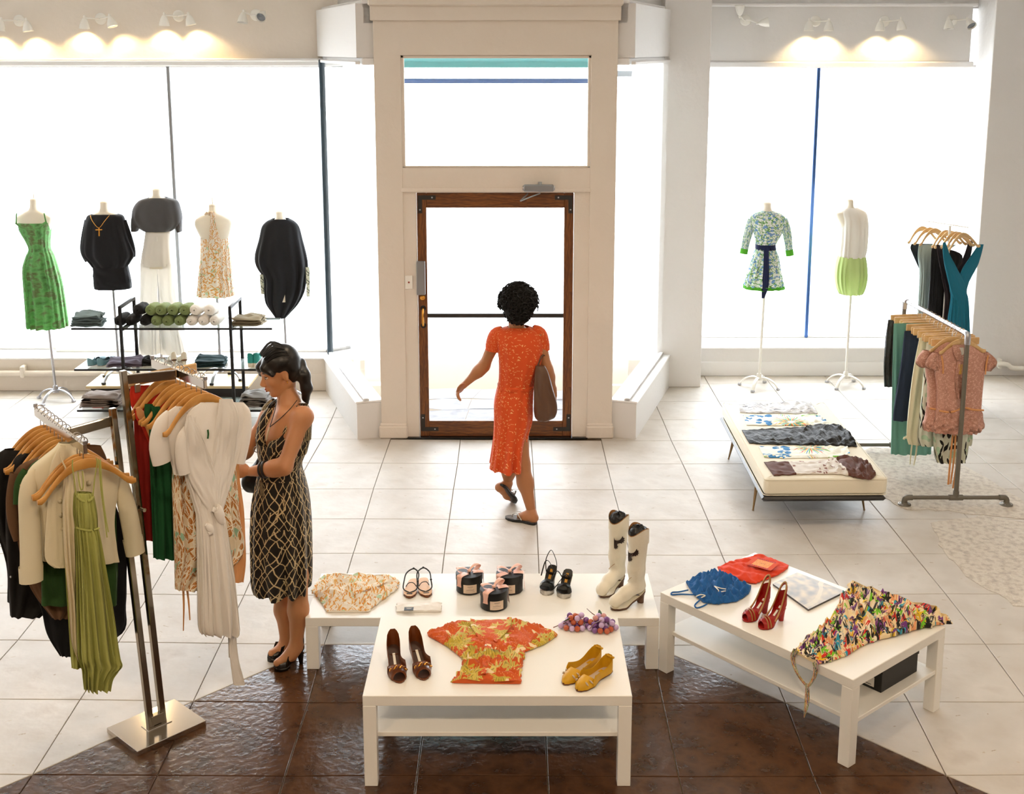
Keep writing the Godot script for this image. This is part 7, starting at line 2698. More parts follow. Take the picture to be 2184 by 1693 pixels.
func build_shopper() -> void:
	var z0 := -6.1
	var J := func(x: float, y: float, dz := 0.0) -> Vector3: return atz(x, y, z0 + dz)
	var feet := onfloor(612, 1420)
	var t := thing("person", "woman in a brown and cream net print dress looking through the chrome rack", "person", Vector3(feet.x, 0, z0))
	var hips: Vector3 = J.call(602, 1060)
	var neck: Vector3 = J.call(617, 858)
	var ne: Vector3 = J.call(606, 996, 0.22)
	var nw: Vector3 = J.call(536, 1005, 0.16)
	var fe: Vector3 = J.call(523, 962, -0.14)
	var fw: Vector3 = J.call(499, 990, 0.0)
	var ns: Vector3 = J.call(646, 889, 0.12)
	var fs: Vector3 = J.call(575, 889, -0.13)
	var na: Vector3 = J.call(632, 1378, 0.04)
	var fa: Vector3 = J.call(612, 1372, -0.07)
	var body := [
		[J.call(602, 1075, 0.05), J.call(602, 1040, 0.05), 0.09, 0.085], [J.call(600, 1075, -0.06), J.call(600, 1040, -0.06), 0.09, 0.085],
		[hips, J.call(600, 985), 0.1, 0.08], [J.call(600, 985), J.call(606, 920), 0.08, 0.1],
		[J.call(606, 920, 0.06), J.call(612, 890, 0.06), 0.08, 0.062], [J.call(606, 920, -0.06), J.call(608, 890, -0.06), 0.08, 0.062],
		[J.call(588, 932, 0.05), J.call(595, 930, 0.05), 0.045, 0.05], [J.call(586, 932, -0.05), J.call(592, 930, -0.05), 0.045, 0.05],
		[ns, fs, 0.05, 0.05], [neck, J.call(612, 888), 0.056, 0.072],
		[neck, J.call(606, 815), 0.052, 0.05],
		[ns, ne, 0.05, 0.037], [ne, ne.lerp(nw, 0.3), 0.039, 0.04], [ne.lerp(nw, 0.3), nw, 0.04, 0.026],
		[fs, fe, 0.046, 0.037], [fe, fw, 0.038, 0.026],
		[J.call(610, 1085, 0.05), J.call(633, 1225, 0.04), 0.085, 0.055], [J.call(634, 1225, 0.04), J.call(636, 1300, 0.04), 0.056, 0.053], [J.call(636, 1300, 0.04), na, 0.052, 0.033],
		[J.call(592, 1085, -0.07), J.call(604, 1225, -0.07), 0.085, 0.055], [J.call(604, 1225, -0.07), J.call(606, 1300, -0.07), 0.055, 0.051], [J.call(606, 1300, -0.07), fa, 0.05, 0.033]]
	# feet stand on their toes in the pumps
	var nt := onfloor(592, 1430) + Vector3(0, 0.045, 0)
	var ft := onfloor(580, 1409) + Vector3(0, 0.045, 0)
	body += [[na, na.lerp(nt, 0.3) + Vector3(0, -0.02, 0), 0.034, 0.03], [na.lerp(nt, 0.3) + Vector3(0, -0.02, 0), nt, 0.03, 0.022], [fa, fa.lerp(ft, 0.3) + Vector3(0, -0.02, 0), 0.034, 0.03], [fa.lerp(ft, 0.3) + Vector3(0, -0.02, 0), ft, 0.03, 0.022]]
	var mb := MB.new()
	nets(mb, body, 0.011, 0.035)
	# near hand, palm towards the cloth; far hand behind it
	var d := (nw - ne).normalized()
	nets(mb, hand_prims(nw + d * 0.01, Vector3(-0.97, 0.08, 0.1).normalized(), Vector3(-0.1, 0.5, 0.86).normalized(), Vector3(-0.1, 0.85, -0.5).normalized(), 0.9, 0.95), 0.0035, 0.008)
	nets(mb, hand_prims(fw, Vector3(-0.6, -0.45, 0.66).normalized(), Vector3(-0.5, 0.8, 0.1).normalized(), Vector3(-0.5, -0.2, -0.8).normalized(), 0.7, 0.9), 0.0035, 0.008)
	# head: x forward, y up, z to her left
	var hc: Vector3 = J.call(597, 792)
	var fx := Vector3(-0.9, -0.24, 0.36).normalized()
	var lz := Vector3(0.37, 0.0, 0.93)
	lz = (lz - fx * lz.dot(fx)).normalized()
	var uy := fx.cross(lz).normalized()
	var B := Basis(fx, uy, lz)
	var H := func(x: float, y: float, z: float) -> Vector3: return hc + B * Vector3(x, y, z)
	var head := [[H.call(-0.01, 0.03, 0), Vector3(0.095, 0.085, 0.074), B], [H.call(0.03, -0.03, 0), Vector3(0.062, 0.085, 0.06), B],
		[H.call(-0.015, -0.06, 0.045), H.call(0.055, -0.1, 0.014), 0.024, 0.02], [H.call(-0.015, -0.06, -0.045), H.call(0.055, -0.1, -0.014), 0.024, 0.02],
		[H.call(0.066, -0.104, 0.006), H.call(0.066, -0.104, -0.006), 0.017, 0.017],
		[H.call(0.087, 0.0, 0), H.call(0.107, -0.036, 0), 0.009, 0.0115], [H.call(0.098, -0.042, 0.01), H.call(0.098, -0.042, -0.01), 0.007, 0.007],
		[H.call(0.078, 0.018, 0.036), H.call(0.088, 0.018, 0.008), 0.011, 0.009], [H.call(0.078, 0.018, -0.036), H.call(0.088, 0.018, -0.008), 0.011, 0.009],
		[H.call(0.06, -0.03, 0.038), H.call(0.065, -0.03, 0.03), 0.02, 0.018], [H.call(0.06, -0.03, -0.038), H.call(0.065, -0.03, -0.03), 0.02, 0.018],
		[H.call(0.088, -0.07, 0), Vector3(0.011, 0.012, 0.02), B],
		[H.call(-0.012, -0.012, 0.072), Vector3(0.016, 0.03, 0.008), B], [H.call(-0.012, -0.012, -0.072), Vector3(0.016, 0.03, 0.008), B],
		[H.call(-0.02, -0.05, 0), J.call(610, 835), 0.05, 0.05]]
	nets(mb, head, 0.004, 0.014)
	part(mb, "body", M.skin_tan, t)
	for s in [-1.0, 1.0]:
		mb = MB.new()
		mb.ball(H.call(0.077, 0.0, s * 0.031), Vector3(0.011, 0.007, 0.012), 12, B)
		var eye := part(mb, "eye", M.eye_white, t)
		mb = MB.new()
		mb.ball(H.call(0.086, -0.002, s * 0.032), Vector3(0.003, 0.0055, 0.0055), 10, B)
		part(mb, "iris", M.hair_dark, eye)
		mb = MB.new()
		mb.tube([H.call(0.083, 0.005, s * 0.02), H.call(0.087, 0.008, s * 0.031), H.call(0.08, 0.004, s * 0.044)], 0.0028, 6, true, 0.7)
		part(mb, "eyelash", M.hair_dark, eye)
		mb = MB.new()
		mb.tube([H.call(0.093, 0.022, s * 0.016), H.call(0.091, 0.028, s * 0.03), H.call(0.08, 0.022, s * 0.046)], [0.003, 0.0034, 0.0015], 6, true, 0.7)
		part(mb, "eyebrow", M.hair_dark, t)
		mb = MB.new()
		mb.ball(H.call(-0.012, -0.045, s * 0.078), Vector3(0.004, 0.006, 0.004), 8)
		part(mb, "earring", M.brass, t)
	mb = MB.new()
	mb.tube([H.call(0.085, -0.07, 0.02), H.call(0.098, -0.066, 0.006), H.call(0.099, -0.067, 0.0), H.call(0.098, -0.066, -0.006), H.call(0.085, -0.07, -0.02)], [0.002, 0.0045, 0.004, 0.0045, 0.002], 8)
	mb.tube([H.call(0.084, -0.073, 0.018), H.call(0.095, -0.077, 0.006), H.call(0.095, -0.077, -0.006), H.call(0.084, -0.073, -0.018)], [0.002, 0.0055, 0.0055, 0.002], 8)
	part(mb, "lips", M.lips, t)
	# hair: drawn back over a raised crown into a ponytail, a fringe swept over the far brow
	mb = MB.new()
	nets(mb, [[H.call(-0.022, 0.048, 0), Vector3(0.1, 0.085, 0.083), B], [H.call(-0.03, 0.085, 0), Vector3(0.07, 0.055, 0.055), B],
		[H.call(0.03, 0.075, 0.02), H.call(0.075, 0.055, 0.03), 0.04, 0.022], [H.call(0.03, 0.075, -0.03), H.call(0.085, 0.045, -0.03), 0.04, 0.025], [H.call(0.085, 0.05, -0.03), H.call(0.092, 0.0, -0.058), 0.02, 0.012], [H.call(0.075, 0.05, 0.035), H.call(0.05, 0.012, 0.066), 0.018, 0.01],
		[H.call(-0.06, 0.0, 0.04), H.call(-0.05, -0.04, 0.035), 0.04, 0.03], [H.call(-0.06, 0.0, -0.04), H.call(-0.05, -0.04, -0.035), 0.04, 0.03],
		[H.call(-0.09, 0.015, 0), H.call(-0.118, 0.005, 0), 0.035, 0.02],
		[H.call(-0.118, 0.005, 0), J.call(648, 800), 0.022, 0.032], [J.call(648, 800), J.call(654, 828), 0.032, 0.03], [J.call(654, 828), J.call(652, 848), 0.028, 0.018], [J.call(652, 848), J.call(657, 864), 0.016, 0.004]], 0.006, 0.02)
	var hair := part(mb, "hair", M.hair_dark, t)
	mb = MB.new()
	mb.tube([H.call(-0.112, 0.027, 0), H.call(-0.112, 0.006, 0.023), H.call(-0.114, -0.016, 0), H.call(-0.112, 0.006, -0.023), H.call(-0.112, 0.027, 0)], 0.006, 8, false)
	part(mb, "hair_tie", M.f_black, hair)
	mb = MB.new()
	rng.seed = 77
	for i in 46:
		var a := rng.randf_range(-1.1, 1.1)
		var zz := sin(a) * 0.082
		var yy := 0.045 + cos(a) * 0.088
		var pts := [H.call(0.07 * cos(a * 0.5), yy * 0.86 + 0.012, zz * 0.8), H.call(0.0, yy + 0.006 + 0.03 * cos(a), zz), H.call(-0.07, 0.055 + 0.055 * cos(a), zz * 0.85), H.call(-0.114, 0.01, zz * 0.15)]
		mb.tube(smooth_path(pts, 4), 0.0022, 4, false)
	part(mb, "hair_strands", M.hair_dark, hair)
	# dress
	var n := Vector3(0, 0, 1)
	var p0 := Vector3(0, 0, z0)
	mb = MB.new()
	hung(mb, [[936, 549, 660, 0.145, 0.002], [960, 551, 655, 0.14, 0.004], [985, 555, 645, 0.13, 0.004], [1000, 553, 642, 0.13, 0.003], [1018, 548, 648, 0.145, 0.006], [1060, 540, 657, 0.178, 0.01], [1110, 537, 662, 0.19, 0.014], [1170, 537, 664, 0.195, 0.02], [1225, 538, 664, 0.195, 0.026], [1248, 545, 662, 0.19, 0.028]], p0, n, 72, 6, [6.0, 0.25], 80.0)
	var dress := part(mb, "dress", M.p_net, t)
	mb = MB.new()
	hung(mb, [[863, 634, 656, 0.03, 0.0], [876, 622, 662, 0.05, 0.001], [895, 606, 665, 0.07, 0.002], [918, 590, 664, 0.08, 0.003], [940, 575, 661, 0.085, 0.003], [965, 568, 655, 0.08, 0.003]], p0 + n * 0.065, n, 48, 5, [5.0, 0.4], 81.0)
	part(mb, "bodice_panel", M.p_net, dress)
	mb = MB.new()
	hung(mb, [[866, 572, 593, 0.04, 0.0], [885, 557, 589, 0.07, 0.001], [905, 551, 584, 0.09, 0.002], [925, 548, 580, 0.1, 0.002], [950, 550, 596, 0.11, 0.002]], p0 - n * 0.045, n, 40, 5, [5.0, 0.4], 82.0)
	part(mb, "bodice_panel", M.p_net, dress)
	part(px_tube([[634, 866, 12, 0.09], [645, 880, 21, 0.115], [650, 898, 23, 0.125], [651, 920, 22, 0.13]], p0, n, 20, 0.8), "cap_sleeve", M.p_net, dress)
	part(px_tube([[580, 870, 11, -0.12], [570, 886, 19, -0.13], [562, 905, 20, -0.14]], p0, n, 18, 0.8), "cap_sleeve", M.p_net, dress)
	mb = MB.new()
	hung(mb, [[992, 553, 643, 0.136, 0.002], [1000, 552, 643, 0.139, 0.004], [1010, 550, 645, 0.142, 0.003]], p0, n, 60, 5, [8.0, 0.4], 83.0)
	part(mb, "sash", M.p_net, dress)
	part(px_tube([[566, 1006, 3, 0.13], [569, 1020, 4, 0.14], [571, 1036, 3, 0.15]], p0, n, 10, 0.6), "sash_end", M.p_net, dress)
	# what she wears and carries
	var br := thing("bracelet", "dark wooden bangles on the wrist of the woman at the chrome rack", "bracelet", ne.lerp(nw, 0.62))
	for k in 2:
		var c: Vector3 = ne.lerp(nw, 0.56 + 0.1 * k)
		var bx := (nw - ne).normalized()
		var by := bx.cross(Vector3(0.2, 0.3, 1)).normalized()
		var bz := bx.cross(by)
		var ring := []
		for i in 25:
			var a := TAU * i / 24
			ring.append(c + by * cos(a) * 0.039 + bz * sin(a) * 0.039)
		mb = MB.new()
		mb.tube(ring, 0.008 - 0.002 * k, 8, false)
		part(mb, "bangle", M.dark_wood, br)
	var nl := thing("cord_necklace", "thin dark cord necklace with a pale pendant on the woman in net print", "necklace", J.call(584, 905, 0.12))
	part(px_tube([[638, 846, 0.9, 0.05], [626, 860, 0.9, 0.085], [606, 878, 0.9, 0.115], [586, 894, 0.9, 0.12]], p0, n, 6, 1.0, 0.012), "cord", M.hair_dark, nl)
	part(px_tube([[593, 850, 0.9, 0.02], [592, 868, 0.9, 0.07], [586, 894, 0.9, 0.12]], p0, n, 6, 1.0, 0.012), "cord", M.hair_dark, nl)
	part(px_tube([[586, 894, 1.6, 0.125], [582, 908, 1.8, 0.13], [579, 922, 1.2, 0.13]], p0, n, 8, 1.0, 0.012, 3, true), "pendant", M.cream_metal, nl)
	var bag := thing("shoulder_bag", "black leather shoulder bag under the arm of the woman at the rack", "bag", J.call(540, 1048, -0.14))
	mb = MB.new()
	hung(mb, [[975, 550, 572, 0.025, 0.0], [990, 540, 580, 0.04, 0.004], [1010, 520, 580, 0.05, 0.006], [1030, 515, 575, 0.05, 0.006], [1044, 524, 565, 0.04, 0.004], [1049, 535, 555, 0.02, 0.0]], p0 - n * 0.14, n, 32, 5, [3.0, 1.0], 84.0, 0.8, true, true)
	part(mb, "bag_body", M.leather_black, bag)
	part(px_tube([[556, 980, 4, -0.13], [551, 955, 3.4, -0.02], [553, 920, 3.6, -0.04], [564, 885, 3.8, -0.07], [580, 865, 3.6, -0.1], [590, 870, 3.4, -0.2]], p0, n, 10, 0.5), "strap", M.leather_black, bag)
	mb = MB.new()
	var rc: Vector3 = J.call(549, 957, 0.0)
	var ring2 := []
	for i in 17:
		var a := TAU * i / 16
		ring2.append(rc + Vector3(cos(a) * 0.016, sin(a) * 0.016, 0.01))
	mb.tube(ring2, 0.003, 6, false)
	part(mb, "ring", M.steel, bag)
	# pumps
	var hs := [onfloor(649, 1413), onfloor(634, 1392)]
	var ts := [onfloor(585, 1431), onfloor(571, 1411)]
	for k in 2:
		var hv: Vector3 = hs[k]
		var tv: Vector3 = ts[k]
		shoe("black_pump", ["dark leather platform pump on the woman's foot beside the white bench", "dark leather platform pump on the woman's far foot"][k], "pumps worn by the woman at the rack", Vector3(hv.x, 0.001, hv.z), tv - hv, {"upper": M.leather_dark, "insole_mat": M.leather_dark, "length": hv.distance_to(tv), "width": 0.085, "heel": 0.085, "platform": 0.022, "wall": 0.06, "toe_height": 0.045, "vamp": 0.66, "heel_width": 0.011})

func build_walker() -> void:
	var z0 := -8.2
	var J := func(x: float, y: float, dz := 0.0) -> Vector3: return atz(x, y, z0 + dz)
	var base := onfloor(1112, 1105)
	var t := thing("person", "woman in an orange dress walking towards the shop door, seen from behind", "person", Vector3(base.x, 0, base.z))
	var ls: Vector3 = J.call(1060, 718)
	var rs: Vector3 = J.call(1148, 714)
	var le: Vector3 = J.call(1032, 781, -0.05)
	var lw: Vector3 = J.call(992, 819, -0.02)
	var re: Vector3 = J.call(1167, 788, 0.02)
	var rw: Vector3 = J.call(1181, 838, -0.04)
	var rk: Vector3 = J.call(1112, 990, 0.06)
	var ra: Vector3 = onfloor(1133, 1113) + Vector3(0, 0.085, 0)
	var lk: Vector3 = J.call(1087, 985, -0.18)
	var lt := onfloor(1092, 1070) + Vector3(0, 0.02, 0)
	var la: Vector3 = atz(1083, 1030, -8.37)
	var body := [
		[J.call(1100, 690), J.call(1104, 715), 0.052, 0.06], [ls, rs, 0.05, 0.05],
		[J.call(1086, 735), J.call(1088, 775), 0.07, 0.07], [J.call(1128, 735), J.call(1124, 775), 0.07, 0.07],
		[J.call(1090, 775), J.call(1090, 825), 0.07, 0.07], [J.call(1120, 775), J.call(1114, 825), 0.07, 0.07],
		[J.call(1082, 850), J.call(1083, 880), 0.075, 0.075], [J.call(1108, 850), J.call(1106, 880), 0.075, 0.075],
		[ls, le, 0.047, 0.037], [le, le.lerp(lw, 0.3), 0.038, 0.038], [le.lerp(lw, 0.3), lw, 0.037, 0.024],
		[rs, re, 0.047, 0.037], [re, re.lerp(rw, 0.3), 0.038, 0.037], [re.lerp(rw, 0.3), rw, 0.036, 0.024],
		[J.call(1104, 880), rk, 0.075, 0.058], [rk, rk.lerp(ra, 0.4), 0.058, 0.056], [rk.lerp(ra, 0.4), ra, 0.054, 0.032],
		[J.call(1084, 880), lk, 0.075, 0.055], [lk, lk.lerp(la, 0.45), 0.055, 0.05], [lk.lerp(la, 0.45), la, 0.05, 0.03]]
	var mb := MB.new()
	nets(mb, body, 0.012, 0.035)
	nets(mb, hand_prims(lw, (lw - le).normalized(), Vector3(-0.5, 0.5, -0.3).normalized(), Vector3(0.0, 0.5, -0.85).normalized(), 1.4, 0.95), 0.0045, 0.008)
	nets(mb, hand_prims(rw, Vector3(0.1, -0.98, -0.15).normalized(), Vector3(0.95, 0.1, 0.25).normalized(), Vector3(0.2, -0.1, -0.97).normalized(), 1.0, 0.95), 0.0045, 0.008)
	# feet
	var rf := (onfloor(1106, 1112) - onfloor(1141, 1118)).normalized()
	var rh := onfloor(1138, 1117) + Vector3(0, 0.045, 0)
	var rt := onfloor(1108, 1109) + Vector3(0, 0.032, 0)
	var foot := [[ra, rh, 0.034, 0.032], [ra + Vector3(0, -0.02, 0), rh.lerp(rt, 0.55) + Vector3(0, 0.012, 0), 0.033, 0.026], [rh, rh.lerp(rt, 0.6), 0.03, 0.03], [rh.lerp(rt, 0.6), rt, 0.032, 0.02]]
	nets(mb, foot, 0.006, 0.02)
	var lh := Vector3(-0.09, 0.165, -8.33)
	nets(mb, [[la, lh, 0.033, 0.03], [la, lh.lerp(lt, 0.6), 0.033, 0.026], [lh, lh.lerp(lt, 0.65), 0.03, 0.03], [lh.lerp(lt, 0.65), lt, 0.032, 0.02]], 0.006, 0.02)
	# head, turned away from the camera
	var hc: Vector3 = J.call(1104, 650)
	var B := Basis(Vector3(-0.12, -0.05, -0.99).normalized(), Vector3.UP, Vector3(-0.99, 0, 0.12))
	B = B.orthonormalized()
	var H := func(x: float, y: float, z: float) -> Vector3: return hc + B * Vector3(x, y, z)
	nets(mb, [[H.call(-0.005, 0.02, 0), Vector3(0.095, 0.09, 0.075), B], [H.call(0.035, -0.035, 0), Vector3(0.058, 0.085, 0.06), B], [H.call(0.06, -0.1, 0.01), H.call(0.06, -0.1, -0.01), 0.02, 0.02],
		[H.call(0.087, 0.0, 0), H.call(0.107, -0.036, 0), 0.009, 0.012], [H.call(0.088, -0.07, 0), Vector3(0.011, 0.012, 0.02), B],
		[H.call(-0.01, -0.015, 0.072), Vector3(0.016, 0.03, 0.008), B], [H.call(-0.01, -0.015, -0.072), Vector3(0.016, 0.03, 0.008), B], [H.call(-0.02, -0.06, 0), J.call(1102, 700), 0.05, 0.052]], 0.006, 0.014)
	part(mb, "body", M.skin_brown, t)
	for s in [-1.0, 1.0]:
		mb = MB.new()
		mb.ball(H.call(0.079, 0.0, s * 0.031), Vector3(0.011, 0.007, 0.012), 10, B)
		var eye := part(mb, "eye", M.eye_white, t)
		mb = MB.new()
		mb.ball(H.call(0.088, -0.001, s * 0.031), Vector3(0.003, 0.0055, 0.0055), 8, B)
		part(mb, "iris", M.hair_dark, eye)
	mb = MB.new()
	mb.tube([H.call(0.086, -0.07, 0.02), H.call(0.099, -0.067, 0.0), H.call(0.086, -0.07, -0.02)], [0.002, 0.005, 0.002], 8)
	part(mb, "lips", M.lips, t)
	# curly hair: a mass with many curls over it
	mb = MB.new()
	nets(mb, [[H.call(-0.03, 0.03, 0), Vector3(0.115, 0.118, 0.118), B], [H.call(-0.06, -0.06, 0), Vector3(0.06, 0.07, 0.085), B]], 0.009, 0.04)
	var hair := part(mb, "hair", M.hair_black, t)
	mb = MB.new()
	rng.seed = 91
	for i in 420:
		var v := Vector3(rng.randfn(), rng.randfn(), rng.randfn()).normalized()
		if v.x > 0.55 and v.y < 0.4:
			continue
		var c: Vector3 = H.call(-0.03 + v.x * 0.124, 0.024 + v.y * (0.128 if v.y > 0 else 0.148), v.z * (0.128 if v.y > -0.3 else 0.1))
		var a1 := v.cross(Vector3(rng.randf(), rng.randf(), 0.3)).normalized()
		var a2 := v.cross(a1)
		a1 = B * a1
		a2 = B * a2
		var out := B * v
		var rr := rng.randf_range(0.011, 0.024)
		var pts := []
		for k in 8:
			var an := k * 0.85
			pts.append(c + (a1 * cos(an) + a2 * sin(an)) * rr + out * (k * 0.0035 - 0.008))
		mb.tube(pts, 0.0045, 4, false)
	var curls := part(mb, "curls", M.hair_black, hair)
	curls.set_meta("kind", "stuff")
	# dress
	var n := Vector3(0, 0, 1)
	var p0 := Vector3(0, 0, z0)
	mb = MB.new()
	hung(mb, [[696, 1082, 1128, 0.06, 0.0], [703, 1062, 1146, 0.075, 0.0], [715, 1056, 1156, 0.095, 0.002], [740, 1060, 1160, 0.115, 0.004], [775, 1064, 1154, 0.12, 0.005], [815, 1063, 1140, 0.105, 0.005], [835, 1058, 1138, 0.115, 0.006], [862, 1053, 1137, 0.135, 0.006], [895, 1053, 1136, 0.14, 0.008], [930, 1052, 1126, 0.15, 0.014], [965, 1048, 1122, 0.17, 0.022], [992, 1044, 1122, 0.185, 0.028]], p0, n, 72, 6, [5.0, 0.3], 90.0)
	var dress := part(mb, "dress", M.p_dash, t)
	part(px_tube([[1076, 706, 14], [1064, 716, 21], [1056, 732, 20], [1053, 748, 18]], p0, n, 20, 0.85), "sleeve", M.p_dash, dress)
	part(px_tube([[1132, 704, 14], [1145, 714, 21], [1153, 732, 19], [1156, 748, 17]], p0, n, 20, 0.85), "sleeve", M.p_dash, dress)
	mb = MB.new()
	hung(mb, [[818, 1061, 1141, 0.108, 0.003], [822, 1061, 1141, 0.112, 0.004], [827, 1060, 1140, 0.112, 0.003]], p0, n, 60, 4, [9.0, 0.4], 91.0)
	part(mb, "waist_seam", M.p_dash, dress)
	# bag
	var bag := thing("tote_bag", "soft brown leather tote hanging from the arm of the woman in orange", "bag", J.call(1160, 896, 0.06))
	mb = MB.new()
	hung(mb, [[780, 1142, 1162, 0.02, 0.0], [795, 1140, 1170, 0.045, 0.006], [830, 1138, 1180, 0.07, 0.01], [862, 1138, 1188, 0.08, 0.01], [886, 1140, 1184, 0.07, 0.008], [896, 1146, 1170, 0.04, 0.004]], p0 + n * 0.1, n, 36, 6, [3.0, 0.8], 92.0, 0.85, true, true)
	part(mb, "bag_body", M.leather_brown, bag)
	part(px_tube([[1145, 785, 2.2, 0.1], [1148, 768, 2.2, 0.08], [1158, 752, 2.2, 0.06], [1164, 770, 2.2, 0.02], [1160, 790, 2.2, 0.04]], p0, n, 8, 0.6), "handle", M.leather_brown, bag)
	# flip-flops
	for k in 2:
		var hp: Vector3
		var tp: Vector3
		if k == 0:
			hp = onfloor(1144, 1119)
			tp = onfloor(1102, 1110)
		else:
			tp = onfloor(1097, 1074)
			hp = tp - Vector3(0.6, 0, -0.8) * 0.25
		var f := shoe("flip_flop", ["silver strapped flip-flop on the planted foot of the woman in orange", "silver strapped flip-flop on the trailing foot of the woman in orange"][k], "flip-flops worn by the woman in orange", Vector3(hp.x, 0.0012, hp.z), Vector3(tp.x - hp.x, 0, tp.z - hp.z), {"upper": M.leather_black, "insole_mat": M.shoe_grey, "sole_mat": M.leather_black, "length": 0.25, "width": 0.092, "platform": 0.016, "open": true})
		shoe_strap(f, "strap", [[0.42, -0.98, 0.004], [0.6, -0.5, 0.045], [0.78, 0.0, 0.02], [0.79, 0.0, 0.003]], 0.006, M.silver, 0.5)
		shoe_strap(f, "strap", [[0.42, 0.98, 0.004], [0.6, 0.5, 0.045], [0.78, 0.0, 0.02], [0.79, 0.0, 0.003]], 0.006, M.silver, 0.5)
		if k == 1:
			# the trailing foot is on its toes, the sole tipped up behind
			var piv := tp
			var ax := (Vector3(tp.x - hp.x, 0, tp.z - hp.z).normalized()).cross(Vector3.UP)
			f.transform = Transform3D(Basis.IDENTITY, piv) * Transform3D(Basis(ax, -0.85), Vector3.ZERO) * Transform3D(Basis.IDENTITY, -piv) * f.transform

# ---------------------------------------------------------------- things laid on the tables
func on(px: float, py: float, h: float, insole: float) -> Vector3:
	# the place on a level h under a point seen at height insole above it
	var p := onfloor(px, py, h + insole)
	return Vector3(p.x, h + 0.0012, p.z)

func lay(called: String, label: String, cat_: String, rows: Array, h: float, m: Material, folds: Array, seed: float, extras := [], group := "") -> Node3D:
	var mid: Array = rows[rows.size() / 2]
	var t := thing(called, label, cat_, onfloor((mid[1] + mid[3]) * 0.5, (mid[0] + mid[2]) * 0.5, h), group)
	var mb := MB.new()
	laid(mb, rows, h + 0.001, 64, 8, folds, seed)
	part(mb, "fabric", m, t)
	for e in extras:
		mb = MB.new()
		laid(mb, e[1], h + e[3], 40, 6, folds, seed + 4.0)
		part(mb, e[0], e[2], t)
	return t

func flat_tube(t: Node3D, called: String, pts: Array, h: float, rad: float, m: Material) -> void:
	var path := []
	for p in pts:
		path.append(onfloor(p[0], p[1], h + (p[2] if p.size() > 2 else rad)))
	var mb := MB.new()
	mb.tube(smooth_path(path, 5), rad, 8, true)
	part(mb, called, m, t)

func build_table_goods() -> void:
	goods_front()
	goods_back()
	goods_right()

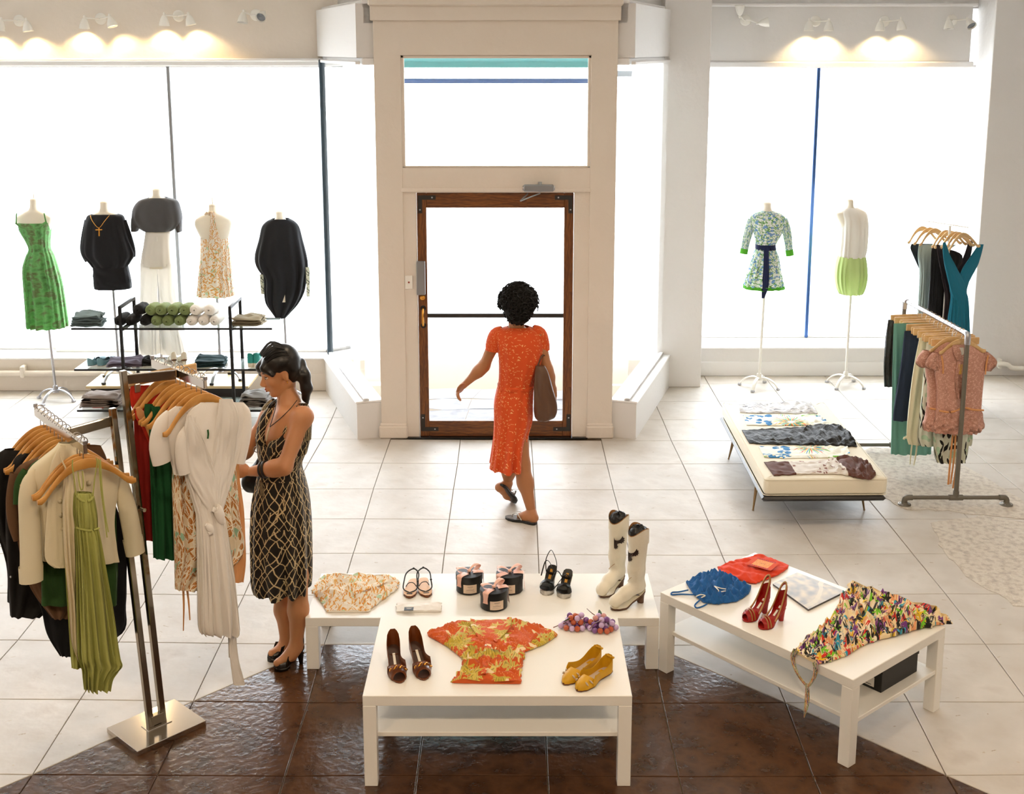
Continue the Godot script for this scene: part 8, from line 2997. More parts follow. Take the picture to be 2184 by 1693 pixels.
func goods_front() -> void:
	var h := 0.451
	# brown peep-toe pumps with twisted chain
	for k in 2:
		var hp := on([838.0, 882.0][k], [1377.0, 1370.0][k], h, 0.062)
		var tp := onfloor([854.0, 905.0][k], [1456.0, 1450.0][k], h)
		var s := shoe("brown_pump", ["brown leather peep-toe pump with chain, farther from the orange blouse", "brown leather peep-toe pump with chain, beside the orange blouse"][k], "brown pumps on the coffee table", hp, tp - hp, {"upper": M.leather_tan, "insole_mat": M.leather_insole, "sole_mat": M.leather_tan, "length": hp.distance_to(tp) * 1.02, "width": 0.086, "heel": 0.06, "platform": 0.008, "wall": 0.062, "toe_height": 0.046, "vamp": 0.68, "peep": 0.9, "heel_width": 0.016, "dorsay": true, "side": 1.0 if k == 0 else -1.0})
		var pts := []
		for i in 13:
			var q := -1.0 + i / 6.0
			pts.append([0.82 + 0.03 * sin(i * 1.6), q * 1.08, 0.018 + 0.034 * sqrt(maxf(0.0, 1.0 - q * q * 0.85)) + 0.003 * cos(i * 1.6)])
		shoe_strap(s, "chain", pts, 0.0045, M.brass, 0.8)
		pts = []
		for i in 13:
			var q := -1.0 + i / 6.0
			pts.append([0.82 - 0.03 * sin(i * 1.6), q * 1.08, 0.018 + 0.034 * sqrt(maxf(0.0, 1.0 - q * q * 0.85)) - 0.003 * cos(i * 1.6)])
		shoe_strap(s, "chain", pts, 0.0045, M.leather_tan, 0.8)
		var mb := MB.new()
		mb.quad(shoe_fn.call(0.2, -0.006, shoe_lift.call(0.2) + 0.006), shoe_fn.call(0.2, 0.006, shoe_lift.call(0.2) + 0.006), shoe_fn.call(0.5, 0.006, shoe_lift.call(0.5) + 0.006), shoe_fn.call(0.5, -0.006, shoe_lift.call(0.5) + 0.006))
		part(mb, "insole_label", M.label_white, s, "white woven label")
	# orange blouse
	var bl := lay("orange_blouse", "orange and yellow flower print blouse with gathered front spread on the coffee table", "blouse", [[1325, 1004, 1322, 1086, 0.006, 0.004], [1345, 1000, 1340, 1100, 0.01, 0.008], [1375, 990, 1370, 1118, 0.012, 0.016], [1400, 984, 1394, 1120, 0.012, 0.034], [1416, 987, 1410, 1116, 0.012, 0.034], [1434, 982, 1426, 1113, 0.012, 0.032], [1449, 969, 1442, 1111, 0.01, 0.022], [1457, 961, 1459, 1112, 0.008, 0.012]], h, M.p_flower, [7.0, 34.0], 3.0, [
		["sleeve", [[1326, 1008, 1405, 986, 0.01, 0.012], [1330, 975, 1391, 966, 0.012, 0.02], [1340, 944, 1377, 948, 0.012, 0.02], [1348, 918, 1362, 921, 0.01, 0.012], [1351, 911, 1358, 914, 0.008, 0.004]], M.p_flower, 0.001],
		["sleeve", [[1322, 1082, 1392, 1116, 0.01, 0.012], [1330, 1112, 1389, 1130, 0.012, 0.02], [1340, 1152, 1378, 1156, 0.012, 0.02], [1350, 1182, 1363, 1180, 0.01, 0.01], [1355, 1189, 1358, 1187, 0.008, 0.004]], M.p_flower, 0.001],
		["inner_back", [[1333, 1014, 1332, 1077, 0.004, 0.003], [1352, 1023, 1350, 1068, 0.004, 0.004], [1368, 1034, 1367, 1055, 0.003, 0.002]], M.p_flower_pale, 0.02],
		["placket", [[1369, 1035, 1369, 1048, 0.004, 0.002], [1405, 1030, 1404, 1046, 0.004, 0.003], [1438, 1026, 1437, 1036, 0.003, 0.002]], M.p_flower_pale, 0.036],
		["collar", [[1320, 1003, 1323, 1012, 0.004, 0.004], [1340, 1006, 1344, 1020, 0.004, 0.004], [1366, 1026, 1369, 1034, 0.003, 0.002]], M.p_flower, 0.024],
		["collar", [[1318, 1082, 1320, 1092, 0.004, 0.004], [1338, 1070, 1343, 1085, 0.004, 0.004], [1364, 1050, 1370, 1058, 0.003, 0.002]], M.p_flower, 0.024]])
	for p in [[1036, 1376], [1036, 1388], [1034, 1401]]:
		var mb := MB.new()
		mb.ball(onfloor(p[0], p[1], h + 0.046), Vector3(0.006, 0.004, 0.006), 10)
		part(mb, "button", M.label_white, bl)
	# yellow flats
	for k in 2:
		var hp := onfloor([1277.0, 1301.0][k], [1411.0, 1431.0][k], h)
		var tp := onfloor([1202.0, 1231.0][k], [1461.0, 1475.0][k], h)
		var s := shoe("yellow_flat", ["yellow leather flat with cut-out toe, behind its mate below the grapes", "yellow leather flat with cut-out toe, the one nearer the table edge"][k], "yellow flats on the coffee table", Vector3(hp.x, h + 0.001, hp.z), tp - hp, {"upper": M.leather_yellow, "insole_mat": M.leather_cream, "sole_mat": M.leather_tan, "length": hp.distance_to(tp), "width": 0.086, "heel": 0.008, "platform": 0.006, "wall": 0.055, "toe_height": 0.042, "vamp": 0.7, "side": 1.0})
		for sgn in [-1.0, 1.0]:
			for q in [[0.72, 0.78], [0.84, 0.88]]:
				var mb := MB.new()
				var a: Vector3 = shoe_fn.call(q[0], sgn * shoe_half.call(q[0]) * 0.98, shoe_lift.call(q[0]) + 0.018)
				var b: Vector3 = shoe_fn.call(q[1], sgn * shoe_half.call(q[1]) * 1.01, shoe_lift.call(q[1]) + 0.012)
				var c: Vector3 = shoe_fn.call(q[1] - 0.02, sgn * shoe_half.call(q[1]) * 0.72, shoe_lift.call(q[1]) + 0.034)
				mb.tube([a, a.lerp(c, 0.5), c], [0.002, 0.005, 0.002], 8)
				part(mb, "cut_out", M.leather_cream, s)
		var hb := MB.new()
		for i in 5:
			var sx := -1.0 + i * 0.5
			hb.ball(shoe_fn.call(0.015, sx * 0.02, 0.008 + 0.068), Vector3(0.007, 0.006, 0.006), 8)
		part(hb, "gathered_heel", M.leather_yellow, s)
		var lb := MB.new()
		lb.quad(shoe_fn.call(0.16, -0.018, 0.0175), shoe_fn.call(0.16, 0.018, 0.0175), shoe_fn.call(0.26, 0.018, 0.0165), shoe_fn.call(0.26, -0.018, 0.0165))
		part(lb, "insole_label", M.leather_yellow, s)
	# glass grapes
	var gr := thing("glass_grapes", "bunch of purple and amber glass grapes with wire stems on the coffee table", "ornament", onfloor(1255, 1350, h))
	rng.seed = 17
	var meshes := []
	var rad := 0.0148
	var sphere := MB.new()
	sphere.ball(Vector3.ZERO, Vector3.ONE * rad, 16)
	var sm := sphere.mesh()
	var placed := []
	for layer in 3:
		for tries in 500:
			var lobe := 1 if rng.randf() < 0.52 else 0
			var c := onfloor([1228.0, 1283.0][lobe], [1337.0, 1340.0][lobe], h)
			var a := rng.randf() * TAU
			var q := sqrt(rng.randf()) * (1.0 - layer * 0.28)
			var p := c + Vector3(cos(a) * 0.078 * q, rad * (1.0 + layer * 1.5), sin(a) * 0.062 * q)
			p.y = h + rad * (1.0 + layer * 1.45)
			var ok := true
			for o in placed:
				if (o as Vector3).distance_to(p) < rad * 1.72:
					ok = false
					break
			if ok:
				placed.append(p)
	for i in placed.size():
		var o := MeshInstance3D.new()
		o.name = "grape"
		o.mesh = sm
		o.material_override = [M.grape_purple, M.grape_lilac, M.grape_amber, M.grape_lilac, M.grape_rose][i % 5]
		gr.add_child(o, true)
		o.position = placed[i] - (gr.get_meta("origin") as Vector3)
	for s in [[[1180, 1338, 0.006], [1200, 1330, 0.02], [1216, 1324, 0.04]], [[1252, 1298, 0.05], [1262, 1307, 0.06], [1272, 1314, 0.05]], [[1258, 1340, 0.07], [1270, 1328, 0.08], [1288, 1322, 0.05]]]:
		flat_tube(gr, "stem", s, h, 0.0022, M.leather_tan)
	for s in [[[1202, 1326, 0.03], [1210, 1321, 0.055], [1219, 1317, 0.06]], [[1278, 1300, 0.075], [1280, 1310, 0.065], [1282, 1320, 0.05]]]:
		var path := []
		for p in s:
			path.append(onfloor(p[0], p[1], h + p[2]))
		var mb := MB.new()
		mb.tube(smooth_path(path, 4), [0.002, 0.005, 0.008, 0.01, 0.01, 0.009, 0.007, 0.004, 0.001], 8, true, 0.25)
		part(mb, "leaf", M.leaf_green, gr)

func goods_back() -> void:
	var h := 0.301
	lay("leaf_print_blouse", "cream and tan leaf print blouse spread flat at the bench end", "blouse", [[1229, 690, 1231, 838, 0.007, 0.014], [1243, 676, 1243, 851, 0.009, 0.02], [1262, 665, 1257, 846, 0.01, 0.022], [1281, 683, 1275, 824, 0.01, 0.022], [1298, 692, 1294, 798, 0.009, 0.016], [1306, 697, 1306, 786, 0.007, 0.006]], h, M.p_pale_leaf_flat, [11.0, 14.0], 8.0, [
		["belt", [[1263, 752, 1268, 756, 0.006, 0.006], [1252, 780, 1258, 784, 0.006, 0.008], [1243, 806, 1249, 810, 0.006, 0.006], [1234, 822, 1240, 828, 0.005, 0.004]], M.p_pale_leaf_flat, 0.03]])
	# thong sandals
	for k in 2:
		var hp := onfloor([885.0, 903.0][k], [1238.0, 1236.0][k], h)
		var tp := onfloor([873.0, 911.0][k], [1276.0, 1274.0][k], h)
		var s := shoe("flat_sandal", ["flat tan sandal with thin black ankle straps beside the leaf print blouse", "flat tan sandal with thin black ankle straps beside the round boxes"][k], "flat sandals on the bench", Vector3(hp.x, h + 0.001, hp.z), tp - hp, {"upper": M.leather_black, "insole_mat": M.leather_nude, "sole_mat": M.leather_tan, "length": hp.distance_to(tp) * 1.02, "width": 0.082, "platform": 0.01, "open": true})
		shoe_strap(s, "ankle_strap", [[0.8, 0.0, 0.004], [0.7, -0.9, 0.014], [0.5, -1.25, 0.04], [0.25, -1.2, 0.062], [0.12, 0.0, 0.075], [0.25, 1.2, 0.062], [0.5, 1.25, 0.04], [0.7, 0.9, 0.014], [0.8, 0.0, 0.004]], 0.004, M.leather_black, 0.8)
		shoe_strap(s, "toe_strap", [[0.45, -1.0, 0.004], [0.5, -0.4, 0.03], [0.52, 0.4, 0.03], [0.47, 1.0, 0.004]], 0.003, M.leather_black, 0.8)
		for q in [[0.5, -1.25, 0.042], [0.12, 0.0, 0.077]]:
			var mb := MB.new()
			mb.ball(shoe_fn.call(q[0], q[1] * shoe_half.call(q[0]), q[2] + 0.01), Vector3(0.007, 0.006, 0.007), 8)
			part(mb, "knot", M.leather_black, s)
		var lb := MB.new()
		var lx: float = shoe_half.call(0.85) * 0.45
		lb.quad(shoe_fn.call(0.83, -lx, 0.0155), shoe_fn.call(0.83, lx, 0.0155), shoe_fn.call(0.89, lx, 0.0155), shoe_fn.call(0.89, -lx, 0.0155))
		part(lb, "insole_label", M.label_navy if k == 0 else M.shoe_grey, s)
	# dust bag
	var db := lay("dust_bag", "folded white cloth shoe bag with a black label before the flat sandals", "bag", [[1288, 846, 1287, 943, 0.009, 0.003], [1296, 845, 1296, 943, 0.011, 0.004], [1306, 846, 1305, 941, 0.01, 0.003]], h, M.f_white, [9.0, 9.0], 14.0)
	var mb := MB.new()
	var lc := onfloor(872, 1298, h + 0.024)
	mb.box(lc, Vector3(0.05, 0.002, 0.036), Basis.IDENTITY)
	var bl := part(mb, "label", M.box_black, db, "black woven label")
	for i in 2:
		mb = MB.new()
		mb.box(lc + Vector3(0, 0.0012, -0.006 + 0.006 * i), Vector3(0.034 - 0.012 * i, 0.0006, 0.002))
		part(mb, "print_line", M.label_white, bl)
	# round boxes
	for k in 3:
		var r := 0.0735
		var f := onfloor([1000.0, 1087.0, 1053.0][k], [1270.0, 1270.0, 1305.5][k], h)
		var c := Vector3(f.x, h, f.z - r)
		round_box(c, r, ["round black gift box with pink bow, next to the flat sandals", "round black gift box with pink bow, next to the black platform heels", "round black gift box with pink bow, standing in front of the other two"][k], [0.1, -0.1, 0.25][k], k)
	# black platform heels
	for k in 2:
		var hp := on([1180.0, 1213.0][k], [1203.0, 1212.0][k], h, 0.125)
		var tp := onfloor([1163.0, 1201.0][k], [1270.0, 1277.0][k], h)
		var s := shoe("platform_heel", ["black ankle-strap platform heel, strap standing up, next to the gift boxes", "black ankle-strap platform heel with straps fallen sideways, next to the boots"][k], "black platform heels on the bench", hp, tp - hp, {"upper": M.leather_black, "insole_mat": M.leather_black, "sole_mat": M.silver, "length": hp.distance_to(tp), "width": 0.086, "heel": 0.095, "platform": 0.026, "open": true, "heel_mat": M.leather_black, "heel_width": 0.012})
		shoe_band(s, "toe_band", 0.66, 0.86, 0.042, M.satin_black, 0.06)
		shoe_band(s, "toe_band", 0.62, 0.8, 0.047, M.satin_black, -0.06)
		var lp := MB.new()
		lp.quad(shoe_fn.call(0.12, -0.008, shoe_lift.call(0.12) + 0.006), shoe_fn.call(0.12, 0.008, shoe_lift.call(0.12) + 0.006), shoe_fn.call(0.4, 0.008, shoe_lift.call(0.4) + 0.006), shoe_fn.call(0.4, -0.008, shoe_lift.call(0.4) + 0.006))
		part(lp, "gold_print", M.brass, s, "gold stamped brand lettering")
		if k == 0:
			shoe_strap(s, "ankle_strap", [[0.2, -0.9, 0.01], [0.16, -1.0, 0.05], [0.05, -0.3, 0.075], [0.0, 0.6, 0.085], [0.1, 1.3, 0.05], [0.22, 0.9, 0.01]], 0.004, M.satin_black, 0.5)
			shoe_strap(s, "ankle_strap", [[0.3, -0.9, 0.008], [0.2, 0.2, 0.06], [0.1, 1.4, 0.04], [0.3, 1.8, 0.0]], 0.004, M.satin_black, 0.5)
		else:
			shoe_strap(s, "ankle_strap", [[0.25, 0.9, 0.01], [0.2, 1.8, 0.03], [0.3, 2.6, 0.015], [0.42, 2.3, -0.02], [0.4, 1.2, 0.0]], 0.004, M.satin_black, 0.5)
			shoe_strap(s, "ankle_strap", [[0.3, -0.9, 0.01], [0.28, 0.0, 0.035], [0.3, 0.9, 0.01], [0.42, 2.2, -0.03], [0.5, 2.4, -0.05]], 0.004, M.satin_black, 0.5)
	# cowboy boots
	for k in 2:
		cowboy_boot(k, h)

func round_box(c: Vector3, r: float, label: String, turn: float, k: int) -> void:
	var t := thing("round_gift_box", label, "box", c, "round gift boxes on the bench")
	var X := Transform3D(Basis.IDENTITY, c)
	var mb := MB.new()
	mb.lathe([Vector2(0, 0.001), Vector2(r - 0.002, 0.001), Vector2(r, 0.003), Vector2(r, 0.08)], 36, X)
	part(mb, "body", M.box_black, t)
	mb = MB.new()
	mb.lathe([Vector2(r + 0.001, 0.072), Vector2(r + 0.003, 0.072), Vector2(r + 0.003, 0.104), Vector2(r + 0.001, 0.106), Vector2(0, 0.106)], 36, X)
	part(mb, "lid", M.box_black, t)
	# cream label wrapped on the front
	mb = MB.new()
	var rows := []
	for i in 2:
		var ring := PackedVector3Array()
		for j in 11:
			var a := PI / 2 - turn - 0.52 + 1.04 * j / 10.0
			ring.append(c + Vector3(-cos(a) * (r + 0.0012) * -1.0, 0.012 + 0.05 * i, sin(a) * (r + 0.0012)))
		rows.append(ring)
	mb.grid(rows)
	var lb := part(mb, "label", M.label_cream, t, "cream paper label")
	for q in [[0.05, 0.2, 0.003], [0.04, 0.12, 0.0015], [0.031, 0.3, 0.0025], [0.021, 0.34, 0.0015]]:
		mb = MB.new()
		rows = []
		for i in 2:
			var ring := PackedVector3Array()
			for j in 5:
				var a: float = PI / 2 - turn - q[1] + 2.0 * q[1] * j / 4.0
				ring.append(c + Vector3(cos(a) * (r + 0.0018), q[0] + q[2] * i, sin(a) * (r + 0.0018)))
			rows.append(ring)
		mb.grid(rows)
		part(mb, "print_line", M.ink_soft, lb)
	# ribbon bands, bow loops and tails
	var b := Basis(Vector3.UP, turn + 0.4)
	for s in [-1.0, 1.0]:
		mb = MB.new()
		var dv := b * Vector3(s, 0, 0.35)
		dv = dv.normalized()
		var side := dv.cross(Vector3.UP)
		rows = []
		var prof2 := [[0.02, 0.109], [0.05, 0.11], [r + 0.004, 0.107], [r + 0.007, 0.09], [r + 0.008, 0.05], [r + 0.012, 0.03 - 0.02 * s]]
		for p in smooth_rows(prof2, 4):
			var w := 0.017 + 0.003 * sin(p[1] * 70.0)
			rows.append(PackedVector3Array([c + dv * p[0] + Vector3(0, p[1], 0) - side * w, c + dv * (p[0] + 0.002) + Vector3(0, p[1] + 0.001, 0), c + dv * p[0] + Vector3(0, p[1], 0) + side * w]))
		mb.grid(rows)
		part(mb, "ribbon", M.ribbon, t)
		# loop
		mb = MB.new()
		rows = []
		var lv := b * Vector3(s, 0, -0.25)
		lv = lv.normalized()
		var ls := lv.cross(Vector3.UP)
		for i in 17:
			var a := PI * 2.0 * i / 16.0
			var out := 0.036 * (1.0 - cos(a))
			var up := 0.112 + 0.016 * sin(a) + 0.02 * (1.0 - cos(a)) * 0.5
			var w := 0.006 + 0.013 * (1.0 - cos(a)) * 0.5
			rows.append(PackedVector3Array([c + lv * out + Vector3(0, up, 0) - ls * w, c + lv * out + Vector3(0, up + 0.003, 0), c + lv * out + Vector3(0, up, 0) + ls * w]))
		mb.grid(rows)
		part(mb, "bow_loop", M.ribbon, t)
	mb = MB.new()
	mb.ball(c + Vector3(0, 0.116, 0), Vector3(0.012, 0.009, 0.012), 12)
	part(mb, "bow_knot", M.ribbon, t)

func cowboy_boot(k: int, h: float) -> void:
	var hp := onfloor([1325.0, 1370.0][k], [1250.0, 1283.0][k], h)
	var tp := onfloor([1281.0, 1304.0][k], [1275.0, 1301.0][k], h)
	var d := Vector3(tp.x - hp.x, 0, tp.z - hp.z)
	var f := d.normalized()
	var r := f.cross(Vector3.UP)
	var L := d.length() + 0.01
	var at := Vector3(hp.x, h + 0.001, hp.z) - f * 0.01
	var t := shoe("cowboy_boot", ["white cowboy boot with a brown eagle, standing behind its mate", "white cowboy boot with a brown eagle, in front of its mate"][k], "white cowboy boots on the bench", at, f, {"cat": "boot", "upper": M.leather_white, "sole_mat": M.leather_brown, "insole_mat": M.leather_white, "length": L, "width": 0.088, "heel": 0.07, "platform": 0.008, "open": true, "heel_mat": M.leather_brown, "heel_width": 0.02})
	var top := 0.385
	var P := func(x: float, y: float) -> Vector3: return at + f * x + Vector3(0, y, 0)
	var mb := MB.new()
	nets(mb, [[P.call(0.05, 0.11), P.call(0.055, 0.2), 0.042, 0.046], [P.call(0.055, 0.2), P.call(0.045, 0.4), 0.046, 0.056],
		[P.call(0.045, 0.105), P.call(0.13, 0.075), 0.038, 0.034], [P.call(0.13, 0.075), P.call(0.19, 0.045), 0.036, 0.03], [P.call(0.19, 0.04), P.call(L - 0.03, 0.024), 0.034, 0.016], [P.call(0.02, 0.1), P.call(0.04, 0.12), 0.022, 0.03]], 0.006, 0.02)
	# cut the shaft's mouth: lower in front and behind, higher at the sides
	for i in mb.v.size():
		var v := mb.v[i]
		var q := (v - at).dot(r) / 0.056
		var lim := at.y + 0.39 + 0.05 * (1.0 - clampf(absf(q), 0.0, 1.0)) * ( -0.6) + 0.035 * absf(q)
		if v.y > lim:
			mb.v[i].y = lim
	part(mb, "upper", M.leather_white, t)
	# the pulled-up back of the mouth with its tan lining, and dark paper inside
	mb = MB.new()
	var rows := []
	for i in 9:
		var ring := PackedVector3Array()
		for j in 28:
			var a := TAU * j / 28
			var ht := 0.412 + 0.035 * absf(sin(a)) * absf(sin(a)) + 0.012 * cos(a)
			var y := lerpf(0.36, ht, i / 8.0)
			ring.append(at + f * (0.045 - cos(a) * 0.058) + r * sin(a) * 0.058 + Vector3(0, y, 0))
		rows.append(ring)
	mb.grid(rows, true)
	part(mb, "shaft_top", M.leather_white, t)
	mb = MB.new()
	var inner := []
	for i in 4:
		var ring := PackedVector3Array()
		for p in rows[8 - i]:
			var c0: Vector3 = at + f * 0.045
			ring.append(c0 + (p - c0) * Vector3(0.955, 1.0, 0.955) + Vector3(0, 0.004 - 0.003 * i, 0))
		inner.append(ring)
	mb.grid(inner, true)
	part(mb, "lining", M.leather_nude_dark, t)
	mb = MB.new()
	rows = []
	for i in 8:
		var ring := PackedVector3Array()
		var q := i / 7.0
		for j in 22:
			var a := TAU * j / 22
			var rr := 0.053 * sqrt(maxf(0.0, 1.0 - pow(q, 3.0))) * (1.0 + 0.14 * nz.get_noise_3d(cos(a) * 2.5, sin(a) * 2.5, q * 3.0 + k * 7.0))
			ring.append(at + f * (0.045 - cos(a) * rr) + r * sin(a) * rr + Vector3(0, 0.398 + 0.055 * q + 0.018 * nz.get_noise_3d(cos(a) * 3.0, sin(a) * 3.0, k * 5.0 + q * 4.0), 0))
		rows.append(ring)
	mb.grid(rows, true)
	part(mb, "stuffing_paper", M.paper_black, t)
	# eagle on the outer face of the shaft, cut from leather
	var eagle := [[318, 368], [326, 392], [345, 397], [366, 392], [380, 378], [392, 358], [398, 372], [410, 376], [403, 388], [412, 396], [400, 402], [404, 414], [390, 412], [385, 424], [372, 418], [348, 424], [346, 438], [356, 452], [346, 452], [350, 466], [338, 460], [334, 474], [326, 460], [320, 470], [318, 440]]
	var poly := PackedVector2Array()
	for e in eagle:
		poly.append(Vector2(e[0] / 3.98 - 80.0, (e[1] - 368.0) / 3.98))
	var cc := at + f * 0.05
	var dx := [1309.5, 1339.5][k] as float
	var dy := [1145.5, 1172.5][k] as float
	mb = MB.new()
	var tri := Geometry2D.triangulate_polygon(poly)
	var pts := []
	for q in poly:
		var dd := ray(dx + q.x, dy + q.y)
		# where the sight line meets the shaft
		var o := EYE - cc
		var A := dd.x * dd.x + dd.z * dd.z
		var Bq := 2.0 * (o.x * dd.x + o.z * dd.z)
		var R := 0.0585
		var Cq := o.x * o.x + o.z * o.z - R * R
		var disc_ := Bq * Bq - 4.0 * A * Cq
		var tt := (-Bq - sqrt(maxf(disc_, 0.0))) / (2.0 * A)
		var hit := EYE + dd * tt
		pts.append(hit)
	for i in range(0, tri.size(), 3):
		mb.tri(pts[tri[i]], pts[tri[i + 1]], pts[tri[i + 2]])
	part(mb, "eagle", M.leather_eagle, t, "dark brown eagle emblem")
	# stitched seams
	mb = MB.new()
	var seam := []
	for j in 15:
		var a := -0.4 + 3.0 * j / 14.0
		seam.append(at + f * (0.052 - cos(a) * -0.0475) + r * sin(a) * 0.0475 + Vector3(0, 0.155 - 0.045 * sin(a * 1.05), 0))
	mb.tube(seam, 0.0014, 5)
	part(mb, "seam", M.leather_nude_dark, t)

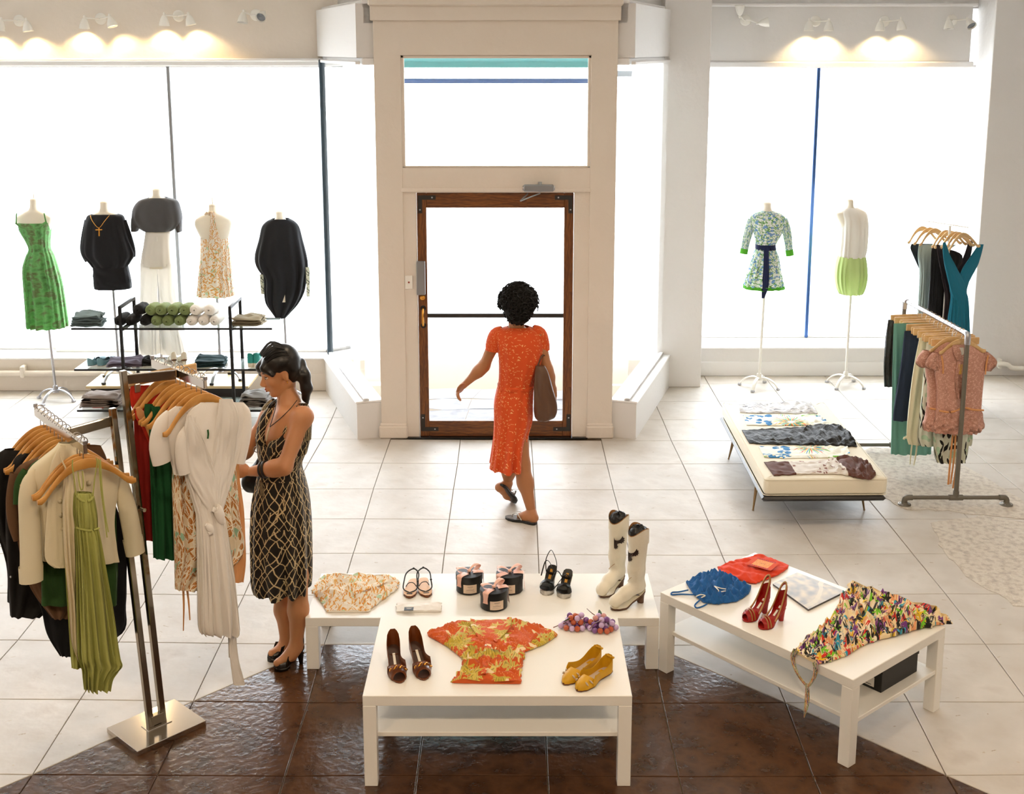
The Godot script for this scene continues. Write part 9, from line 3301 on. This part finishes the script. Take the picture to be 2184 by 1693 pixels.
func goods_right() -> void:
	var h := 0.451
	var te := lay("orange_tshirt", "orange T-shirt with a square print and purple lettering on the angled table", "T-shirt", [[1211, 1530, 1225, 1537, 0.008, 0.006], [1200, 1560, 1237, 1572, 0.012, 0.012], [1191, 1596, 1246, 1604, 0.013, 0.012], [1186, 1621, 1241, 1626, 0.013, 0.008], [1195, 1650, 1229, 1656, 0.012, 0.006], [1207, 1682, 1214, 1679, 0.009, 0.004]], h, M.f_tee, [8.0, 8.0], 21.0)
	# the print: a thin inked patch that follows the cloth, with its lettering
	var o := onfloor(1626, 1214, h)
	var ux := (onfloor(1665, 1218, h) - onfloor(1598, 1200, h)).normalized()
	var uz := Vector3(-ux.z, 0, ux.x)
	var mb := MB.new()
	var c := o + Vector3(0, 0.034, 0)
	mb.quad(c - ux * 0.075 - uz * 0.06, c + ux * 0.075 - uz * 0.06, c + ux * 0.075 + uz * 0.06, c - ux * 0.075 + uz * 0.06, true)
	part(mb, "square_print", M.p_tee, te, "cream and orange square print")
	var cm := lay("blue_camisole", "blue camisole with white ribbons lying crumpled on the angled table", "camisole", [[1243, 1463, 1270, 1480, 0.008, 0.012], [1228, 1494, 1286, 1500, 0.012, 0.03], [1224, 1520, 1290, 1520, 0.013, 0.036], [1230, 1550, 1288, 1546, 0.013, 0.036], [1243, 1580, 1283, 1573, 0.012, 0.03], [1256, 1602, 1268, 1596, 0.009, 0.016]], h, M.f_blue, [14.0, 16.0], 24.0)
	flat_tube(cm, "strap", [[1468, 1258, 0.01], [1448, 1262], [1434, 1263], [1433, 1268], [1452, 1267], [1480, 1268, 0.01]], h, 0.004, M.f_blue)
	flat_tube(cm, "strap", [[1492, 1280, 0.012], [1482, 1290], [1486, 1296], [1498, 1293], [1508, 1288, 0.012]], h, 0.004, M.f_blue)
	flat_tube(cm, "ribbon", [[1524, 1250, 0.045], [1532, 1258, 0.05], [1534, 1262, 0.04], [1548, 1260, 0.045]], h, 0.003, M.label_white)
	flat_tube(cm, "ribbon", [[1524, 1250, 0.045], [1536, 1254, 0.05], [1548, 1256, 0.042]], h, 0.003, M.label_white)
	flat_tube(cm, "ribbon", [[1484, 1272, 0.03], [1494, 1268, 0.04], [1504, 1270, 0.035], [1496, 1274, 0.03]], h, 0.003, M.label_white)
	# red slingbacks
	for k in 2:
		var hp := onfloor([1636.0, 1671.0][k], [1305.0, 1321.0][k], h)
		var tp := onfloor([1587.0, 1621.0][k], [1326.0, 1342.0][k], h)
		var s := shoe("red_slingback", ["red peep-toe slingback heel with gold piping, beside the blue camisole", "red peep-toe slingback heel with gold piping, beside the magazine"][k], "red heels on the angled table", Vector3(hp.x, h + 0.001, hp.z), tp - hp, {"upper": M.leather_red, "insole_mat": M.leather_red, "sole_mat": M.leather_red, "length": hp.distance_to(tp), "width": 0.08, "heel": 0.095, "platform": 0.008, "wall": 0.04, "toe_height": 0.046, "vamp": 0.66, "peep": 0.95, "heel_width": 0.014, "no_quarter": true})
		for q in [[0.7, 0.74], [0.8, 0.84]]:
			shoe_band(s, "gold_piping", q[0], q[1], 0.049, M.gold_leather, 0.03)
		# heel cup
		mb = MB.new()
		var rows := []
		for i in 6:
			var ring := PackedVector3Array()
			for j in 21:
				var q := -1.0 + j / 10.0
				var ss := pow(absf(q), 1.6) * 0.32
				var hh := 0.055 * (1.0 - pow(absf(q), 2.0)) + 0.004
				ring.append(shoe_fn.call(ss, signf(q) * shoe_half.call(maxf(ss, 0.0)) * minf(1.0, absf(q) * 4.0), shoe_lift.call(ss) + hh * i / 5.0))
			rows.append(ring)
		mb.grid(rows)
		part(mb, "heel_cup", M.leather_red, s)
		shoe_strap(s, "sling_strap", [[0.55, -1.0, 0.012], [0.3, -0.95, 0.03], [0.06, -0.7, 0.085], [-0.01, 0.0, 0.1], [0.06, 0.7, 0.085], [0.3, 0.95, 0.03], [0.55, 1.0, 0.012]], 0.0045, M.gold_leather, 0.6)
		shoe_strap(s, "sling_strap", [[0.5, -1.02, 0.008], [0.25, -1.0, 0.026], [0.04, -0.75, 0.075], [-0.02, 0.0, 0.09], [0.04, 0.75, 0.075], [0.25, 1.0, 0.026], [0.5, 1.02, 0.008]], 0.004, M.leather_red, 0.6)
		mb = MB.new()
		mb.quad(shoe_fn.call(0.14, -0.006, shoe_lift.call(0.14) + 0.006), shoe_fn.call(0.14, 0.006, shoe_lift.call(0.14) + 0.006), shoe_fn.call(0.4, 0.006, shoe_lift.call(0.4) + 0.006), shoe_fn.call(0.4, -0.006, shoe_lift.call(0.4) + 0.006))
		part(mb, "insole_label", M.label_white, s)
	# magazine
	var a := onfloor(1648, 1248, h)
	var b := onfloor(1700, 1224, h)
	var d := onfloor(1724, 1303, h)
	var e := onfloor(1803, 1264, h)
	var mg := thing("magazine", "glossy magazine with a pale blue cloudy cover between the heels and the flower dress", "magazine", (a + e) * 0.5)
	var up := Vector3(0, 0.01, 0)
	mb = MB.new()
	mb.quad(a + up, b + up, e + up, d + up, true)
	part(mb, "cover", M.magazine, mg)
	mb = MB.new()
	mb.quad(a, d, d + up, a + up)
	mb.quad(d, e, e + up, d + up)
	mb.quad(e, b, b + up, e + up)
	mb.quad(b, a, a + up, b + up)
	part(mb, "page_edges", M.paper_grey, mg)
	# flower halter dress, its neck ties hanging over the table edge
	var fd := lay("flower_halter_dress", "many-coloured flower print halter dress, its ties hanging over the angled table edge", "dress", [[1252, 1811, 1330, 2030, 0.012, 0.04], [1270, 1800, 1340, 1985, 0.015, 0.05], [1298, 1786, 1352, 1930, 0.016, 0.05], [1325, 1770, 1368, 1872, 0.015, 0.04], [1345, 1746, 1381, 1838, 0.014, 0.036], [1366, 1720, 1398, 1810, 0.013, 0.034], [1382, 1702, 1412, 1772, 0.011, 0.026], [1392, 1694, 1418, 1744, 0.008, 0.012]], h, M.p_many, [16.0, 16.0], 27.0)
	var p0 := RT_N - RT_W * 0.018
	var n := -RT_W
	part(px_tube([[1697, 1388, 7], [1691, 1400, 6], [1694, 1420, 4.5], [1704, 1442, 3.5], [1718, 1460, 3]], p0, n, 12, 0.6), "neck_tie", M.p_many, fd)
	part(px_tube([[1738, 1412, 6], [1740, 1426, 6], [1737, 1442, 4.5], [1728, 1458, 3.5], [1722, 1464, 3]], p0, n, 12, 0.6), "neck_tie", M.p_many, fd)
	part(px_tube([[1721, 1458, 4], [1722, 1474, 5.5], [1721, 1496, 6], [1718, 1514, 4], [1715, 1530, 1]], p0, n, 12, 0.5), "tie_end", M.p_many, fd)
